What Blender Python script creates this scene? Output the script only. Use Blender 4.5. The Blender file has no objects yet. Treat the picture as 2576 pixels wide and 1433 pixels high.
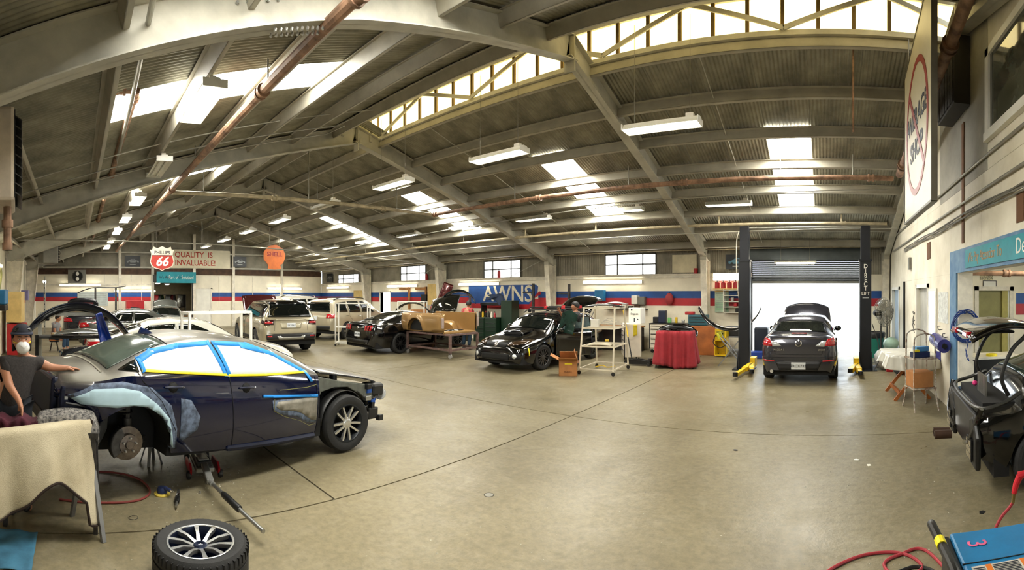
import bpy, bmesh, math, random
import numpy as np
from mathutils import Vector, Matrix
from mathutils.bvhtree import BVHTree

random.seed(7)
SC = bpy.context.scene
COL = SC.collection
PI = math.pi

# ------------------------------------------------------------------ camera: upright cylindrical panorama, 123 degrees wide
F, XP, Y0, ZC = 1201.0, 2077.0, 741.0, 1.95      # calibrated for a 2576 x 1433 frame
cam = bpy.data.cameras.new('camera')
cam.type = 'PANO'
cam.panorama_type = 'CENTRAL_CYLINDRICAL'
half = 2576 / F / 2
cam.central_cylindrical_range_u_min = -half
cam.central_cylindrical_range_u_max = half
cam.central_cylindrical_range_v_min = -(1433 - Y0) / F
cam.central_cylindrical_range_v_max = Y0 / F
cam.central_cylindrical_radius = 1.0
cam.clip_start = 0.02
camo = bpy.data.objects.new('camera', cam)
COL.objects.link(camo)
camo.location = (0, 0, ZC)
camo.rotation_euler = (PI / 2, 0, -((1288 - XP) / F))
SC.camera = camo

# ------------------------------------------------------------------ daylight and exposure
w = bpy.data.worlds.new('daylight')
SC.world = w
w.use_nodes = True
bg = w.node_tree.nodes['Background']
bg.inputs[0].default_value = (0.84, 0.93, 1.0, 1)
bg.inputs[1].default_value = 3.6
SC.view_settings.view_transform = 'Standard'
SC.view_settings.look = 'None'
SC.view_settings.gamma = 1.0
SC.view_settings.exposure = 0.82
SC.view_settings.use_curve_mapping = False
SKYLIGHT = 24.0
MONITOR = 2.6
TUBE = 18.0
SC.cycles.max_bounces = 4
SC.cycles.diffuse_bounces = 3
SC.cycles.glossy_bounces = 2
SC.cycles.transmission_bounces = 2
SC.cycles.caustics_reflective = False
SC.cycles.caustics_refractive = False
SC.cycles.adaptive_threshold = 0.08

# ------------------------------------------------------------------ helpers
def FL(x, y, z=0.0):                      # point of the floor (or of a level z) seen at a pixel of the photograph
    d = F * (ZC - z) / (y - Y0)
    t = (x - XP) / F
    return Vector((d * math.sin(t), d * math.cos(t), z))

def PX(x, y, d):                          # point at horizontal distance d along the line of sight of a pixel
    t = (x - XP) / F
    return Vector((d * math.sin(t), d * math.cos(t), ZC + (Y0 - y) / F * d))

def lin(c):
    if isinstance(c, str):
        c = [int(c[i:i + 2], 16) / 255 for i in (0, 2, 4)]
    return tuple(((v + 0.055) / 1.055) ** 2.4 if v > 0.04045 else v / 12.92 for v in c)

MATS = {}
def mat(name, col, rough=0.6, metal=0.0, var=0.12, scale=3.0, bump=0.0, bscale=60.0, coat=0.0, emit=0.0, alpha=1.0, trans=0.0, col2=None, spec=0.5, cont=1.0):
    if name in MATS:
        return MATS[name]
    m = bpy.data.materials.new(name)
    m.use_nodes = True
    nt = m.node_tree
    b = nt.nodes['Principled BSDF']
    c = lin(col)
    b.inputs['Roughness'].default_value = rough
    b.inputs['Metallic'].default_value = metal
    b.inputs['Specular IOR Level'].default_value = spec
    if coat:
        b.inputs['Coat Weight'].default_value = coat
        b.inputs['Coat Roughness'].default_value = 0.03
    if trans:
        b.inputs['Transmission Weight'].default_value = trans
    if emit:
        b.inputs['Emission Color'].default_value = (*c, 1)
        b.inputs['Emission Strength'].default_value = emit
    b.inputs['Alpha'].default_value = alpha
    tc = nt.nodes.new('ShaderNodeTexCoord')
    n = nt.nodes.new('ShaderNodeTexNoise')
    n.inputs['Scale'].default_value = scale
    n.inputs['Detail'].default_value = 6
    n.inputs['Roughness'].default_value = 0.6
    nt.links.new(tc.outputs['Object'], n.inputs['Vector'])
    mx = nt.nodes.new('ShaderNodeMix')
    mx.data_type = 'RGBA'
    rp = nt.nodes.new('ShaderNodeMapRange')
    rp.inputs[1].default_value = 0.5 - 0.2 / cont
    rp.inputs[2].default_value = 0.5 + 0.2 / cont
    nt.links.new(n.outputs[0], rp.inputs[0])
    nt.links.new(rp.outputs[0], mx.inputs[0])
    c2 = lin(col2) if col2 else tuple(max(0, v * (1 - 2 * var)) for v in c)
    mx.inputs[6].default_value = (*c2, 1)
    mx.inputs[7].default_value = (*[min(1, v * (1 + (0 if col2 else var))) for v in c], 1)
    nt.links.new(mx.outputs[2], b.inputs['Base Color'])
    if bump:
        n2 = nt.nodes.new('ShaderNodeTexNoise')
        n2.inputs['Scale'].default_value = bscale
        n2.inputs['Detail'].default_value = 4
        nt.links.new(tc.outputs['Object'], n2.inputs['Vector'])
        bp = nt.nodes.new('ShaderNodeBump')
        bp.inputs['Strength'].default_value = bump
        bp.inputs['Distance'].default_value = 0.01
        nt.links.new(n2.outputs[0], bp.inputs['Height'])
        nt.links.new(bp.outputs[0], b.inputs['Normal'])
    MATS[name] = m
    return m

def RZ(a): return Matrix.Rotation(a, 4, 'Z')
def RX(a): return Matrix.Rotation(a, 4, 'X')
def RY(a): return Matrix.Rotation(a, 4, 'Y')
def TR(x, y, z): return Matrix.Translation((x, y, z))

class MB:
    def __init__(s): s.v = []; s.f = []
    def n(s): return len(s.v)
    def xf(s, M, k=0):
        for i in range(k, len(s.v)): s.v[i] = tuple(M @ Vector(s.v[i]))
        return s
    def b(s, x0, x1, y0, y1, z0, z1, M=None):
        k = len(s.v)
        s.v += [(x, y, z) for z in (z0, z1) for y in (y0, y1) for x in (x0, x1)]
        s.f += [tuple(k + i for i in q) for q in ((0, 2, 3, 1), (4, 5, 7, 6), (0, 1, 5, 4), (2, 6, 7, 3), (0, 4, 6, 2), (1, 3, 7, 5))]
        if M is not None: s.xf(M, k)
        return s
    def bar(s, p0, p1, w, h=None, up=(0, 0, 1)):      # rectangular bar between two points
        h = h or w
        p0, p1 = Vector(p0), Vector(p1)
        d = (p1 - p0)
        L = d.length; d.normalize()
        u = Vector(up)
        if abs(u.dot(d)) > 0.98: u = Vector((1, 0, 0))
        a = d.cross(u).normalized(); c = a.cross(d)
        k = len(s.v)
        for z in (-h / 2, h / 2):
            for y in (0, L):
                for x in (-w / 2, w / 2):
                    s.v.append(tuple(p0 + d * y + a * x + c * z))
        s.f += [tuple(k + i for i in q) for q in ((0, 2, 3, 1), (4, 5, 7, 6), (0, 1, 5, 4), (2, 6, 7, 3), (0, 4, 6, 2), (1, 3, 7, 5))]
        return s
    def tube(s, pts, r, n=8, cap=True, closed=False):
        pts = [Vector(p) for p in pts]
        m = len(pts)
        rs = r if isinstance(r, (list, tuple)) else [r] * m
        k = len(s.v)
        pa = None
        for i, p in enumerate(pts):
            if closed: t = pts[(i + 1) % m] - pts[i - 1]
            else: t = pts[min(i + 1, m - 1)] - pts[max(i - 1, 0)]
            t.normalize()
            if pa is None:
                a = t.orthogonal().normalized()
                if abs(t.z) < 0.9: a = Vector((0, 0, 1)).cross(t).normalized()
            else:
                a = (pa - t * pa.dot(t)).normalized()
            pa = a
            c = t.cross(a)
            for j in range(n):
                q = 2 * PI * j / n
                s.v.append(tuple(p + (a * math.cos(q) + c * math.sin(q)) * rs[i]))
        for i in range(m if closed else m - 1):
            for j in range(n):
                A = k + i * n; B = k + ((i + 1) % m) * n
                s.f.append((A + j, A + (j + 1) % n, B + (j + 1) % n, B + j))
        if cap and not closed:
            s.f.append(tuple(k + j for j in reversed(range(n))))
            s.f.append(tuple(k + (m - 1) * n + j for j in range(n)))
        return s
    def cyl(s, p0, p1, r0, r1=None, n=14):
        return s.tube([p0, p1], [r0, r0 if r1 is None else r1], n)
    def lathe(s, prof, n=24, M=None):                 # (radius, z) profile about z
        k = len(s.v); m = len(prof)
        for i in range(n):
            q = 2 * PI * i / n
            for r, z in prof: s.v.append((r * math.cos(q), r * math.sin(q), z))
        for i in range(n):
            for j in range(m - 1):
                A = k + i * m; B = k + ((i + 1) % n) * m
                s.f.append((A + j, B + j, B + j + 1, A + j + 1))
        if M is not None: s.xf(M, k)
        return s
    def prism(s, poly, h0, h1, M=None):               # polygon in xy, extruded along z
        k = len(s.v); m = len(poly)
        s.v += [(p[0], p[1], h0) for p in poly] + [(p[0], p[1], h1) for p in poly]
        s.f += [tuple(k + i for i in reversed(range(m))), tuple(k + m + i for i in range(m))]
        s.f += [(k + i, k + (i + 1) % m, k + m + (i + 1) % m, k + m + i) for i in range(m)]
        if M is not None: s.xf(M, k)
        return s
    def grid(s, nu, nv, fn, closed_u=False):
        k = len(s.v)
        for i in range(nu):
            for j in range(nv): s.v.append(tuple(fn(i / (nu if closed_u else nu - 1), j / (nv - 1))))
        for i in range(nu if closed_u else nu - 1):
            for j in range(nv - 1):
                i2 = (i + 1) % nu
                s.f.append((k + i * nv + j, k + i2 * nv + j, k + i2 * nv + j + 1, k + i * nv + j + 1))
        return s
    def ball(s, c, r, n=12, sc=(1, 1, 1)):
        c = Vector(c)
        pr = [(max(1e-4, math.sin(PI * i / (n // 2)) * r), -math.cos(PI * i / (n // 2)) * r) for i in range(n // 2 + 1)]
        return s.lathe(pr, n, TR(*c) @ Matrix.Diagonal((*sc, 1)))
    def mesh(s, name):
        me = bpy.data.meshes.new(name)
        me.from_pydata(s.v, [], s.f)
        me.update()
        return me
    def build(s, name, m, parent=None, smooth=35, bevel=0, solid=0, sub=0):
        me = s.mesh(name)
        bm = bmesh.new(); bm.from_mesh(me)
        bmesh.ops.recalc_face_normals(bm, faces=bm.faces)
        bm.to_mesh(me); bm.free()
        return link(name, me, m, parent, smooth, bevel, solid, sub)

def link(name, me, m, parent=None, smooth=35, bevel=0, solid=0, sub=0):
    if m is not None and not me.materials: me.materials.append(m)
    if smooth:
        me.polygons.foreach_set('use_smooth', [True] * len(me.polygons))
        if smooth < 180: me.set_sharp_from_angle(angle=math.radians(smooth))
    o = bpy.data.objects.new(name, me)
    COL.objects.link(o)
    if parent is not None: o.parent = parent
    if solid:
        q = o.modifiers.new('solid', 'SOLIDIFY'); q.thickness = solid; q.offset = 0
    if sub:
        q = o.modifiers.new('sub', 'SUBSURF'); q.levels = sub; q.render_levels = sub
    if bevel:
        q = o.modifiers.new('bevel', 'BEVEL'); q.width = bevel; q.segments = 2; q.limit_method = 'ANGLE'
    return o

def tag(o, label=None, cat=None, group=None, kind=None):
    if label: o['label'] = label
    if cat: o['category'] = cat
    if group: o['group'] = group
    if kind: o['kind'] = kind
    return o
def thing(name, label, cat, loc=(0, 0, 0), rz=0.0, group=None, M=None):
    o = bpy.data.objects.new(name, None)
    COL.objects.link(o)
    o.empty_display_size = 0.1
    if M is not None: o.matrix_world = M
    else:
        o.location = loc; o.rotation_euler = (0, 0, rz)
    return tag(o, label, cat, group)
def struct(o): o['kind'] = 'structure'; return o
def part(name, me, m, parent, loc=(0, 0, 0), rz=0.0, M=None):        # shares mesh data
    if not me.materials: me.materials.append(m)
    o = bpy.data.objects.new(name, me); COL.objects.link(o); o.parent = parent
    if M is not None: o.matrix_local = M
    else:
        o.location = loc; o.rotation_euler = (0, 0, rz)
    return o
def copy_tree(o, parent=None):
    c = o.copy(); COL.objects.link(c); c.parent = parent
    for ch in list(o.children): copy_tree(ch, c)
    return c
def text(s, size, m, parent, M, extrude=0.002, name='lettering', sx=1.0, align='CENTER', space=1.0, shear=0.0, bold=0.0):
    cu = bpy.data.curves.new('t', 'FONT')
    cu.body = s; cu.size = size; cu.extrude = extrude; cu.align_x = align; cu.align_y = 'CENTER'
    cu.space_character = space; cu.shear = shear; cu.offset = bold; cu.resolution_u = 3
    t = bpy.data.objects.new('t', cu); COL.objects.link(t)
    bpy.context.view_layer.update()
    me = bpy.data.meshes.new_from_object(t.evaluated_get(bpy.context.evaluated_depsgraph_get()))
    bpy.data.objects.remove(t); bpy.data.curves.remove(cu)
    me.materials.clear(); me.materials.append(m)
    o = bpy.data.objects.new(name, me); COL.objects.link(o)
    if parent is not None: o.parent = parent
    o.matrix_local = M @ Matrix.Diagonal((sx, 1, 1, 1))
    return o
# frames for flat things: local xy plane of a board hung on a wall, z out of the wall
def on_front(x, z, y): return TR(x, y, z) @ RX(PI / 2)                        # facing -y
def on_left(y, z, x): return TR(x, y, z) @ RZ(PI / 2) @ RX(PI / 2)            # on the far wall, facing +x
def on_right(y, z, x): return TR(x, y, z) @ RZ(-PI / 2) @ RX(PI / 2)          # facing -x
def ramp(xs, ys):                                                             # monotone cubic interpolation
    xs = np.array(xs, float); ys = np.array(ys, float)
    h = np.diff(xs); d = np.diff(ys) / h
    m = np.zeros(len(xs))
    m[0] = d[0]; m[-1] = d[-1]
    for i in range(1, len(xs) - 1):
        if d[i - 1] * d[i] > 0:
            w1 = 2 * h[i] + h[i - 1]; w2 = h[i] + 2 * h[i - 1]
            m[i] = (w1 + w2) / (w1 / d[i - 1] + w2 / d[i])
    def fn(x):
        x = min(max(x, xs[0]), xs[-1])
        i = min(int(np.searchsorted(xs, x, 'right')) - 1, len(xs) - 2); i = max(i, 0)
        t = (x - xs[i]) / h[i]
        return float((2 * t ** 3 - 3 * t ** 2 + 1) * ys[i] + (t ** 3 - 2 * t ** 2 + t) * h[i] * m[i] + (3 * t ** 2 - 2 * t ** 3) * ys[i + 1] + (t ** 3 - t ** 2) * h[i] * m[i + 1])
    return fn
def arc(cx, cy, r, a0, a1, n=8): return [(cx + r * math.cos(math.radians(a0 + (a1 - a0) * i / (n - 1))), cy + r * math.sin(math.radians(a0 + (a1 - a0) * i / (n - 1)))) for i in range(n)]
def rrect(x0, x1, y0, y1, r, n=5):
    return arc(x1 - r, y1 - r, r, 0, 90, n) + arc(x0 + r, y1 - r, r, 90, 180, n) + arc(x0 + r, y0 + r, r, 180, 270, n) + arc(x1 - r, y0 + r, r, 270, 360, n)
def curve(pts, n=8):                                                          # Catmull-Rom through points
    pts = [Vector(p) for p in pts]; out = []
    for i in range(len(pts) - 1):
        p0 = pts[max(i - 1, 0)]; p1 = pts[i]; p2 = pts[i + 1]; p3 = pts[min(i + 2, len(pts) - 1)]
        for k in range(n):
            t = k / n
            out.append(0.5 * ((2 * p1) + (p2 - p0) * t + (2 * p0 - 5 * p1 + 4 * p2 - p3) * t * t + (3 * p1 - p0 - 3 * p2 + p3) * t ** 3))
    out.append(pts[-1])
    return out

# ------------------------------------------------------------------ materials
PLASTER = mat('painted_plaster', 'efe8d4', 0.7, var=0.07, scale=1.2, bump=0.15, bscale=30)
BLUE = mat('blue_wall_paint', '0f4a92', 0.5, var=0.1)
RED = mat('red_wall_paint', 'b5212c', 0.5, var=0.1)
STEEL = mat('grey_primed_steel', 'bcb9ab', 0.6, 0.0, var=0.14, scale=2.0, bump=0.1)
PURLIN = mat('purlin_steel', 'aaa595', 0.55, 0.0, var=0.12, scale=2.0)
GALV = mat('dirty_galvanised_sheet', '8f8b79', 0.5, 0.2, var=0.22, scale=1.6, bump=0.1, bscale=25, cont=1.3)
SIDING = mat('corrugated_siding', '8f8a7b', 0.6, 0.2, var=0.2, scale=1.5)
RUSTBEAM = mat('brown_timber_beam', '513a2c', 0.8, var=0.25, scale=4)
PIPE = mat('rusty_sprinkler_pipe', '97755d', 0.6, 0.1, var=0.25, scale=5, cont=1.6)
PIPEL = mat('pale_pipe', 'b4a88c', 0.55, 0.1, var=0.2, scale=5)
CONDUIT = mat('galvanised_conduit', 'a6a499', 0.4, 0.6, var=0.1)
WHITE = mat('white_enamel', 'e8e6dc', 0.45, var=0.05)
OFFW = mat('aged_white_paint', 'e6e0d0', 0.6, var=0.14, scale=4)
BLACK = mat('black_plastic', '141414', 0.45, var=0.15)
DARK = mat('dark_interior', '0a0a0b', 0.8, var=0.2)
RUBBER = mat('tyre_rubber', '1d1d1d', 0.75, var=0.15, scale=8, bump=0.2, bscale=120)
CHROME = mat('chrome', 'd8d8d8', 0.15, 1.0, var=0.03)
ALU = mat('bare_aluminium', 'b4b4b0', 0.35, 0.9, var=0.1)
IRON = mat('greasy_iron', '4c4a48', 0.55, 0.7, var=0.3, scale=12)
GLASS = mat('dark_car_glass', '0b100f', 0.03, var=0.1, spec=0.8)
REDL = mat('red_tail_lamp', 'b3101c', 0.12, var=0.1, coat=0.6)
CLEARL = mat('clear_lamp_lens', 'c9ccce', 0.12, 0.3, var=0.1, coat=0.6)
WOODM = mat('bare_wood', 'b07b45', 0.65, var=0.2, scale=9)
PLY = mat('pale_plywood', 'd3b877', 0.65, var=0.1, scale=4)
CARD = mat('brown_cardboard', 'a9713f', 0.8, var=0.1, scale=6)
YEL = mat('yellow_paint', 'd9b413', 0.45, var=0.12, scale=8)
REDP = mat('red_enamel', 'b21f26', 0.4, var=0.12)
TUBEM = mat('fluorescent_tube', 'fff6df', 0.4, emit=TUBE)
PLATEM = mat('licence_plate', 'dfe3e6', 0.4, var=0.05)
INK = mat('dark_lettering', '1c2430', 0.6)
# ================================================================== the shell: 18.3 m wide gabled steel shed, bays of 6.1 m
XR, XL, YB, YF = 2.1, -28.1, -2.4, 15.87
YR, HR, SL = 6.73, 6.23, 0.289
def deck(y): return HR - SL * abs(y - YR)
ANG = math.atan(SL)
FRAMES = [-4.0, -10.1, -16.2, -22.3]

# floor slabs with sawn joints
def floor_material():
    m = bpy.data.materials.new('stained_concrete'); m.use_nodes = True
    nt = m.node_tree; b = nt.nodes['Principled BSDF']
    tc = nt.nodes.new('ShaderNodeTexCoord')
    def noise(sc, det=8, r=0.6, dist=0.0):
        n = nt.nodes.new('ShaderNodeTexNoise'); n.inputs['Scale'].default_value = sc; n.inputs['Detail'].default_value = det
        n.inputs['Roughness'].default_value = r; n.inputs['Distortion'].default_value = dist
        nt.links.new(tc.outputs['Object'], n.inputs['Vector']); return n
    def cr(n, stops):
        c = nt.nodes.new('ShaderNodeValToRGB'); nt.links.new(n.outputs[0], c.inputs[0])
        el = c.color_ramp.elements
        while len(el) < len(stops): el.new(0.5)
        for e, (p, col) in zip(el, stops): e.position = p; e.color = (*lin(col), 1)
        return c
    base = cr(noise(0.33, 6, 0.6, 0.4), [(0.3, '70674f'), (0.5, '877d62'), (0.7, '978d72')])
    fine = cr(noise(14, 10, 0.7), [(0.3, '969696'), (0.52, 'd4d4d4'), (0.75, 'ffffff')])
    mul = nt.nodes.new('ShaderNodeMix'); mul.data_type = 'RGBA'; mul.blend_type = 'MULTIPLY'; mul.inputs[0].default_value = 0.6
    nt.links.new(base.outputs[0], mul.inputs[6]); nt.links.new(fine.outputs[0], mul.inputs[7])
    pale = cr(noise(3.1, 12, 0.75, 0.8), [(0.5, '000000'), (0.85, 'ffffff')])
    m2 = nt.nodes.new('ShaderNodeMix'); m2.data_type = 'RGBA'
    s1 = nt.nodes.new('ShaderNodeMath'); s1.operation = 'MULTIPLY'; s1.inputs[1].default_value = 0.2
    nt.links.new(pale.outputs[0], s1.inputs[0]); nt.links.new(s1.outputs[0], m2.inputs[0])
    nt.links.new(mul.outputs[2], m2.inputs[6]); m2.inputs[7].default_value = (*lin('c9c3b2'), 1)
    spot = cr(noise(30, 3, 0.5), [(0.70, '000000'), (0.74, 'ffffff')])
    m3 = nt.nodes.new('ShaderNodeMix'); m3.data_type = 'RGBA'
    s2 = nt.nodes.new('ShaderNodeMath'); s2.operation = 'MULTIPLY'; s2.inputs[1].default_value = 0.6
    nt.links.new(spot.outputs[0], s2.inputs[0]); nt.links.new(s2.outputs[0], m3.inputs[0])
    nt.links.new(m2.outputs[2], m3.inputs[6]); m3.inputs[7].default_value = (*lin('4f4a40'), 1)
    nt.links.new(m3.outputs[2], b.inputs['Base Color'])
    rr = nt.nodes.new('ShaderNodeMapRange'); rn = noise(1.1, 8, 0.65)
    nt.links.new(rn.outputs[0], rr.inputs[0])
    b.inputs['Specular IOR Level'].default_value = 0.22
    rr.inputs[1].default_value = 0.3; rr.inputs[2].default_value = 0.7; rr.inputs[3].default_value = 0.27; rr.inputs[4].default_value = 0.48
    nt.links.new(rr.outputs[0], b.inputs['Roughness'])
    bp = nt.nodes.new('ShaderNodeBump'); bp.inputs['Strength'].default_value = 0.25; bp.inputs['Distance'].default_value = 0.01
    nb = noise(22, 8, 0.65); nt.links.new(nb.outputs[0], bp.inputs['Height']); nt.links.new(bp.outputs[0], b.inputs['Normal'])
    return m
CONCRETE = floor_material()
JOINT = mat('joint_dirt', '3a352b', 0.9)
fl = struct(MB().b(XL - .3, 7.2, YB - .3, YF + .4, -0.3, -0.012).build('floor', JOINT))
G = 0.01
xs = [7.2, -3.9, -10.0, -16.1, -22.2, XL - .3]
for i in range(5):
    ys = [YB - .3, 6.62, YF + .4] if i == 0 else [YB - .3, 2.35, 6.62, 11.2, YF + .4]
    for j in range(len(ys) - 1):
        MB().b(xs[i + 1] + G, xs[i] - G, ys[j] + G, ys[j + 1] - G, -0.1, 0).build('slab', CONCRETE, fl, 0)
gr = struct(MB().b(-40, 40, YF + .4, 60, -0.3, -0.01).build('ground', mat('bright_yard_concrete', 'c9c5ba', 0.8)))

# ---- roof: corrugated sheets, translucent sheets, purlins
PITCH = 0.933
AMP = 0.011
def corr(width, length, pitch, amp=AMP, per=6):
    n = round(width / pitch) * per + 1
    mb = MB()
    mb.grid(n, 2, lambda u, v: (u * width, v * length, amp * math.sin(2 * PI * u * (n - 1) / per)))
    return mb
ceil = struct(bpy.data.objects.new('ceiling', None)); COL.objects.link(ceil)
LIGHT_SHEET = None
def sky_material(name, col, strength, c2):
    m = bpy.data.materials.new(name); m.use_nodes = True
    nt = m.node_tree; nt.nodes.remove(nt.nodes['Principled BSDF'])
    tc = nt.nodes.new('ShaderNodeTexCoord'); n = nt.nodes.new('ShaderNodeTexNoise'); n.inputs['Scale'].default_value = 2.2
    nt.links.new(tc.outputs['Object'], n.inputs['Vector'])
    mx = nt.nodes.new('ShaderNodeMix'); mx.data_type = 'RGBA'; nt.links.new(n.outputs[0], mx.inputs[0])
    mx.inputs[6].default_value = (*lin(c2), 1); mx.inputs[7].default_value = (*lin(col), 1)
    e = nt.nodes.new('ShaderNodeEmission'); nt.links.new(mx.outputs[2], e.inputs[0]); e.inputs[1].default_value = strength
    nt.links.new(e.outputs[0], nt.nodes['Material Output'].inputs[0])
    return m
SKYM = sky_material('daylit_translucent_sheet', 'fffcf4', SKYLIGHT, 'f5f2e6')
MONM = sky_material('daylit_yellowed_fibreglass', 'fff0b8', MONITOR, 'f6cf62')
ROWS = {0: (6.73, 7.42), 1: (7.42, 9.72), 2: (9.72, 13.12), 3: (13.12, 16.3)}
sheets = {}
for r, (a, c) in ROWS.items():
    ln = (c - a) / math.cos(ANG) + 0.08
    me = corr(PITCH + .03, ln, 0.0718).mesh('roof_sheet'); me.materials.append(GALV)
    me.polygons.foreach_set('use_smooth', [True] * len(me.polygons)); sheets[r] = me
    if r == 2:
        me2 = me.copy(); me2.materials.clear(); me2.materials.append(SKYM)
for side in (1, -1):
    for k in range(-3, 30):
        x0 = -0.35 - PITCH * k - PITCH
        for r, (a, c) in ROWS.items():
            if r == 0 and x0 > -10.6: continue
            lit = r == 2 and (k % 6 == 0 and k >= (0 if side > 0 else 6) or side < 0 and k == 2)  # the odd left sheet is an unseen skylight, added to light the near floor
            y = YR + side * (a - YR)
            M = TR(x0, y, deck(y) + 0.012 * (3 - r) + random.uniform(-.002, .002)) @ RX(-ANG) if side > 0 else TR(x0 + PITCH + .03, y, deck(y) + 0.012 * (3 - r)) @ RZ(PI) @ RX(-ANG)
            part('skylight_sheet' if lit else 'roof_sheet', me2 if lit else sheets[r], None, ceil, M=M)
# purlins (channel sections running the length of the shed)
PUR = [7.47, 8.6, 9.72, 10.87, 12.0, 13.12, 14.25, 15.4]
me = None
for side in (1, -1):
    for y in PUR:
        yy = YR + side * (y - YR)
        z = deck(yy) - 0.015
        mb = MB()
        mb.b(XL, XR, -0.006, 0.006, -0.2, 0).b(XL, XR, -0.006, 0.06, -0.2, -0.192).b(XL, XR, -0.06, 0.006, -0.008, 0)
        mb.xf(TR(0, yy, z) @ (RX(-ANG) if side > 0 else RZ(0) @ RX(ANG)))
        mb.build('purlin', PURLIN, ceil, 0)
for y in (6.0, 7.46): pass
# sag rods between purlins (thin rods down the slope)
for xm in (-1.0 + .15, -7.05, -13.1, -19.2, -25.2):
    for side in (1, -1):
        y0, y1 = YR + side * .8, YR + side * 8.6
        MB().tube([(xm - 1.2, y0, deck(y0) - .12), (xm - 1.2, y1, deck(y1) - .12)], .011, 6).build('sag_rod', STEEL, ceil)

# ---- ridge monitor over the two nearest bays
mon = struct(bpy.data.objects.new('ceiling_monitor', None)); COL.objects.link(mon)
mon['label'] = 'raised ridge monitor with yellowed daylit fibreglass panels'
MX0, MX1 = -10.1, XR
pw = 0.555
for side in (1, -1):
    y = YR + side * 0.69
    zb, zt = deck(y) + 0.03, deck(y) + 0.56
    npan = int(round((MX1 - MX0) / pw)); st = (MX1 - MX0) / npan
    for i in range(npan):
        xa = MX0 + i * st
        MB().b(xa + .03, xa + st - .03, y + side * .015, y + side * .02, zb, zt).build('fibreglass_panel', MONM, mon, 0)
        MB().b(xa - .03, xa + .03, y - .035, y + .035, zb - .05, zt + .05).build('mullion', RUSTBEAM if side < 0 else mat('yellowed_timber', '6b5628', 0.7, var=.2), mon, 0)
    mb = MB()
    mb.b(MX0, MX1, y - .04, y + .04, zb - .08, zb).b(MX0, MX1, y - .04, y + .04, zt, zt + .07)
    mb.build('monitor_rail', STEEL, mon, 0)
    for i in range(4):                                           # lattice braces in front of the glazing
        xa = MX0 + .3 + i * 3.05; xb = xa + 3.05
        yy = y - side * .09
        for (p, q) in (((xa, zb), ((xa + xb) / 2, zt)), (((xa + xb) / 2, zt), (xb, zb))):
            MB().bar((p[0], yy, p[1]), (q[0], yy, q[1]), .03, .075).build('brace', STEEL, mon, 0)
    # monitor roof
    corr(MX1 - MX0 + .1, .95, 0.0718, per=4).xf(TR(MX0, YR, zt + .22) @ RX(-ANG) if side > 0 else TR(MX1 + .1, YR, zt + .22) @ RZ(PI) @ RX(-ANG)).build('monitor_roof', GALV, mon)
zt = deck(YR + .69) + .56
MB().prism([(-.69, -.2), (.69, -.2), (.69, .55), (0, .75), (-.69, .55)], 0, .01, TR(MX0 - .02, YR, deck(YR + .69)) @ RZ(PI / 2) @ RX(PI / 2)).build('end_panel', MONM, mon, 0)
for yy in (-.42, 0.0, .42):
    MB().b(MX0, MX0 + .05, YR + yy - .03, YR + yy + .03, 5.9, 6.7).build('mullion', STEEL, mon, 0)
MB().b(MX0, MX1, YR - .09, YR + .09, 6.3, 6.62).build('ridge_beam', mat('lit_tone_grey_beam', 'b5ab8b', .6), mon, 0)  # grey beam; the yellowish light on its face is put into the colour
MB().b(MX0, MX1, YR + .09, YR + .2, 6.3, 6.4).build('ridge_beam_flange', STEEL, mon, 0)

# ---- rigid frames
def ibeam(mb, p0, p1, d0, d1, fw=.2, tf=.014, tw=.01):           # tapered I section in the yz plane; p = top flange line
    p0, p1 = Vector(p0), Vector(p1)
    t = (p1 - p0).normalized(); nrm = Vector((0, t.z, -t.y))
    if nrm.z > 0: nrm = -nrm
    x = p0.x
    def quad(w, a0, b0, a1, b1):
        k = len(mb.v)
        for p, a, b in ((p0, a0, b0), (p1, a1, b1)):
            for s in (-w / 2, w / 2):
                for o in (a, b):
                    q = p + nrm * o; mb.v.append((x + s, q.y, q.z))
        mb.f += [tuple(k + i for i in q) for q in ((0, 1, 3, 2), (4, 6, 7, 5), (0, 4, 5, 1), (2, 3, 7, 6), (0, 2, 6, 4), (1, 5, 7, 3))]
    quad(fw, 0, tf, 0, tf); quad(fw, d0 - tf, d0, d1 - tf, d1); quad(tw, 0, d0, 0, d1)
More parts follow.
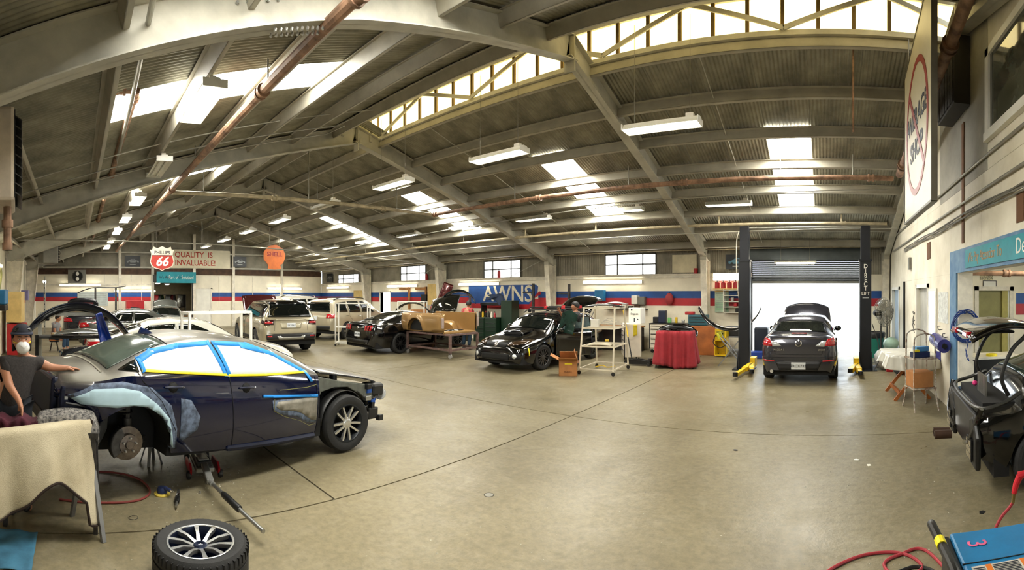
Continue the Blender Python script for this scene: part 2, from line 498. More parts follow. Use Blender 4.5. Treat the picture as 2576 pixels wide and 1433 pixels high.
for fi, x in enumerate(FRAMES + [XR - .14]):
    fr = struct(bpy.data.objects.new('trim_%d' % (fi + 1), None)); COL.objects.link(fr)
    fr['label'] = ['nearest', 'second', 'third', 'farthest', 'end wall'][fi] + ' grey tapered steel frame spanning the shed'
    for side in (1, -1):
        ye = YF if side > 0 else YB
        ye = ye - side * .06
        mb = MB()
        yk = YR + side * 4.2
        if side < 0 or fi < 9:
            ibeam(mb, (x, ye, deck(ye) - .03), (x, yk, deck(yk) - .03), .52, .34)
            ibeam(mb, (x, yk, deck(yk) - .03), (x, YR, deck(YR) - .03), .34, .40)
        mb.build('rafter', STEEL, fr, 0)
        # tapered column: white painted below, grey above
        for (za, zb_, mt, nm) in ((0, 3.1, OFFW, 'column'), (3.1, deck(ye) - .25, STEEL, 'column_head')):
            mb = MB()
            da, db = .26 + .1 * za, .26 + .1 * zb_
            for (o0, o1, wd) in ((0, .014, .2), ('e', .014, .2), (0, 'w', .012)):
                k = len(mb.v)
                for z, dd in ((za, da), (zb_, db)):
                    a0 = 0 if o0 != 'e' else dd - .014
                    a1 = a0 + .014 if o1 != 'w' else dd
                    for s in (-wd / 2, wd / 2):
                        for a in (a0, a1): mb.v.append((x + s, ye - side * a, z))
                mb.f += [tuple(k + i for i in q) for q in ((0, 1, 3, 2), (4, 6, 7, 5), (0, 4, 5, 1), (2, 3, 7, 6), (0, 2, 6, 4), (1, 5, 7, 3))]
            mb.build(nm, mt, fr, 0)
    MB().b(x - .1, x + .1, YR - .012, YR + .012, 5.6, 6.2).build('ridge_plate', STEEL, fr, 0)
    if fi == 0:                                                    # bolted splices on the nearest left rafter
        bolt = MB(); bolt.cyl((0, 0, 0), (0, 0, .03), .014, n=6)
        bme = bolt.mesh('bolt'); bme.materials.append(ALU)
        for i in range(10):
            for s in (-.05, .05):
                y = 1.75 + i * .055
                part('bolt', bme, None, fr, M=TR(x + s, y, deck(y) - .03 - .40 - .03) @ RX(-ANG))
        for i in range(5):
            y = 1.4 + i * .1
            part('bolt', bme, None, fr, M=TR(x + .008, y, deck(y) - .16) @ RY(PI / 2))
for x in FRAMES[:3]:                                               # knee plates

    pass

# ---- long wall with windows and roller door (front)
wf = struct(bpy.data.objects.new('wall_front', None)); COL.objects.link(wf)
HM = 2.63
def wallbox(x0, x1, z0, z1): MB().b(x0, x1, YF, YF + .22, z0, z1).build('plaster_panel', PLASTER, wf, 0)
DX0, DX1, DZ = -2.47, 1.22, 3.1
for x0, x1 in ((XL, -25.2), (-25.2, -22.3), (-22.3, -21.4), (-20.5, -16.2), (-16.2, -13.1), (-13.1, -10.1), (-10.1, -7.0), (-7.0, -4.0), (-4.0, DX0), (DX1, XR)):
    wallbox(x0, x1, 0, HM)
wallbox(-21.4, -20.5, 2.1, HM)
MB().b(XL, DX0, YF - .03, YF + .25, HM, HM + .05).build('wall_cap', OFFW, wf, 0)
MB().b(XL, DX0, YF - .045, YF, HM - .09, HM - .02).build('wall_rail', OFFW, wf, 0)
for x0, x1 in ((XL, -21.45), (-20.45, -14.0), (-10.9, DX0 - .05), (DX1 + .03, XR)):
    MB().b(x0, x1, YF - .004, YF, 1.83, 2.08).build('painted_stripe', BLUE, wf, 0)
    MB().b(x0, x1, YF - .004, YF, 1.57, 1.83).build('painted_stripe', RED, wf, 0)
def siding(x0, x1, z0, z1, y):
    mb = corr(x1 - x0, z1 - z0, .076, .009, 6)
    mb.xf(TR(x0, y, z0) @ RX(PI / 2)); mb.build('siding_sheet', SIDING, wf, 180)
WINS = [(-7.9, -5.9, 3.42), (-13.8, -11.8, 3.4), (-19.6, -17.65, 3.42), (-25.9, -23.6, 3.2)]
ex = [XL] + sorted([a for w_ in WINS for a in w_[:2]]) + [DX0 - .05]
for i in range(0, len(ex), 2): siding(ex[i], ex[i + 1], HM + .04, 3.75, YF + .06)
for i, (a, c, zt_) in enumerate(sorted(WINS)): siding(a, c, zt_, 3.75, YF + .06)
siding(DX0 - .05, XR, 3.5, 3.8, YF + .06); siding(DX1 + .05, XR, HM, 3.5, YF + .06)
FRAMEM = mat('grey_window_steel', '4a4a45', .5)
PANE = mat('window_pane_glass', 'e9f2f5', 0.02, emit=0.0, trans=1.0, var=.02)
for i, (a, c, zt_) in enumerate(WINS):
    wn = struct(bpy.data.objects.new('window_%d' % (i + 1), None)); COL.objects.link(wn)
    wn['label'] = 'steel framed window glaring with daylight, ' + ['nearest the roller door', 'over the black hatchback', 'right of the bright doorway', 'in the far corner'][i]
    z0 = HM + .04; W = c - a; H = zt_ - z0
    cols = [0, .25, .75, 1]; rows = [0, .5, 1]
    mb = MB()
    for u in cols: mb.b(a + u * W - .022, a + u * W + .022, YF + .0, YF + .06, z0, zt_)
    for v in rows: mb.b(a, c, YF + .0, YF + .06, z0 + v * H - .022, z0 + v * H + .022)
    mb.build('window_frame', FRAMEM, wn, 0)
    for u in range(3):
        for v in range(2):
            MB().b(a + cols[u] * W + .015, a + cols[u + 1] * W - .015, YF + .035, YF + .04, z0 + rows[v] * H + .015, z0 + rows[v + 1] * H - .015).build('pane', mat('sunlit_frosted_pane', 'fafcff', .4, emit=2.2, var=.03), wn, 0)
# side door left open to the yard
d1 = struct(bpy.data.objects.new('door_1', None)); COL.objects.link(d1); d1['label'] = 'narrow doorway open to the bright yard'
mb = MB(); mb.b(-21.47, -21.4, YF - .02, YF + .2, 0, 2.15).b(-20.5, -20.43, YF - .02, YF + .2, 0, 2.15).b(-21.47, -20.43, YF - .02, YF + .2, 2.08, 2.15)
mb.build('door_frame', OFFW, d1, 0)
# roller door: slats, drum hood, guides
d2 = struct(bpy.data.objects.new('door_2', None)); COL.objects.link(d2); d2['label'] = 'grey steel roller door raised over the bright doorway'
SLATM = mat('grey_door_slats', '5d6164', .45, .3, var=.08)
nsl = 11; hs = (DZ + .02 - 2.38) / nsl
sm = MB(); sm.grid(2, 7, lambda u, v: (DX0 + u * (DX1 - DX0), -.018 * math.sin(PI * v), v * hs * .96)); sme = sm.mesh('door_slat'); sme.materials.append(SLATM)
for i in range(nsl): part('door_slat', sme, None, d2, (0, YF + .08, 2.38 + i * hs))
MB().b(DX0, DX1, YF + .05, YF + .1, 2.33, 2.4).build('bottom_bar', mat('pale_bar', '9a9a94', .5), d2, 0)
hood = MB(); hood.prism([(-.05, 0), (.42, 0), (.42, .1)] + arc(.2, .22, .22, 10, 170, 10) + [(-.05, .1)], DX0 - .08, DX1 + .08, TR(0, YF + .1, DZ) @ RY(PI / 2) @ RZ(PI / 2) @ Matrix.Diagonal((-1, 1, 1, 1)))
hood.build('drum_hood', mat('grey_hood', '50575a', .45, .3), d2, 40)
mb = MB(); mb.b(DX0 - .1, DX0, YF - .02, YF + .12, 0, DZ).b(DX1, DX1 + .1, YF - .02, YF + .12, 0, DZ); mb.build('guide', mat('dark_guide', '33373b', .5), d2, 0)

# ---- far gable wall (left in the picture)
wl = struct(bpy.data.objects.new('wall_left', None)); COL.objects.link(wl)
HL = 3.16
OY0, OY1, OZ = 4.62, 7.0, 2.72
for y0, y1, z0, z1 in ((YB, .6, 0, HL), (.6, 2.6, 0, HL), (2.6, OY0, 0, HL), (OY1, 9.6, 0, HL), (9.6, 12.5, 0, HL), (12.5, YF, 0, HL), (OY0, OY1, OZ, HL)):
    MB().b(XL - .2, XL, y0 + .003, y1 - .003, z0, z1).build('plaster_panel', PLASTER, wl, 0)
MB().b(XL - .2, XL + .06, YB, YF, HL, 3.5).build('timber_beam', RUSTBEAM, wl, 0)
n = 24
for i in range(n):
    y0 = YB + (YF - YB) * i / n; y1 = YB + (YF - YB) * (i + 1) / n
    mb = MB(); mb.grid(9, 2, lambda u, v: (XL - .05 + .012 * math.sin(4 * 2 * PI * u), y0 + (y1 - y0) * u, 3.5 if v == 0 else deck(y0 + (y1 - y0) * u) + .02))
    mb.build('gable_sheet', SIDING, wl, 180)
for z in (3.52, 4.4):
    MB().b(XL, XL + .12, YB, YF, z, z + .09).build('girt', STEEL, wl, 0)
for y in (2.6, 4.55, 7.1, 9.6, 12.9):
    MB().b(XL, XL + .16, y - .08, y + .08, 0, min(deck(y), 5.6)).build('wind_post', OFFW if y != 4.55 else STEEL, wl, 0)
for y0, y1 in ((YB, 4.45), (7.9, YF)):
    MB().b(XL, XL + .004, y0, y1, 1.83, 2.08).build('painted_stripe', BLUE, wl, 0)
    MB().b(XL, XL + .004, y0, y1, 1.57, 1.83).build('painted_stripe', RED, wl, 0)
for y in (0.4, 1.7, 3.3): MB().b(XL, XL + .03, y - .02, y + .02, 2.35, HL).build('batten', OFFW, wl, 0)
MB().b(XL, XL + .05, YB, 4.5, 2.5, 2.58).build('batten', OFFW, wl, 0)
# parts room behind the far doorway
rm = struct(bpy.data.objects.new('wall_storeroom', None)); COL.objects.link(rm)
mb = MB(); mb.b(XL - 5, XL - 4.9, 2, 9.5, 0, 3).b(XL - 5, XL - .2, 1.9, 2, 0, 3).b(XL - 5, XL - .2, 9.5, 9.6, 0, 3).b(XL - 5, XL - .2, 1.9, 9.6, 3, 3.1).b(XL - 5, XL - .3, 1.9, 9.6, -.2, -.01)
mb.build('storeroom_shell', mat('drab_storeroom_paint', '8a8068', .8), rm, 0)
MB().b(XL - .1, XL + .25, OY0 - .06, OY1 + .12, OZ - .02, OZ + .42).build('roller_hood', mat('dark_roller_hood', '3c3d3a', .5), rm, 0, .05)
MB().b(XL - .1, XL + .05, OY0 - .12, OY0, 0, OZ).build('guide', mat('dark_guide', '33373b'), rm, 0)
MB().b(XL - .1, XL + .05, OY1, OY1 + .12, 0, OZ).build('guide', mat('dark_guide', '33373b'), rm, 0)
d3 = struct(bpy.data.objects.new('door_3', None)); COL.objects.link(d3); d3['label'] = 'white flush door beside the far roller doorway'
MB().b(XL, XL + .05, 7.2, 8.15, 0, 2.3).build('door_leaf', WHITE, d3, 0)
MB().ball((XL + .08, 8.05, 1.0), .04).build('door_knob', CHROME, d3)
mb = MB(); mb.b(XL, XL + .07, 7.12, 7.2, 0, 2.38).b(XL, XL + .07, 8.15, 8.23, 0, 2.38).b(XL, XL + .07, 7.12, 8.23, 2.3, 2.38); mb.build('door_frame', OFFW, d3, 0)

# ---- near side wall (behind the left edge of the picture)
wb = struct(bpy.data.objects.new('wall_back', None)); COL.objects.link(wb)
for x0, x1, z0, z1 in ((XL, -22.3, 0, 3.7), (-22.3, -16.2, 0, 3.7), (-16.2, -10.1, 0, 3.7), (-10.1, -4, 0, 3.7), (-4, XR + .2, 0, 3.7)):
    MB().b(x0 + .002, x1 - .002, YB - .2, YB, z0, z1).build('plaster_panel', PLASTER, wb, 0)
MB().b(XL, -3, YB, YB + .004, 1.83, 2.08).build('painted_stripe', BLUE, wb, 0)
MB().b(XL, -3, YB, YB + .004, 1.57, 1.83).build('painted_stripe', RED, wb, 0)

# ---- right gable wall with the big opening to the annex
wr = struct(bpy.data.objects.new('wall_right', None)); COL.objects.link(wr)
PAINTW = mat('scuffed_cream_boarding', 'efe9d8', .6, var=.1, scale=1.5, col2='d2cab4', bump=.2, bscale=14)
GREYB = mat('smoked_grey_boarding', 'a9a597', .65, var=.15, scale=1.5)
AY0, AY1, AZ = 1.5, 7.38, 2.3
def rw(y0, y1, z0, z1, m=PAINTW, nm='wall_board'):
    MB().b(XR, XR + .22, y0 + .002, y1 - .002, z0 + .002, z1).build(nm, m, wr, 0)
rw(YB, AY0, 0, AZ); rw(AY1, 9.55, 0, AZ); rw(9.55, 10.85, 2.18, AZ); rw(10.85, 13.4, 0, AZ); rw(13.4, 14.9, 2.15, AZ); rw(14.9, YF, 0, AZ)
for y0, y1 in ((YB, 1.0), (1.0, 3.6), (3.6, 6.2), (6.2, 8.6), (8.6, 11), (11, 13.4), (13.4, YF)): rw(y0, y1, AZ, 3.6)
for y0, y1, m_ in ((YB, 1.0, PAINTW), (1.0, 3.6, PAINTW), (3.6, 5.95, PAINTW), (5.95, 7.1, GREYB), (7.1, 8.6, GREYB), (8.6, 11, PAINTW), (11, 13.4, PAINTW), (13.4, YF, PAINTW)):
    mb = MB(); k = 0
    mb.prism([(y0 + .003, 3.604), (y1 - .003, 3.604), (y1 - .003, deck(y1) + .05)] + ([(YR, deck(YR) + .05)] if y0 < YR < y1 else []) + [(y0 + .003, deck(y0) + .05)], XR, XR + .22, Matrix(((0, 0, 1, 0), (1, 0, 0, 0), (0, 1, 0, 0), (0, 0, 0, 1))))
    mb.build('wall_board', m_, wr, 0)
MB().b(XR - .012, XR, 7.02, 7.14, 2.75, 4.6).build('bare_stud', mat('rust_stained_wood', '8a6040', .8, var=.3), wr, 0)
BLUEW = mat('faded_blue_trim', '3f6f9c', .55, var=.18, scale=5, col2='6f93b0')
MB().b(XR - .03, XR, AY0, 7.78, AZ, 2.66).build('lintel_board', BLUEW, wr, 0)
MB().b(XR - .03, XR, AY1 + .02, 7.78, 0, AZ).build('jamb_board', BLUEW, wr, 0)
MB().b(XR, XR + .24, AY1 - .03, AY1, 0, AZ).build('jamb_lining', OFFW, wr, 0)
# hollow openings: two doors in this wall
for i, (y0, y1, lab, m_) in enumerate(((9.55, 10.85, 'grey flush door in the cream wall past the mirror', mat('pale_grey_door', 'a9a89f', .5)), (13.4, 14.9, 'pale blue door in the far corner behind the fan', mat('pale_blue_door', '8fa5b8', .5)))):
    d = struct(bpy.data.objects.new('door_%d' % (4 + i), None)); COL.objects.link(d); d['label'] = lab
    MB().b(XR + .06, XR + .1, y0 + .06, y1 - .06, 0, 2.1).build('door_leaf', m_, d, 0)
    mb = MB(); mb.b(XR - .03, XR + .2, y0, y0 + .08, 0, 2.18).b(XR - .03, XR + .2, y1 - .08, y1, 0, 2.18).b(XR - .03, XR + .2, y0, y1, 2.1, 2.18)
    mb.build('door_frame', WHITE, d, 0)
    MB().ball((XR + .04, y0 + .16, 1.0), .035).build('door_knob', CHROME, d)
# upper window of the office
wn = struct(bpy.data.objects.new('window_5', None)); COL.objects.link(wn); wn['label'] = 'white framed upper office window with dark panes'
mb = MB(); mb.b(XR - .05, XR + .02, 5.8, 5.93, 3.98, 5.15).b(XR - .05, XR + .02, 3.9, 4.02, 3.98, 5.15).b(XR - .07, XR + .02, 3.9, 5.93, 3.95, 4.06).b(XR - .05, XR + .02, 3.9, 5.93, 5.05, 5.15)
mb.build('window_frame', WHITE, wn, 0)
mb = MB(); mb.b(XR - .02, XR, 5.74, 5.8, 4.06, 5.05).b(XR - .02, XR, 4.02, 5.8, 4.06, 4.1); mb.build('window_sash', mat('grey_sash', '77756c', .5), wn, 0)
MB().b(XR - .012, XR - .008, 4.02, 5.74, 4.1, 5.05).build('pane', mat('dark_office_glass', '4a4d42', .05, var=.3), wn, 0)
# annex room
an = struct(bpy.data.objects.new('wall_annex', None)); COL.objects.link(an)
AN = 10.8
mb = MB(); mb.b(XR + .22, 3.55, AN, AN + .15, 0, 2.9).b(4.4, 7.2, AN, AN + .15, 0, 2.9).b(3.55, 4.4, AN, AN + .15, 2.05, 2.9)
mb.build('annex_back_wall', PLASTER, an, 0)
for y0, y1, z0 in ((-2, 2.2, 0), (7.2, AN, 0), (2.2, 7.2, 2.65)): MB().b(7.0, 7.2, y0, y1, z0, 2.9).build('annex_side_wall', PLASTER, an, 0)  # the gap is an unseen doorway, added to bring daylight into the annex
MB().b(XR + .22, 7.2, .8, 1.0, 0, 2.9).build('annex_end_wall', PLASTER, an, 0)
MB().b(7.2, 40, -12, YF + .4, -.3, -.012).build('side_yard', mat('bright_yard_concrete', 'c9c5ba', .8), gr, 0)
MB().b(XR + .22, 7.2, .8, AN + .15, 2.8, 2.9).build('annex_ceiling', PLASTER, an, 0)
for x0, x1 in ((XR + .25, 3.35), (4.55, 7)):
    MB().b(x0, x1, AN - .005, AN, 1.73, 1.99).build('painted_stripe', BLUE, an, 0)
    MB().b(x0, x1, AN - .005, AN, 1.46, 1.73).build('painted_stripe', RED, an, 0)
d = struct(bpy.data.objects.new('door_6', None)); COL.objects.link(d); d['label'] = 'olive green inner doorway of the annex'
MB().b(3.6, 4.35, AN + .1, AN + .13, 0, 2.05).build('door_leaf', mat('olive_door', '8f8a55', .6), d, 0)
MB().b(4.2, 4.35, AN + .03, AN + .1, 0, 2.05).build('door_edge', mat('olive_door_edge', 'b0a65a', .6), d, 0)
mb = MB(); mb.b(3.48, 3.58, AN - .03, AN + .1, 0, 2.15).b(4.38, 4.48, AN - .03, AN + .1, 0, 2.15).b(3.48, 4.48, AN - .03, AN + .1, 2.05, 2.15); mb.build('door_frame', OFFW, d, 0)
# portals guide the sky's light through the openings
def portal(name, loc, rot, sx, sy):
    l = bpy.data.lights.new(name, 'AREA'); l.shape = 'RECTANGLE'; l.size = sx; l.size_y = sy; l.cycles.is_portal = True
    o = bpy.data.objects.new(name, l); COL.objects.link(o); o.location = loc; o.rotation_euler = rot
portal('door_portal', ((DX0 + DX1) / 2, YF + .15, 1.17), (-PI / 2, 0, 0), DX1 - DX0, 2.34)
portal('annex_door_portal', (7.1, 4.7, 1.32), (0, PI / 2, 0), 2.65, 5.0)
portal('side_door_portal', (-20.95, YF + .2, 1.04), (-PI / 2, 0, 0), .9, 2.08)
# yard beyond the door
yw = struct(MB().b(-12, 14, 30, 30.3, 0, 3.2).build('wall_yard', mat('sunlit_yard_wall', 'e8e6e0', .8), None, 0))
fen = thing('picket_fence', 'pale steel picket fence in the glaring yard outside', 'fence', (0, 22.0, 0))
pm = MB().b(-.015, .015, -.015, .015, 0, 1.9).mesh('picket'); pm.materials.append(mat('pale_fence_steel', 'c4c6c6', .5))
for i in range(46): part('picket', pm, None, fen, (-4.6 + i * .17, 0, 0))
MB().b(-4.7, 3.2, -.02, .02, 1.7, 1.75).b(-4.7, 3.2, -.02, .02, .2, .25).build('fence_rail', mat('pale_fence_steel', 'c4c6c6', .5), fen, 0)
# ================================================================== lamps
LB = MB(); LB.prism([(-.09, 0), (-.15, -.05), (-.15, -.062), (-.1, -.02), (.1, -.02), (.15, -.062), (.15, -.05), (.09, 0), (.05, .05), (-.05, .05)], -.61, .61, RY(PI / 2) @ RZ(PI / 2))
lb_me = LB.mesh('lamp_housing'); lb_me.materials.append(WHITE)
tm = MB(); tm.cyl((-.57, 0, 0), (.57, 0, 0), .019, n=8); t_me = tm.mesh('tube'); t_me.materials.append(TUBEM)
t_off = t_me.copy(); t_off.materials.clear(); t_off.materials.append(mat('unlit_tube', 'cfcfc4', .4))
em = MB(); em.b(-.012, .0, -.15, .15, -.065, .03); e_me = em.mesh('end_cap'); e_me.materials.append(WHITE)
jm = MB(); jm.b(-.06, .06, -.04, .04, .05, .11); j_me = jm.mesh('junction_box'); j_me.materials.append(OFFW)
WIRE = mat('hanger_wire', '8d8a80', .5, .5)
def hang_lamp(x, y, z, label, lit=True, rz=0.0):
    t = thing('fluorescent_lamp', label, 'lamp', (x, y, z), rz, 'hanging fluorescent lamps')
    part('lamp_housing', lb_me, None, t)
    for s in (-.055, .055): part('tube', t_me if lit else t_off, None, t, (0, s, -.04))
    part('end_cap', e_me, None, t, (-.6, 0, 0)); part('end_cap', e_me, None, t, (.612, 0, 0))
    part('junction_box', j_me, None, t, (.45, 0, 0))
    h = deck(y) - z - .05
    for s in (-.45, .45):
        MB().tube([(s, 0, .05), (s, 0, h)], .005, 5).build('hanger', WIRE, t)
RIDGE_X = [-2.45, -5.6, -8.75, -11.9, -15.05, -18.2, -21.35, -24.5]
ordn = ['nearest', 'second', 'third', 'fourth', 'fifth', 'sixth', 'seventh', 'eighth']
for i, x in enumerate(RIDGE_X):
    lit = i != 3
    hang_lamp(x, 6.85, 4.55, '%s fluorescent lamp from the near end of the row under the ridge%s' % (ordn[i], '' if lit else ', unlit'), lit)
for i, x in enumerate([-2.55, -5.6, -8.7, -11.75, -14.8, -17.9, -21.0]):
    hang_lamp(x, 12.4, 4.38, '%s lit fluorescent lamp from the roller door in the row nearest the windows' % ordn[i])
for i, x in enumerate([-5.85, -8.98, -12.1, -15.2, -18.3, -21.4, -24.4]):
    lit = i != 1
    hang_lamp(x, 1.58, 4.4, '%s fluorescent lamp of the row over the parked sedans%s' % (ordn[i], '' if lit else ', unlit'), lit)
def wall_lamp(M, L, label, two=1):
    t = thing('wall_lamp', label, 'lamp', M=M, group='fluorescent strip lamps on the walls')
    for q in range(two):
        o = -.14 * q
        MB().b(-L / 2, L / 2, -.06 + o, .06 + o, 0, .05).build('lamp_housing', WHITE, t, 0)
        for s in (-1, 1):
            MB().cyl((s * L / 4 - L / 4 + .04, o, .075), (s * L / 4 + L / 4 - .04, o, .075), .028, n=8).build('tube', TUBEM, t)
        MB().b(-L / 2 - .02, -L / 2, -.05 + o, .05 + o, 0, .1).build('end_cap', WHITE, t, 0)
        MB().b(L / 2, L / 2 + .02, -.05 + o, .05 + o, 0, .1).build('end_cap', WHITE, t, 0)
def xf_(px): return YF * math.tan((px - XP) / F)
def zf_(px, py, y=YF): return ZC + (Y0 - py) / F * y / math.cos((px - XP) / F)
def yl_(px, X=XL): return -abs(X) / math.tan((px - XP) / F)
def zl_(px, py, X=XL): return ZC + (Y0 - py) / F * abs(X) / abs(math.sin((px - XP) / F))
for (a, c, y, lab, two) in ((1470, 1617, 709, 'strip lamp on the cream wall over the white tool chests', 1), (1158, 1258, 714, 'strip lamp on the wall over the green tool cabinets', 1),
                       (977, 1052, 719, 'strip lamp on the wall over the yellow wooden brackets', 1), (825, 880, 723, 'strip lamp on the long wall near the far corner', 1), (1796, 1862, 691, 'twin strip lamp over the red cans beside the lift', 2)):
    wall_lamp(on_front((xf_(a) + xf_(c)) / 2, zf_((a + c) / 2, y), YF - .01), xf_(c) - xf_(a), lab, two)
for (a, c, y, lab) in ((150, 253, 717, 'strip lamp under the grey fan box on the far wall'), (288, 390, 732, 'strip lamp over the painted stripes left of the far doorway'), (672, 757, 725, 'strip lamp on the far wall below the orange sign')):
    wall_lamp(on_left((yl_(a) + yl_(c)) / 2, zl_((a + c) / 2, y), XL + .01), yl_(c) - yl_(a), lab)
# door lamp, storeroom and annex lamps, left wall lamp
t = thing('door_lamp', 'single tube lamp hanging before the raised roller door', 'lamp', (-.95, 14.9, zf_(2003, 662, 14.9)), 0, 'hanging fluorescent lamps')
MB().b(-.66, .66, -.05, .05, .03, .08).build('lamp_housing', WHITE, t, 0)
MB().cyl((-.6, 0, 0), (.6, 0, 0), .022, n=8).build('tube', TUBEM, t)
for s in (-.45, .45): MB().tube([(s, 0, .08), (s, 0, deck(14.9) - t.location.z - .1)], .006, 5).build('hanger', WIRE, t)
for i, (x, y) in enumerate(((-31.2, 5.4), (-31.5, 6.1))):
    t = thing('storeroom_lamp', '%s round lamp glowing inside the far storeroom' % ('larger' if i == 0 else 'smaller'), 'lamp', (x, y, 2.72 - .05 * i))
    MB().lathe([(.001, .12), (.1, .1), (.2, .02), (.19, 0)], 16).build('lamp_shade', WHITE, t)
    MB().ball((0, 0, 0), .16, sc=(1, 1, .4)).build('bulb', TUBEM, t)
    MB().cyl((0, 0, .1), (0, 0, .3), .01, n=6).build('stem', IRON, t)
t = thing('annex_lamp', 'fluorescent lamp under the annex ceiling behind the teal sign', 'lamp', (4.2, 8.3, 2.72), .1, 'hanging fluorescent lamps')
MB().b(-.9, .9, -.12, .12, .0, .07).build('lamp_housing', WHITE, t, 0)
for s in (-.06, .06): MB().cyl((-.85, s, -.02), (.85, s, -.02), .02, n=8).build('tube', TUBEM, t)
t = thing('annex_lamp', 'fluorescent lamp deep in the annex over the black coupe', 'lamp', (4.6, 4.6, 2.72), .1, 'hanging fluorescent lamps')
MB().b(-.9, .9, -.12, .12, .0, .07).build('lamp_housing', WHITE, t, 0)
for s in (-.06, .06): MB().cyl((-.85, s, -.02), (.85, s, -.02), .02, n=8).build('tube', TUBEM, t)
wall_lamp(TR(-13.6, YB + .01, 2.85) @ RZ(PI) @ RX(PI / 2), 2.4, 'strip lamp on the near side wall above the yellow cabinet')
# ================================================================== pipes and conduits
def pipe(pts, r, m, label, n=10, fit=(), cat='pipe', name='sprinkler_pipe', drops=(), mr=1.45):
    t = thing(name, label, cat, pts[0])
    o = Vector(pts[0])
    MB().tube([Vector(p) - o for p in pts], r, n).build('pipe_run', m, t)
    for f in fit:
        q = Vector(f[:3]) - o; ax = Vector(f[3:6]) if len(f) > 3 else Vector((1, 0, 0))
        mb = MB(); mb.cyl(q - ax * .07, q - ax * .03, r * mr, n=12); mb.cyl(q + ax * .03, q + ax * .07, r * mr, n=12); mb.cyl(q - ax * .05, q + ax * .05, r * 1.2, n=12)
        mb.build('coupling', m, t)
    for d_ in drops:
        MB().tube([Vector(p) - o for p in d_], .012, 6).build('hanger', WIRE, t)
    return t
pipe([(1.5, 10.5, 4.53), (-11.3, 10.5, 4.53)], .058, PIPE, 'long brown sprinkler main crossing under the right roof slope',
     fit=[(-3.2, 10.5, 4.53), (-7.2, 10.5, 4.53), (-11.2, 10.5, 4.53), (1.0, 10.5, 4.53)], drops=[[(x, 10.5, 4.53), (x, 10.5, deck(10.5) - .1)] for x in (-1, -4.6, -8, .6)])
pipe([(-11.3, 10.45, 4.53), (-11.3, 2.32, 4.42)], .05, PIPEL, 'pale cross pipe linking the two sprinkler mains', fit=[(-11.3, 8.5, 4.5, 0, 1, 0), (-11.3, 5, 4.45, 0, 1, 0)],
     drops=[[(-11.3, y, 4.5), (-11.3, y, deck(y) - .1)] for y in (3.1, 6, 9)])
pipe([(0.5, 2.3, 4.55), (-27, 2.3, 4.42)], .062, PIPE, 'thick brown sprinkler main sloping across the left roof', fit=[(-5.6, 2.3, 4.52), (-11.3, 2.3, 4.48), (-3.4, 2.3, 4.53), (-17, 2.3, 4.46)],
     drops=[[(x, 2.3, 4.5), (x, 2.3, deck(2.3) - .1)] for x in (-5.4, -9, -14, -20)])
t = pipe([(1.7, 13.2, 3.93), (-26.6, 13.2, 3.93)], .042, PIPEL, 'pale sprinkler branch pipe running above the window wall', fit=[(x, 13.2, 3.93) for x in (.5, -3.6, -7.6, -9.9)],
     drops=[[(x, 13.2, 3.93), (x, 13.2, 4.15)] for x in (-12.5, -15.5, -19)])
for x, zt_ in ((.44, 6.2), (-3.0, 4.3), (-6.9, 4.25), (-9.6, 4.25)):
    pipe([(x, 13.2, 3.95), (x, 13.2, 3.95 + .22), (x, 13.2 - .02, min(zt_, deck(13.2) - .02))], .028, PIPEL, {.44: 'pale riser on the branch pipe left of the roller door lamp', -3.0: 'pale short riser beside the column by the lift', -6.9: 'pale short riser over the white board', -9.6: 'pale short riser near the middle column'}[x])
pipe([(.44, 7.6, 5.95), (.44, 7.62, 4.6), (.44, 7.62, 4.55)], .016, PIPE, 'thin brown drop rod hanging from the monitor before the roof purlins')
pipe([(-5.9, .75, 4.5), (-27, .75, 4.4)], .055, PIPE, 'reddish pipe running away under the left roof slope', fit=[(-6.1, .75, 4.5), (-10, .75, 4.48), (-16, .75, 4.45)])
pipe([(-5.9, .75, 4.5), (-5.9, .6, 4.5), (-5.9, -2.3, 4.52)], .055, PIPE, 'reddish elbow pipe reaching the side wall behind the near frame', fit=[(-5.9, .55, 4.5, 0, 1, 0), (-5.9, .2, 4.5, 0, 1, 0), (-5.9, -.5, 4.5, 0, 1, 0)])
t = thing('pressure_gauge_valve', 'small green brass valve standing on the reddish elbow pipe', 'valve', (-5.9, .22, 4.57))
MB().lathe([(.001, 0), (.02, 0), (.02, .04), (.045, .07), (.045, .19), (.03, .2), (.012, .21), (.012, .27), (.001, .28)], 14).build('valve_body', mat('green_brass', '7d8a66', .5, .3), t)
pipe([PX(405, -70, 3.3), PX(385, 0, 3.7), PX(331, 255, 5.8), PX(290, 420, 9.5), PX(240, 570, 20)], .026, CONDUIT, 'thin pale conduit dropping past the near frame')
pipe([(1.62, 4.2, 5.55), (1.62, 7.15, 5.07), (1.62, 10.4, 4.6)], .085, PIPE, 'big dark brown pipe slanting along the right wall behind the round sign', n=14, fit=[(1.62, 6.1, 5.24, 0, .98, -.16), (1.62, 9.9, 4.67, 0, .98, -.16)])
for z, lab, r in ((3.8, 'upper galvanised conduit along the cream right wall', .02), (3.38, 'middle galvanised conduit along the cream right wall', .02)):
    pipe([(XR - .03, 2, z), (XR - .03, 8.5, z - .04), (XR - .03, 14.5, z - .1)], r, CONDUIT, lab, 8, cat='conduit', name='conduit')
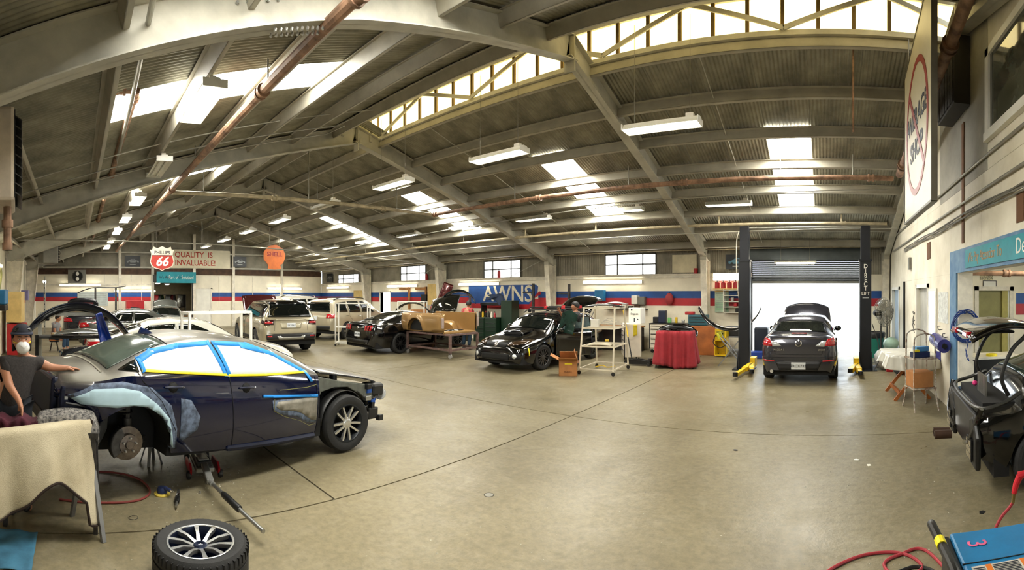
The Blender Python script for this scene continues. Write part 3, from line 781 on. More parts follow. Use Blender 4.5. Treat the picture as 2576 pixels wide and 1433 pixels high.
for k in range(5):
    pts = [(XR - .03 - .012 * (k % 2), 2 + i * 1.3, 3.1 + .018 * k + .025 * math.sin(i * 2.1 + k * 1.7)) for i in range(9)]
    pipe(curve(pts, 4), .011, mat('grey_cable', '77746a', .6), ['lowest grey cable of the bundle on the right wall', 'second grey cable of the bundle on the right wall', 'middle grey cable of the bundle on the right wall', 'fourth grey cable of the bundle on the right wall', 'topmost grey cable of the bundle on the right wall'][k], 6, cat='cable', name='cable')
# lines over the lift and along the eaves
pipe([(XR - .2, 12.6, 3.72), (-3.1, 12.4, 3.6), (-25, 12.6, 3.62)], .014, CONDUIT, 'thin conduit line strung across over the two lift posts', 6, cat='conduit', name='conduit')
pipe([(XR - .3, YF - .3, 3.3), (XR - .3, YF - .3, 3.52), (-3, YF - .3, 3.47), (XL + .4, YF - .3, 3.45)], .02, PIPEL, 'pale water line running along the eaves of the window wall', 8)
pipe([(XL + 1, 12.2, 4.05), (-14, 11.9, 4.2), (-6, 11.7, 4.35), (1.5, 11.5, 4.5)], .018, CONDUIT, 'slim conduit under the right slope beside the skylights', 6, cat='conduit', name='conduit')
pipe([(-15.5, -1.9, 3.75), (-15.5, 5, 3.65), (-15.5, 13, 3.35)], .022, CONDUIT, 'thin straight tie rod crossing the shed before the oil signs', 6, cat='rod', name='tie_rod')
pipe([(-15.5, 4.2, 3.66), (-15.5, 4.2, 4.42)], .012, WIRE, 'thin hanger wire holding the straight tie rod', 6, cat='wire', name='hanger_wire')
for i, (x, dz) in enumerate(((-8.6, .0), (-9.0, -.06))):
    pipe([(x, -1.6, 3.6 + dz), (x, 2, 4.62 + dz), (x, 5.2, 5.5 + dz), (x + .6, 5.3, 5.52 + dz)], .012, CONDUIT, '%s conduit curving up under the left roof sheets' % ('nearer' if i == 0 else 'farther'), 6, cat='conduit', name='conduit')
# conduit and boxes on the far wall
for y, lab in ((3.9, 'thin conduit dropping down the far wall by the doorway'), (8.7, 'thin conduit dropping down the far wall by the white door'), (10.9, 'thin conduit dropping down the far wall under the orange sign')):
    pipe([(XL + .03, y, 3.1), (XL + .03, y, 1.2)], .014, OFFW, lab, 6, cat='conduit', name='conduit')
# bracing rods against the long wall
for x0, lab in ((-10.1, 'thin diagonal brace rod right of the middle column'), (-16.2, 'thin diagonal brace rod behind the tan truck bed')):
    pipe([(x0 + .1, YF - .05, 3.6), (x0 - 2.2, YF - .05, 2.7)], .012, STEEL, lab, 6, cat='rod', name='brace_rod')
# ================================================================== vehicles
def wheel_meshes(key, r, wd, rr, nsp, style, rim_m, rim2=None):
    tyre = MB()
    h = wd / 2
    tyre.lathe([(rr - .01, -h * .9), (rr + .02, -h * .98), ((r + rr) / 2, -h * 1.06), (r - .02, -h * .98), (r - .006, -h * .8), (r, -h * .4), (r, -h * .34), (r - .008, -h * .32), (r - .008, -h * .26), (r, -h * .24), (r, h * .24), (r - .008, h * .26), (r - .008, h * .32), (r, h * .34), (r, h * .4), (r - .006, h * .8), (r - .02, h * .98), ((r + rr) / 2, h * 1.06), (rr + .02, h * .98), (rr - .01, h * .9)], 48, RX(-PI / 2))
    rim = MB()                                             # barrel; outer face at +y
    rim.lathe([(rr + .004, h * .93), (rr - .012, h * .95), (rr - .025, h * .8), (rr - .04, h * .3), (rr - .04, -h * .8), (.06, -h * .5), (.001, -h * .5)], 40, RX(-PI / 2))
    sp = MB()
    f = h * .86
    for i in range(nsp):
        a = 2 * PI * i / nsp
        if style == 'twin':
            k = len(sp.v)
            for s in (-1, 1):
                k2 = len(sp.v)
                sp.prism([(.05, s * .012 - .011), (rr - .02, s * .052 - .014), (rr - .02, s * .052 + .014), (.05, s * .012 + .011)], f - .035, f)
            sp.xf(RX(-PI / 2) @ RZ(a), k)
        elif style == 'fan':                               # slim single spokes, paired
            k = len(sp.v)
            d = .012 if i % 2 else -.012
            sp.prism([(.045, -.013 + d * .35), (rr - .02, -d - .012), (rr - .015, -d + .012), (.045, .013 + d * .35)], f - .04, f)
            sp.xf(RX(-PI / 2) @ RZ(a), k)
        else:
            k = len(sp.v)
            sp.prism([(.05, -.03), (rr - .02, -.05), (rr - .015, .05), (.05, .03)], f - .045, f - .01)
            sp.xf(RX(-PI / 2) @ RZ(a), k)
    hub = MB(); hub.lathe([(.075, f - .05), (.07, f - .01), (.05, f + .002), (.03, f + .006), (.001, f + .006)], 20, RX(-PI / 2))
    out = []
    for mb, m, nm in ((tyre, RUBBER, 'wheel'), (rim, rim2 or BLACK, 'rim'), (sp, rim_m, 'spokes'), (hub, rim_m, 'hub_cap')):
        me = mb.mesh(nm); me.materials.append(m)
        bm = bmesh.new(); bm.from_mesh(me); bmesh.ops.recalc_face_normals(bm, faces=bm.faces); bm.to_mesh(me); bm.free()
        me.polygons.foreach_set('use_smooth', [True] * len(me.polygons)); me.set_sharp_from_angle(angle=.6)
        out.append((nm, me))
    return out
def put_wheel(root, meshes, x, y, z, steer=0.0):
    M = TR(x, y, z) @ RZ((0 if y > 0 else PI) + steer)
    w_ = part('wheel', meshes[0][1], None, root, M=M)
    for nm, me in meshes[1:]: part(nm, me, None, w_)
    return w_

class Car:
    def __init__(s, name, label, S, paint, loc, head, pitch=0.0, group=None, cat='car'):
        s.S = S; s.L = S['L']
        s.root = thing(name, label, cat, M=TR(*loc) @ RZ(math.atan2(head[1], head[0])) @ RY(pitch), group=group)
        s.top, s.belt, s.low, s.hw, s.rail, s.crown = [ramp([p[0] for p in S[k]], [p[1] for p in S[k]]) for k in ('top', 'belt', 'low', 'hw', 'rail', 'crown')]
        s.s0, s.s1 = S.get('range', (0, s.L))
        s.paint = paint
        s.shell()
    def half(s, q):
        zl, zb, zt, w_, wr = s.low(q), s.belt(q), s.top(q), s.hw(q), s.rail(q)
        ze = zt - s.crown(q)
        zb = min(zb, ze - .004); wr = min(wr, w_ - .02)
        za = zl
        for c, R, zc in s.S['arch']:
            if abs(q - c) < R: za = max(za, zc + math.sqrt(R * R - (q - c) ** 2))
        za = min(za, zb - .03)
        tk, sh = s.S.get('tuck', .07), s.S.get('shoulder', .05)
        def wid(z):
            t = (z - zl) / max(zb - zl, .01)
            return w_ - tk * max(0, 1 - t / .5) ** 2 - sh * max(0, (t - .62) / .38) ** 1.6
        pts = [(wid(za + (zb - za) * i / 9), za + (zb - za) * i / 9) for i in range(10)]
        y0 = pts[-1][0]
        for i in range(1, 8):
            t = i / 7
            pts.append((y0 + (wr - y0) * t + .035 * math.sin(PI * t) * min(1, (ze - zb) / .3), zb + (ze - zb) * t))
        for i in range(1, 9):
            u = i / 8
            pts.append((wr * (1 - u), ze + (zt - ze) * (1 - (1 - u) ** 2.4)))
        return pts
    def shell(s):
        st = set(np.linspace(s.s0, s.s1, 84))
        for c, R, zc in s.S['arch']:
            for k in range(25): st.add(c + R * math.cos(PI * k / 24) * .9999)
        for e in np.linspace(0, .25, 12): st.add(s.s0 + e); st.add(s.s1 - e)
        st = sorted(q for q in st if s.s0 <= q <= s.s1)
        st = [q for i, q in enumerate(st) if i == 0 or q - st[i - 1] > .004]
        mb = MB(); n = None
        for q in st:
            h = s.half(q)
            full = [(-y, z) for y, z in h] + [(y, z) for y, z in reversed(h[:-1])]
            n = len(full)
            mb.v += [(s.L / 2 - q, y, z) for y, z in full]
        for i in range(len(st) - 1):
            for j in range(n - 1):
                A = i * n + j; B = A + n
                mb.f.append((A, B, B + 1, A + 1))
        m = n // 2
        for base, rev in ((0, False), ((len(st) - 1) * n, True)):
            for j in range(m):
                a, b_, c, d = base + j, base + j + 1, base + n - 2 - j, base + n - 1 - j
                q = (a, b_, c, d) if b_ != c else (a, b_, d)
                mb.f.append(tuple(reversed(q)) if rev else q)
        s.bvh = BVHTree.FromPolygons([Vector(v) for v in mb.v], [tuple(f) for f in mb.f])
        s.body = mb.build('body', s.paint, s.root, 40)
        arch = s.S['arch']
        lo = s.S.get('floor', .2)
        W2 = max(s.hw(q) for q in (arch[0][0], s.L / 2)) - .1
        for a, c in ((s.s0 + .12, arch[0][0] - arch[0][1]), (arch[0][0] + arch[0][1], arch[1][0] - arch[1][1]), (arch[1][0] + arch[1][1], s.s1 - .14)):
            if c > a: MB().b(s.L / 2 - c, s.L / 2 - a, -W2, W2, lo, lo + .2).build('underbody', DARK, s.root, 0)
        for c, R, zc in arch:
            MB().b(s.L / 2 - c - R, s.L / 2 - c + R, -W2 + .3, W2 - .3, lo, lo + .5).build('underbody', DARK, s.root, 0)
        for c, R, zc in arch:
            if c < s.s0: continue
            for sd in (-1, 1):
                l = MB(); yo = s.hw(c) - .04
                l.grid(18, 2, lambda a, b_: (s.L / 2 - c + R * 1.0 * math.cos(PI * a), sd * (yo - .3 * b_), zc + R * 1.0 * math.sin(PI * a)))
                l.build('wheel_arch_liner', DARK, s.root, 180)
    def pt(s, axis, a, z, off=.006):
        if axis in ('R', 'L'):
            sg = -1 if axis == 'R' else 1
            o, d = Vector((s.L / 2 - a, sg * 3, z)), Vector((0, -sg, 0))
        elif axis == 'B': o, d = Vector((-6, a, z)), Vector((1, 0, 0))
        elif axis == 'F': o, d = Vector((6, a, z)), Vector((-1, 0, 0))
        else: o, d = Vector((s.L / 2 - a, z, 4)), Vector((0, 0, -1))
        h = s.bvh.ray_cast(o, d)
        if h[0] is None:
            h = s.bvh.find_nearest(o + d * (3 if axis in 'RL' else 6 - s.L / 2 if axis in 'BF' else 2.6))
        nrm = h[1] if h[1].dot(d) < 0 else -h[1]
        return h[0] + nrm * off
    def patch(s, nm, m, axis, poly, off=.006, parent=None, solid=.008, cell=.07, label=None, smooth=60):
        bm = bmesh.new()
        bm.faces.new([bm.verts.new((p[0], p[1], 0)) for p in poly])
        xs = [p[0] for p in poly]; ys = [p[1] for p in poly]
        for k, (lo, hi) in enumerate(((min(xs), max(xs)), (min(ys), max(ys)))):
            n = int((hi - lo) / cell)
            for i in range(1, n + 1):
                c = lo + (hi - lo) * i / (n + 1)
                co = [0, 0, 0]; no = [0, 0, 0]; co[k] = c; no[k] = 1
                bmesh.ops.bisect_plane(bm, geom=bm.verts[:] + bm.edges[:] + bm.faces[:], plane_co=co, plane_no=no)
        for v in bm.verts: v.co = s.pt(axis, v.co.x, v.co.y, off)
        bmesh.ops.triangulate(bm, faces=[f for f in bm.faces if len(f.verts) > 4])
        bmesh.ops.recalc_face_normals(bm, faces=bm.faces)
        me = bpy.data.meshes.new(nm); bm.to_mesh(me); bm.free()
        o = link(nm, me, m, parent or s.root, smooth, 0, solid)
        if label: o['label'] = label
        return o
    def seam(s, axis, pts, w_=.009, m=None, off=.003, nm='panel_gap', cell=.06):
        q = []
        for i in range(len(pts) - 1):
            a, b_ = pts[i], pts[i + 1]
            n = max(1, int(math.hypot(b_[0] - a[0], b_[1] - a[1]) / cell))
            q += [(a[0] + (b_[0] - a[0]) * k / n, a[1] + (b_[1] - a[1]) * k / n) for k in range(n)]
        q.append(pts[-1])
        P = [s.pt(axis, *p, off) for p in q]
        mb = MB(); mb.tube(P, w_ / 2, 4, True)
        return mb.build(nm, m or DARK, s.root)
    def wheels(s, meshes, which='all', steer=0.0, dz=0.0):
        for i, (c, R, zc) in enumerate(s.S['arch']):
            for sd in (-1, 1):
                if which != 'all' and (i, sd) not in which: continue
                y = sd * (s.hw(c) - .125)
                put_wheel(s.root, meshes, s.L / 2 - c, y, s.S['r'] + dz, steer if i == 0 else 0)
    def plate(s, axis, y, z, txt=None, mt=None):
        W, H = .155, .075
        o = s.patch('licence_plate', mt or PLATEM, axis, [(y - W, z - H), (y + W, z - H), (y + W, z + H), (y - W, z + H)], .02, cell=.3, smooth=0)
        if txt:
            p = s.pt(axis, y, z, .03)
            text(txt, .085, INK, s.root, TR(p.x - .012 if axis == 'B' else p.x + .012, p.y, p.z) @ RZ(-PI / 2 if axis == 'B' else PI / 2) @ RX(PI / 2), .002, 'plate_number')
    def mirror(s, q, z, m, sd=(-1, 1)):
        for g in sd:
            p = s.pt('L' if g > 0 else 'R', q, z, 0)
            mb = MB(); mb.ball((p.x, p.y + g * .1, p.z + .04), .1, 14, (.75, 1.0, .7)); mb.bar((p.x, p.y - g * .03, p.z), (p.x, p.y + g * .08, p.z + .01), .05, .03)
            o = mb.build('door_mirror', m, s.root)
            MB().ball((p.x - .035, p.y + g * .1, p.z + .045), .08, 12, (.6, 1.0, .7)).build('mirror_glass', GLASS, o)
    def handle(s, q, z, m, sd=('R', 'L')):
        for g in sd:
            P = [s.pt(g, q + a, z, o) for a, o in ((-.1, .0), (-.085, .035), (0, .04), (.085, .035), (.1, 0))]
            mb = MB(); mb.tube(P, .012, 6); mb.build('door_handle', m, s.root)

def sedan(L, W, H, wb, fo, r=.33, deckz=1.02, dl=.45, hoodz=.86, rake=0.0, tail=.9):
    sf, sr = fo, fo + wb
    w2 = W / 2
    return dict(L=L, r=r, arch=[(sf, r + .045, r), (sr, r + .045, r)],
        top=[(0, .5), (.03, .62), (.12, .72), (.5, hoodz - .04), (1.2, hoodz + .08), (1.35, hoodz + .14), (1.9, H - .13), (2.25, H - .02), (2.7, H), (3.2, H - .03), (L - dl - .75, H - .13), (L - dl, deckz + .05), (L - dl + .1, deckz + .02), (L - .1, deckz), (L - .03, deckz - .12), (L, .6)],
        belt=[(0, .45), (.1, .6), (.5, .7), (1.4, .88), (2.5, .92), (L - dl, .97), (L - .2, .95), (L - .03, .8), (L, .55)],
        low=[(0, .3), (.1, .23), (.6, .2), (L - .6, .22), (L - .1, .26), (L, .32)],
        hw=[(0, w2 * .72), (.06, w2 * .82), (.25, w2 * .93), (.7, w2 * .985), (1.5, w2), (L - 1.2, w2), (L - .5, w2 * .97), (L - .15, w2 * .9), (L - .04, w2 * .82), (L, w2 * .74)],
        rail=[(0, w2 * .5), (.5, w2 * .76), (1.2, w2 * .8), (1.4, w2 * .78), (2.0, w2 * .64), (2.7, w2 * .62), (L - dl - .7, w2 * .62), (L - dl, w2 * .70), (L - .2, w2 * .76), (L, w2 * .6)],
        crown=[(0, .04), (.5, .05), (1.3, .05), (2, .05), (3, .05), (L - dl, .03), (L, .03)])
def glasshouse(c, A, side, pillar, ws=None, rw=None, m=GLASS, trim=None):
    """side: window polygons in (s, z) built on both flanks; ws / rw: windscreen and rear window polygons seen from above (s, y)"""
    for pl in side:
        for ax in ('R', 'L'): c.patch('side_window', m, ax, pl)
    if ws: c.patch('windscreen', m, 'T', ws)
    if rw: c.patch('rear_window', m, 'T', rw)
def sym(pts): return pts + [(a, -b_) for a, b_ in reversed(pts)]
# ---- paints
def dusty(name, col, dust, amount=.75, rough=.12, lo=.35, hi=.85):      # glossy paint with sanding dust settled on upward faces
    m = bpy.data.materials.new(name); m.use_nodes = True
    nt = m.node_tree; b = nt.nodes['Principled BSDF']
    b.inputs['Coat Weight'].default_value = .8; b.inputs['Coat Roughness'].default_value = .04; b.inputs['Metallic'].default_value = .25
    g = nt.nodes.new('ShaderNodeNewGeometry'); sx = nt.nodes.new('ShaderNodeSeparateXYZ'); nt.links.new(g.outputs['Normal'], sx.inputs[0])
    mr = nt.nodes.new('ShaderNodeMapRange'); mr.inputs[1].default_value = lo; mr.inputs[2].default_value = hi; mr.inputs[4].default_value = amount
    nt.links.new(sx.outputs['Z'], mr.inputs[0])
    tc = nt.nodes.new('ShaderNodeTexCoord'); n = nt.nodes.new('ShaderNodeTexNoise'); n.inputs['Scale'].default_value = 2.5; n.inputs['Detail'].default_value = 8
    nt.links.new(tc.outputs['Object'], n.inputs['Vector'])
    mu = nt.nodes.new('ShaderNodeMath'); mu.operation = 'MULTIPLY'; nt.links.new(mr.outputs[0], mu.inputs[0])
    m2 = nt.nodes.new('ShaderNodeMapRange'); m2.inputs[1].default_value = .3; m2.inputs[2].default_value = .65; m2.inputs[3].default_value = .55; nt.links.new(n.outputs[0], m2.inputs[0])
    nt.links.new(m2.outputs[0], mu.inputs[1])
    mx = nt.nodes.new('ShaderNodeMix'); mx.data_type = 'RGBA'; nt.links.new(mu.outputs[0], mx.inputs[0])
    mx.inputs[6].default_value = (*lin(col), 1); mx.inputs[7].default_value = (*lin(dust), 1); nt.links.new(mx.outputs[2], b.inputs['Base Color'])
    r2 = nt.nodes.new('ShaderNodeMapRange'); r2.inputs[3].default_value = rough; r2.inputs[4].default_value = .5; nt.links.new(mu.outputs[0], r2.inputs[0]); nt.links.new(r2.outputs[0], b.inputs['Roughness'])
    m3 = nt.nodes.new('ShaderNodeMapRange'); m3.inputs[3].default_value = .8; m3.inputs[4].default_value = .25; nt.links.new(mu.outputs[0], m3.inputs[0]); nt.links.new(m3.outputs[0], b.inputs['Coat Weight'])
    return m
def paint(name, col, rough=.18, metal=.35): return mat(name, col, rough, metal, var=.04, coat=.8)
NAVY = dusty('dusty_navy_paint', '030c30', '8d8878')
NAVYD = mat('bare_navy_inner_panel', '0c1530', .4, .2, var=.2, scale=6)
APRON = mat('grey_green_inner_wing', '5f625a', .6, var=.2, scale=8)
PRIMER = mat('pale_blue_primer', 'a9c4cf', .75, var=.06, scale=6)
SANDED = mat('sanded_feather_edge', '5d6a80', .7, var=.3, scale=14, cont=1.6)
BAREM = mat('sanded_bare_metal', '8f8b80', .5, .3, var=.2, scale=10)
PAPER = mat('white_masking_paper', 'd9dee6', .7, var=.04, bump=.5, bscale=5)
BTAPE = mat('blue_masking_tape', '0a84d8', .6, var=.05)
YTAPE = mat('yellow_masking_tape', 'f0dc1c', .6, var=.05)
DUSTG = mat('dusty_green_glass', '4d5850', .12, var=.15, scale=3)

# ---- the blue sedan under repair
S = dict(L=4.83, r=.34, arch=[(1.08, .40, .34), (3.87, .385, .35)], range=(1.60, 4.56), floor=.24,
    top=[(1.2, .98), (1.45, 1.04), (1.95, 1.25), (2.3, 1.355), (2.7, 1.40), (3.0, 1.40), (3.4, 1.335), (3.75, 1.21), (3.98, 1.10), (4.12, 1.035), (4.3, 1.01), (4.5, .99), (4.54, .96), (4.58, .91)],
    belt=[(1.2, .93), (1.6, .96), (2.8, .98), (3.6, 1.0), (3.9, 1.0), (4.2, .945), (4.5, .90), (4.58, .86)],
    low=[(1.2, .24), (1.7, .25), (3.5, .28), (4.2, .55), (4.3, .68), (4.45, .72), (4.58, .76)],
    hw=[(1.2, .89), (1.6, .91), (2.4, .925), (3.3, .925), (3.9, .925), (4.2, .895), (4.38, .84), (4.5, .75), (4.58, .66)],
    rail=[(1.2, .72), (1.5, .72), (2.1, .61), (2.8, .585), (3.4, .58), (3.8, .60), (4.2, .66), (4.4, .66), (4.58, .5)],
    crown=[(1.2, .05), (2, .06), (3, .055), (3.8, .05), (4.2, .04), (4.58, .03)])
hx, hy = -.265, .964
PITCH_B = .0756
fa = Vector((-5.87, 3.02, 0)); hv = Vector((hx, hy, 0)).normalized()
loc = fa - hv * (4.83 / 2 - .98) * math.cos(PITCH_B); loc.z = (4.83 / 2 - .98) * math.sin(PITCH_B)
c = Car('blue_sedan', 'dark blue sedan under repair with masked windows, stripped front wing and missing rear wheel', S, NAVY, loc, (hx, hy), PITCH_B)
root = c.root; L = 4.83; BLUECAR = c
W = wheel_meshes('tlx', .345, .235, .235, 10, 'fan', mat('machined_alloy', 'd3d3d0', .25, .8, var=.04), mat('dark_alloy', '26292d', .4, .5))
for sd in (-1, 1): put_wheel(root, W, L / 2 - 1.06, sd * .80, .352, -.17)
# masked windows on the right flank
rwin = [(3.78, 1.035), (3.77, 1.12), (3.62, 1.2), (3.35, 1.265), (2.99, 1.305), (2.895, 1.0), (3.3, 1.02)]
fwin = [(2.93, 1.305), (2.5, 1.295), (2.17, 1.195), (1.78, 1.0), (2.4, .99), (2.86, .995)]
for pl, ed in ((rwin, (0, 1, 2, 3, 4)), (fwin, (0, 1, 2))):
    pp = c.patch('masking_paper', PAPER, 'R', pl, .004)
    n = len(pl)
    cx = sum(p[0] for p in pl) / n; cz = sum(p[1] for p in pl) / n
    for i in range(n):
        a, b_ = pl[i], pl[(i + 1) % n]
        yel = abs(a[1] - b_[1]) < .05 and a[1] < 1.1 and b_[1] < 1.06
        w_ = .014 if yel else .026
        dx, dz = b_[0] - a[0], b_[1] - a[1]; ln = math.hypot(dx, dz)
        nx, nz = -dz / ln, dx / ln
        if (cx - a[0]) * nx + (cz - a[1]) * nz < 0: nx, nz = -nx, -nz
        e = .02
        q = [(a[0] - dx / ln * e - nx * w_ * .6, a[1] - dz / ln * e - nz * w_ * .6), (b_[0] + dx / ln * e - nx * w_ * .6, b_[1] + dz / ln * e - nz * w_ * .6),
             (b_[0] + dx / ln * e * .3 + nx * w_, b_[1] + dz / ln * e * .3 + nz * w_), (a[0] + nx * w_, a[1] + nz * w_)]
        c.patch('masking_tape', YTAPE if yel else BTAPE, 'R', q, .01, pp, .003, label='yellow tape strip' if yel else 'blue tape strip')
c.patch('masking_tape', BTAPE, 'R', [(1.83, 1.02), (1.77, .99), (1.70, .90), (1.745, .89)], .012, None, .003)
c.patch('masking_tape', BTAPE, 'R', [(2.62, 1.31), (2.3, 1.245), (2.31, 1.2), (2.6, 1.255)], .013, None, .003)
for pl in (rwin, fwin): c.patch('side_window', GLASS, 'L', pl)
c.patch('quarter_glass', GLASS, 'R', [(3.82, 1.03), (3.99, 1.03), (3.80, 1.12)], .005)
c.patch('rear_window', DUSTG, 'T', sym([(3.46, .53), (3.75, .56), (4.06, .61)]), .005)
c.patch('windscreen', GLASS, 'T', sym([(2.16, .52), (1.9, .60), (1.62, .66)]), .005)
c.seam('T', [(3.44, -.58), (3.42, 0), (3.44, .58)], .012)
c.seam('T', [(4.13, -.64), (4.11, 0), (4.13, .64)], .02, mat('pale_seal', 'b9b6a6', .6))
# repair patches
c.patch('sanded_area', SANDED, 'R', [(4.48, .80), (4.25, .92), (4.0, .95), (3.72, .90), (3.52, .74), (3.44, .52), (3.42, .33), (3.475, .33), (3.50, .48), (3.60, .645), (3.76, .735), (3.9, .75), (4.05, .73), (4.36, .74)], .0035, None, .003, .05)
c.patch('primer_area', PRIMER, 'R', [(4.44, .785), (4.26, .875), (4.0, .895), (3.84, .87), (3.66, .75), (3.53, .62), (3.48, .46), (3.45, .34), (3.478, .33), (3.503, .48), (3.603, .642), (3.76, .73), (3.9, .745), (4.05, .725), (4.36, .742)], .007, None, .003, .05)
c.patch('sanded_area', SANDED, 'R', [(3.42, .80), (3.31, .78), (3.2, .62), (3.22, .5), (3.36, .40), (3.40, .42)], .004, None, .003, .05)
c.patch('sanded_area', SANDED, 'R', [(2.32, .73), (1.64, .73), (1.63, .44), (1.76, .44), (1.95, .53), (2.22, .58), (2.31, .64)], .004, None, .003, .06)
c.patch('bare_metal_area', BAREM, 'R', [(2.25, .71), (1.645, .73), (1.635, .46), (1.72, .47), (1.88, .56), (2.0, .60), (2.2, .62), (2.27, .66)], .007, None, .003, .06)
c.patch('masking_tape', BTAPE, 'R', [(2.45, .795), (1.64, .75), (1.64, .72), (2.45, .765)], .012, None, .003)
c.seam('R', [(2.22, .83), (1.95, .835), (1.8, .84), (1.66, .86)], .006, mat('olive_wire', '7d7a3a', .5), .015, 'loose_wire')
c.seam('R', [(2.3, .74), (2.3, .62), (2.15, .55), (1.9, .48), (1.75, .41), (1.65, .42)], .005, mat('olive_wire', '7d7a3a', .5), .015, 'loose_wire')
# door gaps, crease, handles
c.seam('R', [(2.88, 1.3), (2.86, .98), (2.80, .5), (2.78, .3)])
c.seam('R', [(3.86, 1.06), (3.8, .95), (3.62, .78), (3.45, .5), (3.42, .32)])
c.seam('R', [(1.66, .95), (1.62, .6), (1.6, .3)])
for q, z in ((3.5, .90), (2.66, .875)):
    c.patch('handle_recess', DARK, 'R', arc(q, z, .05, 0, 360, 13)[:-1], .003, None, .002)
    P = [c.pt('R', q + a, z, o) for a, o in ((-.11, .005), (-.07, .028), (.05, .03), (.09, .012))]
    MB().tube(P, [.008, .012, .012, .008], 6).build('door_handle', NAVYD, root)
    p = c.pt('R', q - .1, z, .012)
    MB().ball(p, .014, 8).build('lock_barrel', CHROME, root)
# sills
for sd in ('R',):
    P = [c.pt(sd, q, .27, .0) for q in (3.42, 2.8, 2.2, 1.62)]
    MB().tube(P, .035, 8).build('sill', NAVYD, root)
# antenna fin
mb = MB(); mb.prism([(-.09, 0), (.1, 0), (.05, .035), (-.06, .075)], -.022, .022, RX(PI / 2)); mb.xf(TR(L / 2 - 3.42, 0, 1.335)); mb.build('antenna_fin', paint('deep_blue_plastic', '0d2358'), root, 30, .008)
# bare tail: inner panels, lamps, bumper beam, wiring
TE = -L / 2 + .14
mb = MB(); mb.b(TE + .105, TE + .34, -.62, .62, .42, .93); mb.build('tail_panel', NAVYD, root, 0, .03)
for sd in (-1, 1):
    mb = MB()
    mb.b(TE + .16, TE + .5, sd * .66 - .1, sd * .66 + .1, .62, .88); mb.build('lamp_pocket', NAVYD, root, 0, .04)
    mb = MB(); mb.prism([(.24, .66), (.3, .40), (.42, .33), (.56, .36), (.62, .5), (.62, .68)], -.08, .08, TR(TE, sd * .72, 0) @ RX(PI / 2)); mb.build('quarter_inner_panel', mat('black_underseal', '15171a', .6, var=.3, scale=9), root, 0, .05)
    MB().tube([(TE + .2, sd * .8, .74), (TE + .5, sd * .84, .70), (TE + .75, sd * .85, .68)], .012, 6).build('wiring', BLACK, root)
mb = MB(); mb.b(TE + .07, TE + .14, -.55, .55, .46, .56); mb.build('bumper_beam', mat('black_beam', '1b1c1e', .5, .3), root, 0, .02)
MB().b(TE + .10, TE + .16, .42, .68, .72, .86).build('tail_lamp', REDL, root, 0, .02)
MB().b(TE + .3, TE + .42, -.815, -.80, .52, .60).build('white_sticker', WHITE, root, 0)
for k in range(7):
    p = Vector((TE + .2 + .06 * k, -.80 - .01 * (k % 2), .78 + .03 * math.sin(k * 2.3)))
    MB().b(p.x - .014, p.x + .014, p.y - .01, p.y + .01, p.z - .01, p.z + .015).build('clip', ALU if k % 3 == 0 else BLACK, root, 0)
# rear brake and suspension in the empty arch
bx, by, bz = L / 2 - 3.86, -.80, .36
hubm = thing_part = None
D = MB(); D.lathe([(.001, .02), (.035, .02), (.04, .0), (.09, -.005), (.095, -.045), (.155, -.05), (.16, -.075), (.001, -.075)], 36, TR(bx, by, bz) @ RX(PI / 2))
dk = D.build('brake_disc', mat('rusty_brake_disc', '7d736a', .4, .8, var=.2, scale=20), root)
for k in range(5):
    a = 2 * PI * k / 5 + .3
    MB().cyl((bx + .065 * math.cos(a), by, bz + .065 * math.sin(a)), (bx + .065 * math.cos(a), by - .035, bz + .065 * math.sin(a)), .009, n=8).build('wheel_stud', ALU, dk)
mb = MB(); mb.prism(arc(0, 0, .185, 120, 220, 8) + arc(0, 0, .10, 220, 120, 8), -.05, .05, TR(bx, by + .03, bz) @ RX(PI / 2)); mb.build('brake_calliper', IRON, root, 30, .01)
mb = MB(); mb.tube([(bx + .02, by + .12, bz + .05), (bx, by + .12, .82)], .028, 10); mb.tube([(bx + .02, by + .12, bz + .02), (bx + .01, by + .12, bz + .22)], .045, 12); mb.build('strut', IRON, root)
mb = MB(); pts = [(bx + .0 + .06 * math.cos(t * .8), by + .14 + .06 * math.sin(t * .8), bz + .22 + t * .008) for t in range(40)]; mb.tube(pts, .008, 6); mb.build('coil_spring', BLACK, root)
mb = MB(); mb.bar((bx + .05, by + .1, bz), (bx + .45, by + .45, bz - .05), .05, .07); mb.bar((bx, by + .1, bz - .03), (bx - .1, .0, bz - .06), .05, .06); mb.build('suspension_arms', IRON, root, 0, .01)
# stripped nose: bonnet, inner wings, radiator pack, lamp brackets
HOOD = dusty('dusty_dark_bonnet', '0a0f1e', '77736a', .85)
hb = MB()
hz = ramp([.12, .2, .5, 1.0, 1.45], [.74, .80, .885, .965, 1.02]); hw_ = ramp([.12, .3, .8, 1.45], [.55, .68, .74, .74])
hb.grid(26, 21, lambda u, v: (L / 2 - (.12 + u * 1.33), hw_(.12 + u * 1.33) * (2 * v - 1), hz(.12 + u * 1.33) - .05 * abs(2 * v - 1) ** 3 - .0))
hb.build('bonnet', HOOD, root, 180, 0, .02)
for sd in (-1, 1):
    mb = MB()
    mb.prism([(.35, .58), (.55, .78), (1.0, .84), (1.5, .93), (1.62, .93), (1.62, .5), (1.5, .62), (1.42, .74), (1.2, .78), (.95, .77), (.7, .66), (.5, .55)], -.06, .06, TR(L / 2, sd * .70, 0) @ RX(PI / 2) @ Matrix.Diagonal((-1, 1, 1, 1)))
    mb.build('inner_wing', APRON, root, 0, .01)
for sd in (-1, 1):
    mb = MB()
    mb.grid(16, 3, lambda u, v: (L / 2 - 1.08 + .40 * math.cos(PI * u), sd * (.84 - .16 * v), .36 + .385 * math.sin(PI * u)))
    mb.build('arch_liner', BLACK, root, 180, 0, .006)
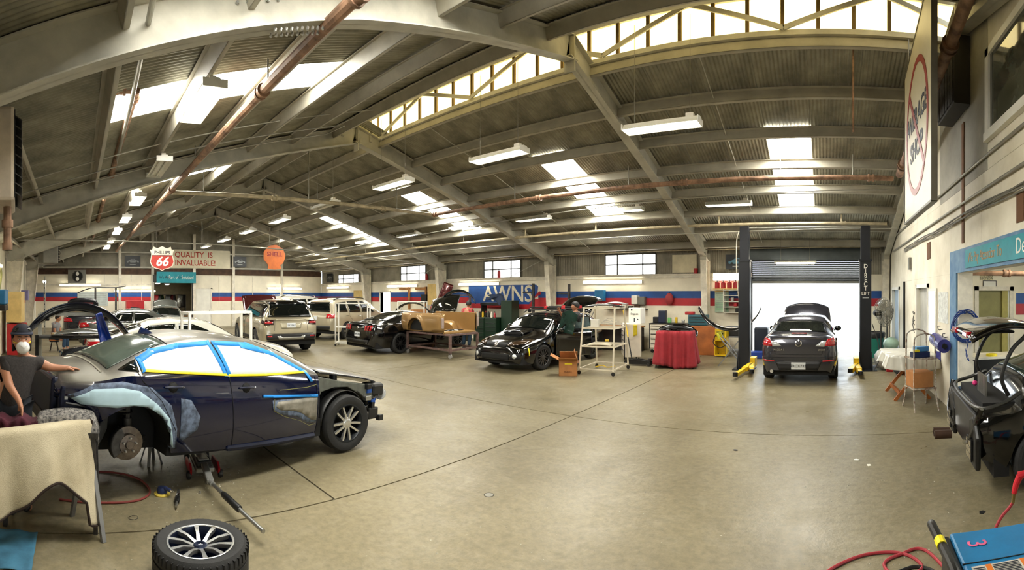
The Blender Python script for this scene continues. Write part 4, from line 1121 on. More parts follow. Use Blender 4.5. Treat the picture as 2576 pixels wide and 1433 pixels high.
mb = MB(); mb.b(L / 2 - .95, L / 2 - .5, -.5, .5, .35, .72); mb.b(L / 2 - 1.6, L / 2 - .9, -.55, .55, .3, .85); mb.build('engine', mat('dark_engine', '17181a', .5, .3, var=.4, scale=10), root, 0, .04)
mb = MB(); mb.b(L / 2 - .42, L / 2 - .34, -.62, .62, .28, .70); mb.build('radiator', mat('black_radiator', '1a1b1c', .5, var=.3, scale=30), root, 0)
for i in range(14): MB().b(L / 2 - .335, L / 2 - .325, -.6 + i * .09, -.585 + i * .09, .3, .68).build('radiator_fin', ALU, root, 0)
mb = MB(); mb.tube(curve([(L / 2 - .42, -.68, .50), (L / 2 - .22, -.55, .50), (L / 2 - .14, 0, .50), (L / 2 - .22, .55, .50), (L / 2 - .42, .68, .50)], 6), .045, 8); mb.build('crash_beam', ALU, root)
for sd in (-1, 1):
    mb = MB(); mb.b(L / 2 - .45, L / 2 - .2, sd * .66 - .12, sd * .66 + .12, .60, .78); o = mb.build('lamp_bracket', BLACK, root, 0, .04)
    MB().prism(arc(0, 0, .085, 0, 360, 13)[:-1], 0, .06, TR(L / 2 - .22, sd * .72, .62) @ RZ(-sd * .5) @ RY(PI / 2)).build('headlamp_lens', CLEARL, root, 30, .01)
    MB().b(L / 2 - .5, L / 2 - .3, sd * .74 - .03, sd * .74 + .03, .3, .46).build('fog_lamp_bracket', BLACK, root, 0, .02)
rnd = random.Random(3)
for k in range(16):
    x = L / 2 - rnd.uniform(.22, .62); z = rnd.uniform(.3, .76); y = -rnd.uniform(.6, .8)
    m_ = [BLACK, IRON, ALU, BLACK, mat('blue_connector', '1e62d0', .5)][k % 5]
    MB().b(x - rnd.uniform(.02, .06), x + rnd.uniform(.02, .06), y - .03, y + .03, z - rnd.uniform(.015, .05), z + rnd.uniform(.015, .05), ).build('bracket', m_, root, 0, .006)
for k in range(6):
    p0 = (L / 2 - .25 - .05 * k, -.72, .7 - .05 * k); p1 = (L / 2 - .5 - .1 * k, -.74 + .02 * (k % 3), .62 + .04 * (k % 4))
    MB().tube(curve([p0, ((p0[0] + p1[0]) / 2, -.80, (p0[2] + p1[2]) / 2 - .06), p1], 6), .008, 5).build('wiring_loom', BLACK, root)
mb = MB(); mb.tube([(L / 2 - 1.05, -.62, .5), (L / 2 - 1.07, -.6, .95)], .05, 12); mb.build('front_strut', BLACK, root)
# ---- champagne SUV with black roof, seen from behind
W5 = wheel_meshes('suv', .385, .265, .255, 10, 'fan', ALU, mat('dark_alloy', '26292d', .4, .5))
W5b = wheel_meshes('suv5', .37, .25, .24, 5, 'wide', ALU, mat('dark_alloy', '26292d', .4, .5))
WSI = wheel_meshes('sedan', .325, .215, .21, 5, 'twin', ALU, mat('dark_alloy', '26292d', .4, .5))
WBK = wheel_meshes('black', .35, .26, .245, 10, 'fan', BLACK)
WGR = wheel_meshes('grey', .33, .22, .225, 7, 'twin', mat('grey_alloy', '5c5c5a', .35, .7), BLACK)
GB = mat('gloss_black_panel', '060607', .06, var=.05, coat=.8)
CHAMP = paint('champagne_paint', 'a89f86', .25, .45)
CHAMP2 = paint('pale_champagne_paint', 'b3aa93', .28, .4)
def suv(L, W, H, wb, fo, r, hood=1.12, glass=.36):
    w2 = W / 2; sr = fo + wb
    return dict(L=L, r=r, arch=[(fo, r + .055, r), (sr, r + .055, r)], floor=.28, tuck=.05, shoulder=.06,
        top=[(0, .7), (.03, .9), (.12, 1.0), (.4, hood - .06), (1.15, hood + .04), (1.35, hood + .12), (1.95, H - .12), (2.3, H - .02), (3.0, H), (L - .75, H - .02), (L - .42, H - .07), (L - .3, H - .16), (L - .17, 1.26), (L - .12, 1.15), (L - .03, 1.02), (L, .62)],
        belt=[(0, .6), (.1, .85), (.4, .95), (1.4, 1.09), (L - .4, 1.16), (L - .15, 1.12), (L - .04, .95), (L, .56)],
        low=[(0, .42), (.1, .34), (.7, .32), (L - .7, .34), (L - .1, .42), (L, .46)],
        hw=[(0, w2 * .8), (.05, w2 * .88), (.25, w2 * .96), (.8, w2), (L - .6, w2), (L - .2, w2 * .97), (L - .05, w2 * .91), (L, w2 * .84)],
        rail=[(0, w2 * .55), (.4, w2 * .8), (1.2, w2 * .84), (1.4, w2 * .82), (2.0, w2 * .68), (2.6, w2 * .67), (L - .6, w2 * .66), (L - .3, w2 * .66), (L - .12, w2 * .80), (L, w2 * .7)],
        crown=[(0, .04), (1.2, .05), (2.2, .06), (L - .5, .06), (L - .15, .04), (L, .03)])
S = suv(4.85, 1.98, 1.77, 2.92, .87, .385)
h = Vector((-.992, .125, 0)).normalized(); ra = Vector((-15.31, 7.05, 0))
c = Car('champagne_suv', 'champagne SUV with black roof and open bonnet seen from behind', S, CHAMP, ra + h * (S['arch'][1][0] - 4.85 / 2), h)
c.wheels(W5)
for ax in 'RL':
    c.patch('side_window', GB, ax, [(1.75, 1.15), (2.1, 1.5), (2.4, 1.64), (4.25, 1.66), (4.5, 1.55), (4.6, 1.2), (4.0, 1.17)], .006)
    c.seam(ax, [(3.3, 1.64), (3.3, 1.15), (3.35, .5)]); c.seam(ax, [(2.2, 1.55), (2.2, 1.12), (2.2, .45)])
    c.patch('lower_trim', BLACK, ax, [(1.35, .36), (3.3, .36), (3.3, .50), (1.35, .5)], .01)
c.patch('black_roof', GB, 'T', sym([(1.9, .55), (2.3, .66), (4.45, .66), (4.55, .62)]), .006)
c.patch('rear_window', GLASS, 'B', [(-.76, 1.2), (.76, 1.2), (.64, 1.62), (.5, 1.66), (-.5, 1.66), (-.64, 1.62)], .012)
c.patch('spoiler', GB, 'B', [(-.66, 1.63), (.66, 1.63), (.6, 1.7), (-.6, 1.7)], .05)
for sg in (-1, 1):
    t_ = c.patch('tail_lamp', mat('smoked_tail_lamp', '2a0508', .15, coat=.5), 'B', [(sg * .6, .96), (sg * .90, .94), (sg * .93, 1.1), (sg * .6, 1.1)], .016)
    c.patch('lamp_ring', REDL, 'B', [(sg * .64, 1.0), (sg * .87, .99), (sg * .88, 1.05), (sg * .64, 1.05)], .026, t_)
    c.patch('reflector', REDL, 'B', [(sg * .66, .555), (sg * .82, .56), (sg * .82, .6), (sg * .66, .6)], .016)
    c.patch('tail_lamp', mat('smoked_tail_lamp', '2a0508', .15, coat=.5), 'L' if sg > 0 else 'R', [(4.5, 1.0), (4.77, .98), (4.76, 1.1), (4.55, 1.08)], .012)
c.patch('badge_strip', paint('bright_champagne', 'c5bea6', .2), 'B', [(-.5, 1.1), (.5, 1.1), (.5, 1.135), (-.5, 1.135)], .016)
c.patch('tailgate_recess', paint('bright_champagne', 'c5bea6', .2), 'B', [(-.33, .83), (.33, .83), (.38, 1.02), (-.38, 1.02)], .008)
c.plate('B', 0, .935, '5KVP62')
c.patch('lower_bumper', BLACK, 'B', [(-.84, .47), (.84, .47), (.86, .63), (.6, .66), (-.6, .66), (-.86, .63)], .014)
c.patch('skid_plate', ALU, 'B', [(-.42, .47), (.42, .47), (.5, .585), (.38, .6), (.33, .555), (-.33, .555), (-.38, .6), (-.5, .585)], .03)
c.seam('B', [(-.78, .68), (.78, .68)]); c.seam('B', [(-.58, .76), (-.55, 1.12)]); c.seam('B', [(.58, .76), (.55, 1.12)])
c.handle(3.1, 1.06, CHAMP); c.handle(4.05, 1.08, CHAMP); c.mirror(1.95, 1.16, GB)
# open bonnet leaning up at the front
mb = MB(); mb.grid(8, 10, lambda u, v: (4.85 / 2 - 1.2 + .15 + .45 * u, .72 * (2 * v - 1), 1.2 + .75 * u - .05 * abs(2 * v - 1) ** 2))
mb.build('open_bonnet', paint('maroon_underside', '4a1d1e'), c.root, 180, 0, .03)

# ---- pale champagne SUV behind it
S = suv(5.05, 1.98, 1.80, 3.0, .95, .37)
h = Vector((-.35, .94, 0)).normalized(); rw_ = Vector((-17.75, 11.25, 0)); left = Vector((-h.y, h.x, 0)); ra = rw_ + left * .86
c = Car('pale_suv', 'pale champagne SUV with roof rails parked beside the black coupe', S, CHAMP2, ra + h * (S['arch'][1][0] - 5.05 / 2), h)
c.wheels(W5b)
for ax in 'RL':
    for pl in ([(1.85, 1.16), (2.15, 1.48), (2.45, 1.63), (2.75, 1.65), (2.75, 1.17)], [(2.87, 1.17), (2.87, 1.65), (3.7, 1.65), (3.72, 1.19)], [(3.85, 1.2), (3.83, 1.64), (4.45, 1.6), (4.62, 1.22)]): c.patch('side_window', GLASS, ax, pl)
    c.patch('lower_trim', BLACK, ax, [(1.4, .36), (3.5, .36), (3.5, .52), (1.4, .52)], .008)
    c.seam(ax, [(2.8, 1.66), (2.8, .45)]); c.seam(ax, [(3.77, 1.66), (3.75, 1.0), (3.6, .85)])
    y = -.64 if ax == 'R' else .64
    MB().tube(curve([(5.05 / 2 - 2.2, y, 1.72), (5.05 / 2 - 2.5, y, 1.80), (5.05 / 2 - 4.0, y, 1.82), (5.05 / 2 - 4.5, y, 1.72)], 6), .022, 6).build('roof_rail', BLACK, c.root)
c.handle(3.05, 1.0, CHROME); c.handle(3.95, 1.03, CHROME); c.mirror(2.0, 1.15, CHAMP2)
c.patch('rear_window', GLASS, 'B', [(-.74, 1.22), (.74, 1.22), (.62, 1.62), (-.62, 1.62)], .012)
for sg, ax in ((-1, 'R'), (1, 'L')):
    c.patch('tail_lamp', REDL, 'B', [(sg * .64, .94), (sg * .93, .94), (sg * .93, 1.12), (sg * .66, 1.12)], .016)
    c.patch('tail_lamp', REDL, ax, [(4.72, .95), (4.98, .95), (4.95, 1.11), (4.78, 1.11)], .014)
c.plate('B', 0, .95); c.patch('lower_bumper', BLACK, 'B', [(-.84, .47), (.84, .47), (.86, .62), (-.86, .62)], .014)
c.patch('windscreen', GLASS, 'T', sym([(1.42, .74), (1.7, .68), (2.12, .6)]), .006)

# ---- white van-like SUV at the back, only its roof shows
S = suv(5.1, 2.0, 1.9, 3.05, .95, .38, 1.15)
c = Car('white_suv', 'white SUV behind the champagne ones, only its railed roof showing', S, paint('warm_white_paint', 'd6d2c4', .25, .1), (-22.6, 11.6, 0), (-.2, .98))
c.wheels(W5b)
for ax in 'RL':
    for pl in ([(1.85, 1.18), (2.2, 1.55), (2.5, 1.72), (2.8, 1.74), (2.8, 1.19)], [(2.9, 1.19), (2.9, 1.74), (3.75, 1.74), (3.75, 1.2)], [(3.9, 1.21), (3.88, 1.73), (4.5, 1.69), (4.65, 1.24)]): c.patch('side_window', GLASS, ax, pl)
    y = -.66 if ax == 'R' else .66
    MB().tube(curve([(.35, y, 1.83), (.1, y, 1.93), (-1.4, y, 1.94), (-1.9, y, 1.84)], 6), .022, 6).build('roof_rail', CHROME, c.root)
c.patch('rear_window', GLASS, 'B', [(-.74, 1.25), (.74, 1.25), (.62, 1.72), (-.62, 1.72)], .012)
c.patch('windscreen', GLASS, 'T', sym([(1.42, .74), (1.7, .68), (2.12, .6)]), .006)

# ---- black fastback coupe
S = sedan(4.78, 1.92, 1.38, 2.72, .96, .35, .98, .35, .88)
S['top'] = [(0, .55), (.03, .66), (.15, .76), (.5, .86), (1.3, .97), (1.55, 1.03), (2.15, 1.29), (2.5, 1.365), (2.85, 1.38), (3.2, 1.34), (3.7, 1.22), (4.2, 1.075), (4.5, 1.02), (4.7, 1.01), (4.74, .95), (4.78, .6)]
S['belt'] = [(0, .5), (.1, .62), (.5, .75), (1.5, .9), (2.5, .93), (3.3, .95), (3.8, .98), (4.3, .97), (4.65, .94), (4.74, .8), (4.78, .55)]
BLK = paint('gloss_black_paint', '050506', .12, .1)
ra = Vector((-13.26, 9.98, 0))
c = Car('black_coupe', 'gloss black fastback coupe seen from behind, between the pale SUV and the truck bed', S, BLK, ra + Vector((0, S['arch'][1][0] - 4.78 / 2, 0)), (0, 1))
c.wheels(WBK)
for ax in 'RL':
    c.patch('side_window', GLASS, ax, [(1.85, .96), (2.3, 1.2), (2.6, 1.27), (3.0, 1.27), (3.15, .98)])
    c.patch('quarter_window', GLASS, ax, [(3.28, 1.0), (3.2, 1.2), (3.55, 1.1), (3.7, 1.02)])
    c.seam(ax, [(3.2, 1.26), (3.22, .95), (3.2, .35)])
c.patch('rear_window', GLASS, 'T', sym([(3.15, .5), (3.6, .56), (4.1, .6)]), .006)
for sg in (-1, 1):
    for k in range(3):
        y0 = sg * (.40 + .125 * k)
        c.patch('tail_lamp', REDL, 'B', [(y0, .78), (y0 + sg * .09, .78), (y0 + sg * .115, .94), (y0 + sg * .025, .94)], .02)
c.patch('spoiler', BLK, 'T', sym([(4.55, .6), (4.7, .62)]), .03)
c.patch('round_badge', CHROME, 'B', arc(0, .86, .05, 0, 360, 13)[:-1], .02)
c.plate('B', 0, .64, '7HWK204')
c.patch('diffuser', BLACK, 'B', [(-.6, .36), (.6, .36), (.66, .48), (-.66, .48)], .02)
for sg in (-1, 1): MB().cyl((-4.78 / 2 + .12, sg * .55, .37), (-4.78 / 2 - .03, sg * .55, .37), .04, n=12).build('exhaust_tip', CHROME, c.root)

# ---- black hatchback with roof rack, open door and raised tailgate
S = sedan(4.42, 1.80, 1.46, 2.62, .92, .33, 1.02, .2, .90)
S['top'] = [(0, .5), (.03, .64), (.12, .74), (.5, .85), (1.15, .98), (1.3, 1.04), (1.85, 1.36), (2.2, 1.44), (2.7, 1.46), (3.3, 1.44), (3.8, 1.37), (4.0, 1.28), (4.25, 1.05), (4.32, 1.0), (4.38, .85), (4.42, .6)]
S['hw'] = [(0, .62), (.06, .72), (.2, .82), (.45, .87), (.9, .905), (1.4, .89), (3.3, .89), (3.6, .9), (4.1, .85), (4.38, .76), (4.42, .7)]
h = Vector((-.023, -1, 0)).normalized(); fa = Vector((-7.77, 10.31, 0))
c = Car('black_hatchback', 'black hatchback with bonnet scoop, roof rack, open front door and raised tailgate', S, BLK, fa - h * (4.42 / 2 - S['arch'][0][0]), h)
c.wheels(WGR, steer=-.12)
c.patch('windscreen', GLASS, 'T', sym([(1.3, .68), (1.55, .64), (1.85, .56)]), .006)
for ax in 'RL':
    for pl in ([(1.6, .98), (1.95, 1.22), (2.2, 1.33), (2.5, 1.35), (2.55, .98)], [(2.66, .98), (2.62, 1.35), (3.3, 1.33), (3.45, 1.0)], [(3.56, 1.02), (3.44, 1.31), (3.75, 1.24), (3.9, 1.06)]): c.patch('side_window', GLASS, ax, pl)
    y = -.60 if ax == 'R' else .60
    MB().tube([(4.42 / 2 - 2.0, y, 1.43), (4.42 / 2 - 2.15, y, 1.49), (4.42 / 2 - 3.4, y, 1.47), (4.42 / 2 - 3.6, y, 1.4)], .02, 6).build('roof_rail', BLACK, c.root)
    c.patch('headlamp', mat('dark_amber_headlamp', '4d3b2a', .1, .4, coat=.7, var=.4, scale=12), 'F', [((.36 if ax == 'L' else -.36), .66), ((.76 if ax == 'L' else -.76), .70), ((.78 if ax == 'L' else -.78), .8), ((.55 if ax == 'L' else -.55), .8), ((.38 if ax == 'L' else -.38), .73)], .012)
    c.patch('fog_lamp', CLEARL, 'F', arc(.62 if ax == 'L' else -.62, .42, .055, 0, 360, 13)[:-1], .012)
    c.patch('intake', DARK, 'F', [((.5 if ax == 'L' else -.5), .33), ((.74 if ax == 'L' else -.74), .36), ((.74 if ax == 'L' else -.74), .48), ((.5 if ax == 'L' else -.5), .5)], .006)
c.patch('grille', DARK, 'F', [(-.32, .62), (.32, .62), (.36, .73), (-.36, .73)], .012)
c.patch('lower_grille', DARK, 'F', [(-.45, .31), (.45, .31), (.46, .46), (-.46, .46)], .008)
c.patch('badge', CHROME, 'F', arc(0, .69, .06, 0, 360, 13)[:-1], .02)
mb = MB(); mb.grid(8, 9, lambda u, v: (4.42 / 2 - .72 - .5 * u, .33 * (2 * v - 1), .90 + .1 * u + .075 * (1 - u * .8) * (1 - abs(2 * v - 1) ** 4)))
mb.build('bonnet_scoop', BLK, c.root, 180, 0, .012)
MB().b(4.42 / 2 - .74, 4.42 / 2 - .70, -.28, .28, .895, .955).build('scoop_mouth', DARK, c.root, 0)
c.patch('masking_tape', YTAPE, 'L', [(.30, .42), (.335, .42), (.335, .60), (.30, .60)], .012, None, .003)
c.mirror(1.75, 1.0, BLK, (-1,))
for q in (2.3, 3.25):
    y0 = .62
    MB().tube([(4.42 / 2 - q, -y0, 1.52), (4.42 / 2 - q, y0, 1.52)], .022, 6).build('roof_bar', ALU, c.root)
    for dy in (-.3, .3):
        k = MB(); k.b(4.42 / 2 - q - .07, 4.42 / 2 - q + .07, dy - .26, dy + .26, 1.55, 1.60); k.build('ski_carrier', BLACK, c.root, 0, .02)
        MB().b(4.42 / 2 - q - .08, 4.42 / 2 - q + .08, dy + .26, dy + .30, 1.54, 1.62).build('carrier_latch', REDP, c.root, 0, .01)
    for sg in (-1, 1): MB().b(4.42 / 2 - q - .05, 4.42 / 2 - q + .05, sg * .62 - .04, sg * .62 + .04, 1.43, 1.54).build('bar_foot', BLACK, c.root, 0, .02)
# raised tailgate
mb = MB(); mb.grid(10, 13, lambda u, v: (-4.42 / 2 + .62 - .95 * u, .62 * (2 * v - 1) * (1 - .12 * u), 1.47 + .42 * math.sin(u * 1.9) - .1 * abs(2 * v - 1) ** 3))
tg = mb.build('raised_tailgate', BLK, c.root, 180, 0, .05)
for sg in (-1, 1): MB().tube([(-4.42 / 2 + .45, sg * .55, 1.2), (-4.42 / 2 - .05, sg * .52, 1.68)], .012, 6).build('gas_strut', ALU, tg)
# open front left door (swung out to the right of the picture)
dr = MB(); hinge = Vector((4.42 / 2 - 1.45, .88, 0))
dr.prism([(0, .30), (1.05, .30), (1.08, .95), (0, .93)], -.05, .05, RX(PI / 2)); dr.xf(TR(*hinge) @ RZ(PI - .62) @ TR(0, 0, 0))
do = dr.build('open_door', BLK, c.root, 0, .03)
fr_ = MB(); fr_.tube([(.05, 0, .94), (.5, 0, 1.33), (1.0, 0, 1.36), (1.07, 0, .95)], .022, 6); fr_.xf(TR(*hinge) @ RZ(PI - .62)); fr_.build('door_window_frame', BLK, do)
gl = MB(); gl.prism([(.08, .95), (.5, 1.31), (.98, 1.34), (1.05, .95)], -.004, .004, RX(PI / 2)); gl.xf(TR(*hinge) @ RZ(PI - .62)); gl.build('door_glass', mat('pale_door_glass', '53666a', .05, var=.2, scale=4), do, 0)
mm = MB(); mm.ball((.12, -.12, 1.0), .09, 12, (1, 1, .7)); mm.xf(TR(*hinge) @ RZ(PI - .62)); mm.build('door_mirror', BLK, do)

# ---- grey sedan under the lift, bonnet up
S = sedan(4.58, 1.755, 1.47, 2.64, .95, .32, 1.06, .42, .9)
GREY = paint('graphite_paint', '3a3a42', .22, .5)
c = Car('grey_sedan', 'graphite grey sedan seen squarely from behind between the lift posts', S, GREY, (-.56, 11.25 + (S['arch'][1][0] - 4.58 / 2), 0), (.012, 1))
c.wheels(WSI)
c.patch('rear_window', GLASS, 'T', sym([(3.42, .50), (3.8, .55), (4.1, .6)]), .006)
for ax in 'RL':
    for pl in ([(1.7, .96), (2.05, 1.2), (2.4, 1.34), (2.65, 1.35), (2.7, .98)], [(2.8, .98), (2.76, 1.35), (3.4, 1.30), (3.65, 1.05), (3.6, 1.0)]): c.patch('side_window', GLASS, ax, pl)
for sg in (-1, 1):
    t_ = c.patch('tail_lamp', REDL, 'B', [(sg * .56, .84), (sg * .82, .84), (sg * .83, .99), (sg * .62, .99)], .014)
    c.patch('clear_lens', CLEARL, 'B', [(sg * .36, .84), (sg * .56, .83), (sg * .60, .95), (sg * .5, .95)], .013, t_)
    c.patch('reflector', REDL, 'B', [(sg * .52, .51), (sg * .76, .52), (sg * .76, .55), (sg * .52, .54)], .014)
c.patch('brake_lamp', REDL, 'T', sym([(4.22, .16), (4.27, .16)]), .012)
c.patch('round_badge', CHROME, 'B', arc(0, .90, .075, 0, 360, 15)[:-1], .014)
c.patch('badge_centre', GREY, 'B', arc(0, .90, .055, 0, 360, 15)[:-1], .02)
for y, tx in ((.42, 'MAZDA 3'), (-.5, 'SPORT')):
    p = c.pt('B', y, .76, .012); text(tx, .055, CHROME, c.root, TR(p.x - .004, p.y, p.z) @ RZ(-PI / 2) @ RX(PI / 2), .002, 'badge_lettering')
c.patch('plate_recess', mat('dark_plate_recess', '1b1b20', .4), 'B', [(-.42, .33), (.42, .33), (.50, .51), (-.50, .51)], .008)
c.plate('B', 0, .42, '7RCX733')
c.seam('B', [(-.62, 1.02), (-.56, .86), (-.50, .66), (.50, .66), (.56, .86), (.62, 1.02)], .01); c.seam('B', [(-.8, .60), (.8, .60)], .014)
MB().cyl((-4.58 / 2 + .25, .58, .30), (-4.58 / 2 - .01, .58, .30), .038, n=14).build('exhaust_tip', CHROME, c.root)
c.mirror(1.8, 1.0, GREY)
pp = c.patch('window_sticker', WHITE, 'T', [(4.0, -.22), (4.0, .22), (4.07, .23), (4.07, -.23)], .012)
mb = MB(); mb.grid(10, 15, lambda u, v: (4.58 / 2 - 1.25 + .55 * u, .70 * (2 * v - 1) * (1 - .12 * u * u), 1.04 + .66 * u - .12 * abs(2 * v - 1) ** 2.6 + .08 * math.sin(PI * u)))
mb.build('open_bonnet', GREY, c.root, 180, 0, .035)

# ---- background sedans on the left
def back_sedan(name, label, pm, loc, h, lamp=True, spec=None):
    S = spec or sedan(4.7, 1.82, 1.45, 2.72, .95, .325, 1.04, .45, .88)
    c = Car(name, label, S, pm, loc, h)
    c.wheels(WSI)
    for ax in 'RL':
        for pl in ([(1.75, .96), (2.1, 1.19), (2.4, 1.31), (2.72, 1.33), (2.75, .97)], [(2.83, .97), (2.8, 1.33), (3.35, 1.29), (3.7, 1.1), (3.72, 1.0)]): c.patch('side_window', GLASS, ax, pl)
        c.seam(ax, [(2.78, 1.33), (2.79, .96), (2.75, .3)])
    c.patch('rear_window', GLASS, 'T', sym([(3.5, .52), (3.85, .56), (4.2, .6)]), .006)
    c.patch('windscreen', GLASS, 'T', sym([(1.38, .68), (1.65, .64), (1.98, .56)]), .006)
    c.mirror(1.85, 1.0, pm)
    if lamp:
        for sg, ax in ((-1, 'R'), (1, 'L')):
            c.patch('tail_lamp', REDL, 'B', [(sg * .42, .80), (sg * .80, .80), (sg * .83, .98), (sg * .5, .95)], .014)
            c.patch('tail_lamp', REDL, ax, [(4.3, .86), (4.66, .80), (4.64, .97), (4.4, .95)], .012)
        c.plate('B', 0, .72)
    return c
PEARL = paint('pearl_white_paint', 'd9d8cc', .2, .15)
SILV = paint('silver_paint', '8d8e88', .22, .6)
back_sedan('white_sedan', 'pearl white sedan parked beyond the blue one', PEARL, (-10.6, 2.55, 0), (.0, 1))
back_sedan('silver_sedan', 'dark silver sedan in the second row behind the white sedan', paint('dark_silver_paint', '6a6c66', .22, .6), (-17.3, 2.45, 0), (.0, 1))
c = back_sedan('silver_compact', 'silver saloon facing out with open door before the far doorway', SILV, (-22.3, 4.25, 0), (.985, -.17), False)
for sg in (-1, 1): c.patch('headlamp', CLEARL, 'F', [(sg * .4, .62), (sg * .74, .64), (sg * .76, .76), (sg * .44, .72)], .012)
c.patch('grille', BLACK, 'F', [(-.34, .56), (.34, .56), (.36, .70), (-.36, .70)], .01)
mb = MB(); mb.grid(8, 10, lambda u, v: (-4.7 / 2 + .48 - .2 * u, .62 * (2 * v - 1), 1.08 + .62 * u - .09 * abs(2 * v - 1) ** 3))
mb.build('raised_boot_lid', paint('dark_silver_paint', '6a6c66'), c.root, 180, 0, .04)
hg = Vector((4.7 / 2 - 1.6, -.86, 0))
mb = MB(); mb.prism([(0, .3), (1.0, .3), (1.05, .95), (0, .93)], -.04, .04, RX(PI / 2)); mb.xf(TR(*hg) @ RZ(PI + .95)); do = mb.build('open_door', SILV, c.root, 0, .03)
mb = MB(); mb.tube([(.05, 0, .94), (.45, 0, 1.33), (.95, 0, 1.38), (1.05, 0, .95)], .022, 6); mb.xf(TR(*hg) @ RZ(PI + .95)); mb.build('door_window_frame', BLACK, do)
mb = MB(); mb.prism([(.08, .95), (.45, 1.31), (.93, 1.36), (1.03, .95)], -.004, .004, RX(PI / 2)); mb.xf(TR(*hg) @ RZ(PI + .95)); mb.build('door_glass', mat('pale_door_glass', '53666a', .05), do, 0)
c = back_sedan('charcoal_sedan', 'charcoal saloon with raised boot lid far down the left side', paint('charcoal_paint', '24262b', .2, .4), (-22.5, .35, 0), (-1, .02))
mb = MB(); mb.grid(8, 12, lambda u, v: (-4.7 / 2 + .46 - .15 * u, .66 * (2 * v - 1), 1.06 + .75 * u - .16 * abs(2 * v - 1) ** 4))
bl = mb.build('raised_boot_lid', paint('charcoal_paint', '24262b'), c.root, 180, 0, .05)
MB().b(-4.7 / 2 + .25, -4.7 / 2 + .27, -.45, .45, 1.2, 1.62).build('lid_lining', mat('maroon_lining', '5b1f22', .7), bl, 0)
# ================================================================== lift, truck bed, racks and tool chests
LIFTM = mat('dark_navy_lift_paint', '14171f', .4, .2, var=.1)
lift = thing('car_lift', 'dark two post car lift with yellow swing arms standing astride the grey sedan', 'lift', (0, 12.4, 0))
for x, sg in ((-2.12, 1), (1.03, -1)):
    p = MB(); p.b(x - .15, x + .15, -.14, .14, 0, 2.85); col_ = p.build('lift_post', LIFTM, lift, 0, .015)
    MB().b(x - .12, x + .12, -.11, .11, 2.85, 3.74).build('post_extension', LIFTM, col_, 0, .01)
    MB().b(x - .17, x + .17, -.16, .16, 2.82, 2.87).build('post_collar', LIFTM, col_, 0)
    MB().b(x - .28, x + .28, -.32, .24, 0, .025).build('base_plate', LIFTM, lift, 0)
    for s in (-.16, .16): MB().prism([(0, 0), (.2, 0), (0, .45)], -.01, .01, TR(x + s, -.14, .025) @ RZ(-PI / 2) @ RX(PI / 2)).build('gusset', LIFTM, lift, 0)
    MB().b(x + sg * .15, x + sg * .3, -.2, .2, .08, .32).build('carriage', YEL, lift, 0, .01)
    for (dx, dy, l2) in ((-.15, -1.5, .35) if sg > 0 else (.0, -1.15, .3), (.15, -1.0, .3) if sg > 0 else (-.22, -.75, .2)):
        a0 = Vector((x + sg * .22, -.2, .15)); a1 = a0 + Vector((dx, dy, -.03)); d_ = (a1 - a0).normalized()
        ar = MB().bar(a0, a0 + d_ * .75, .13, .11).build('swing_arm', YEL, lift, 0, .008)
        MB().bar(a0 + d_ * .7, a1, .09, .08).build('arm_extension', YEL, ar, 0, .006)
        MB().cyl(a1 + Vector((0, 0, -.03)), a1 + Vector((0, 0, .06)), .06, n=14).build('lift_pad', BLACK, ar)
        MB().bar(a0 + d_ * .1 + Vector((.05, 0, .06)), a0 + d_ * .5 + Vector((.05, 0, .06)), .015, .015).build('arm_rod', BLACK, ar, 0)
    MB().b(x - .08, x + .08, .14, .3, .9, 1.3).build('motor_box', LIFTM, lift, 0, .02) if sg > 0 else None
MB().tube([(-2.12, 0, 3.7), (1.03, 0, 3.7)], .02, 8).build('sync_hose', CONDUIT, lift)
MB().tube(curve([(-2.26, -.1, 3.6), (-2.32, -.12, 3.3), (-2.31, -.12, 2.4), (-2.22, -.1, 1.5)], 6), .014, 6).build('cable_loop', OFFW, lift)
for i, ch in enumerate('DIRECT'): text(ch, .16, WHITE, lift, TR(1.03, -.145, 2.68 - i * .115) @ RX(PI / 2), .002, 'lettering', .9)
text('LIFT', .12, WHITE, lift, TR(1.03, -.145, 1.98) @ RX(PI / 2), .002, 'lettering')
MB().b(-.08, .08, -.002, 0, 0, .02).xf(TR(1.03, -.145, 1.86)).build('small_print', mat('grey_print', '9aa0a4', .5), lift, 0)

# ---- tan truck bed on a wheeled steel frame
TAN = paint('tan_truck_paint', 'a4814f', .3, .35)
cart = thing('parts_dolly', 'rusty steel dolly frame on casters carrying the tan truck bed', 'dolly', (-11.25, 10.85, 0))
RST = mat('rusty_grey_tube', '7a625c', .6, .3, var=.25, scale=8)
cw, cd = 1.0, .62
for sx in (-1, 1):
    for sy in (-1, 1):
        MB().b(sx * cw - .035, sx * cw + .035, sy * cd - .035, sy * cd + .035, .16, .72).build('leg', RST, cart, 0)
        k = MB(); k.lathe([(.07, -.02), (.075, -.01), (.075, .01), (.07, .02), (.03, .025), (.001, .025)], 18, TR(sx * cw, sy * cd, .075) @ RX(PI / 2)); k.lathe([(.07, -.02), (.03, -.025), (.001, -.025)], 18, TR(sx * cw, sy * cd, .075) @ RX(PI / 2)); k.build('caster', mat('grey_caster', '8d8a86', .6), cart)
        MB().b(sx * cw - .03, sx * cw + .03, sy * cd - .035, sy * cd + .035, .13, .17).build('caster_fork', IRON, cart, 0)
for z in (.26, .72):
    for s in (-1, 1):
        MB().b(-cw, cw, s * cd - .03, s * cd + .03, z - .03, z + .03).build('rail', RST, cart, 0)
        MB().b(s * cw - .03, s * cw + .03, -cd, cd, z - .03, z + .03).build('rail', RST, cart, 0)
bed = thing('truck_bed', 'tan pickup truck bed without tailgate resting on a wheeled frame', 'truck bed', (-11.4, 10.9, .755))
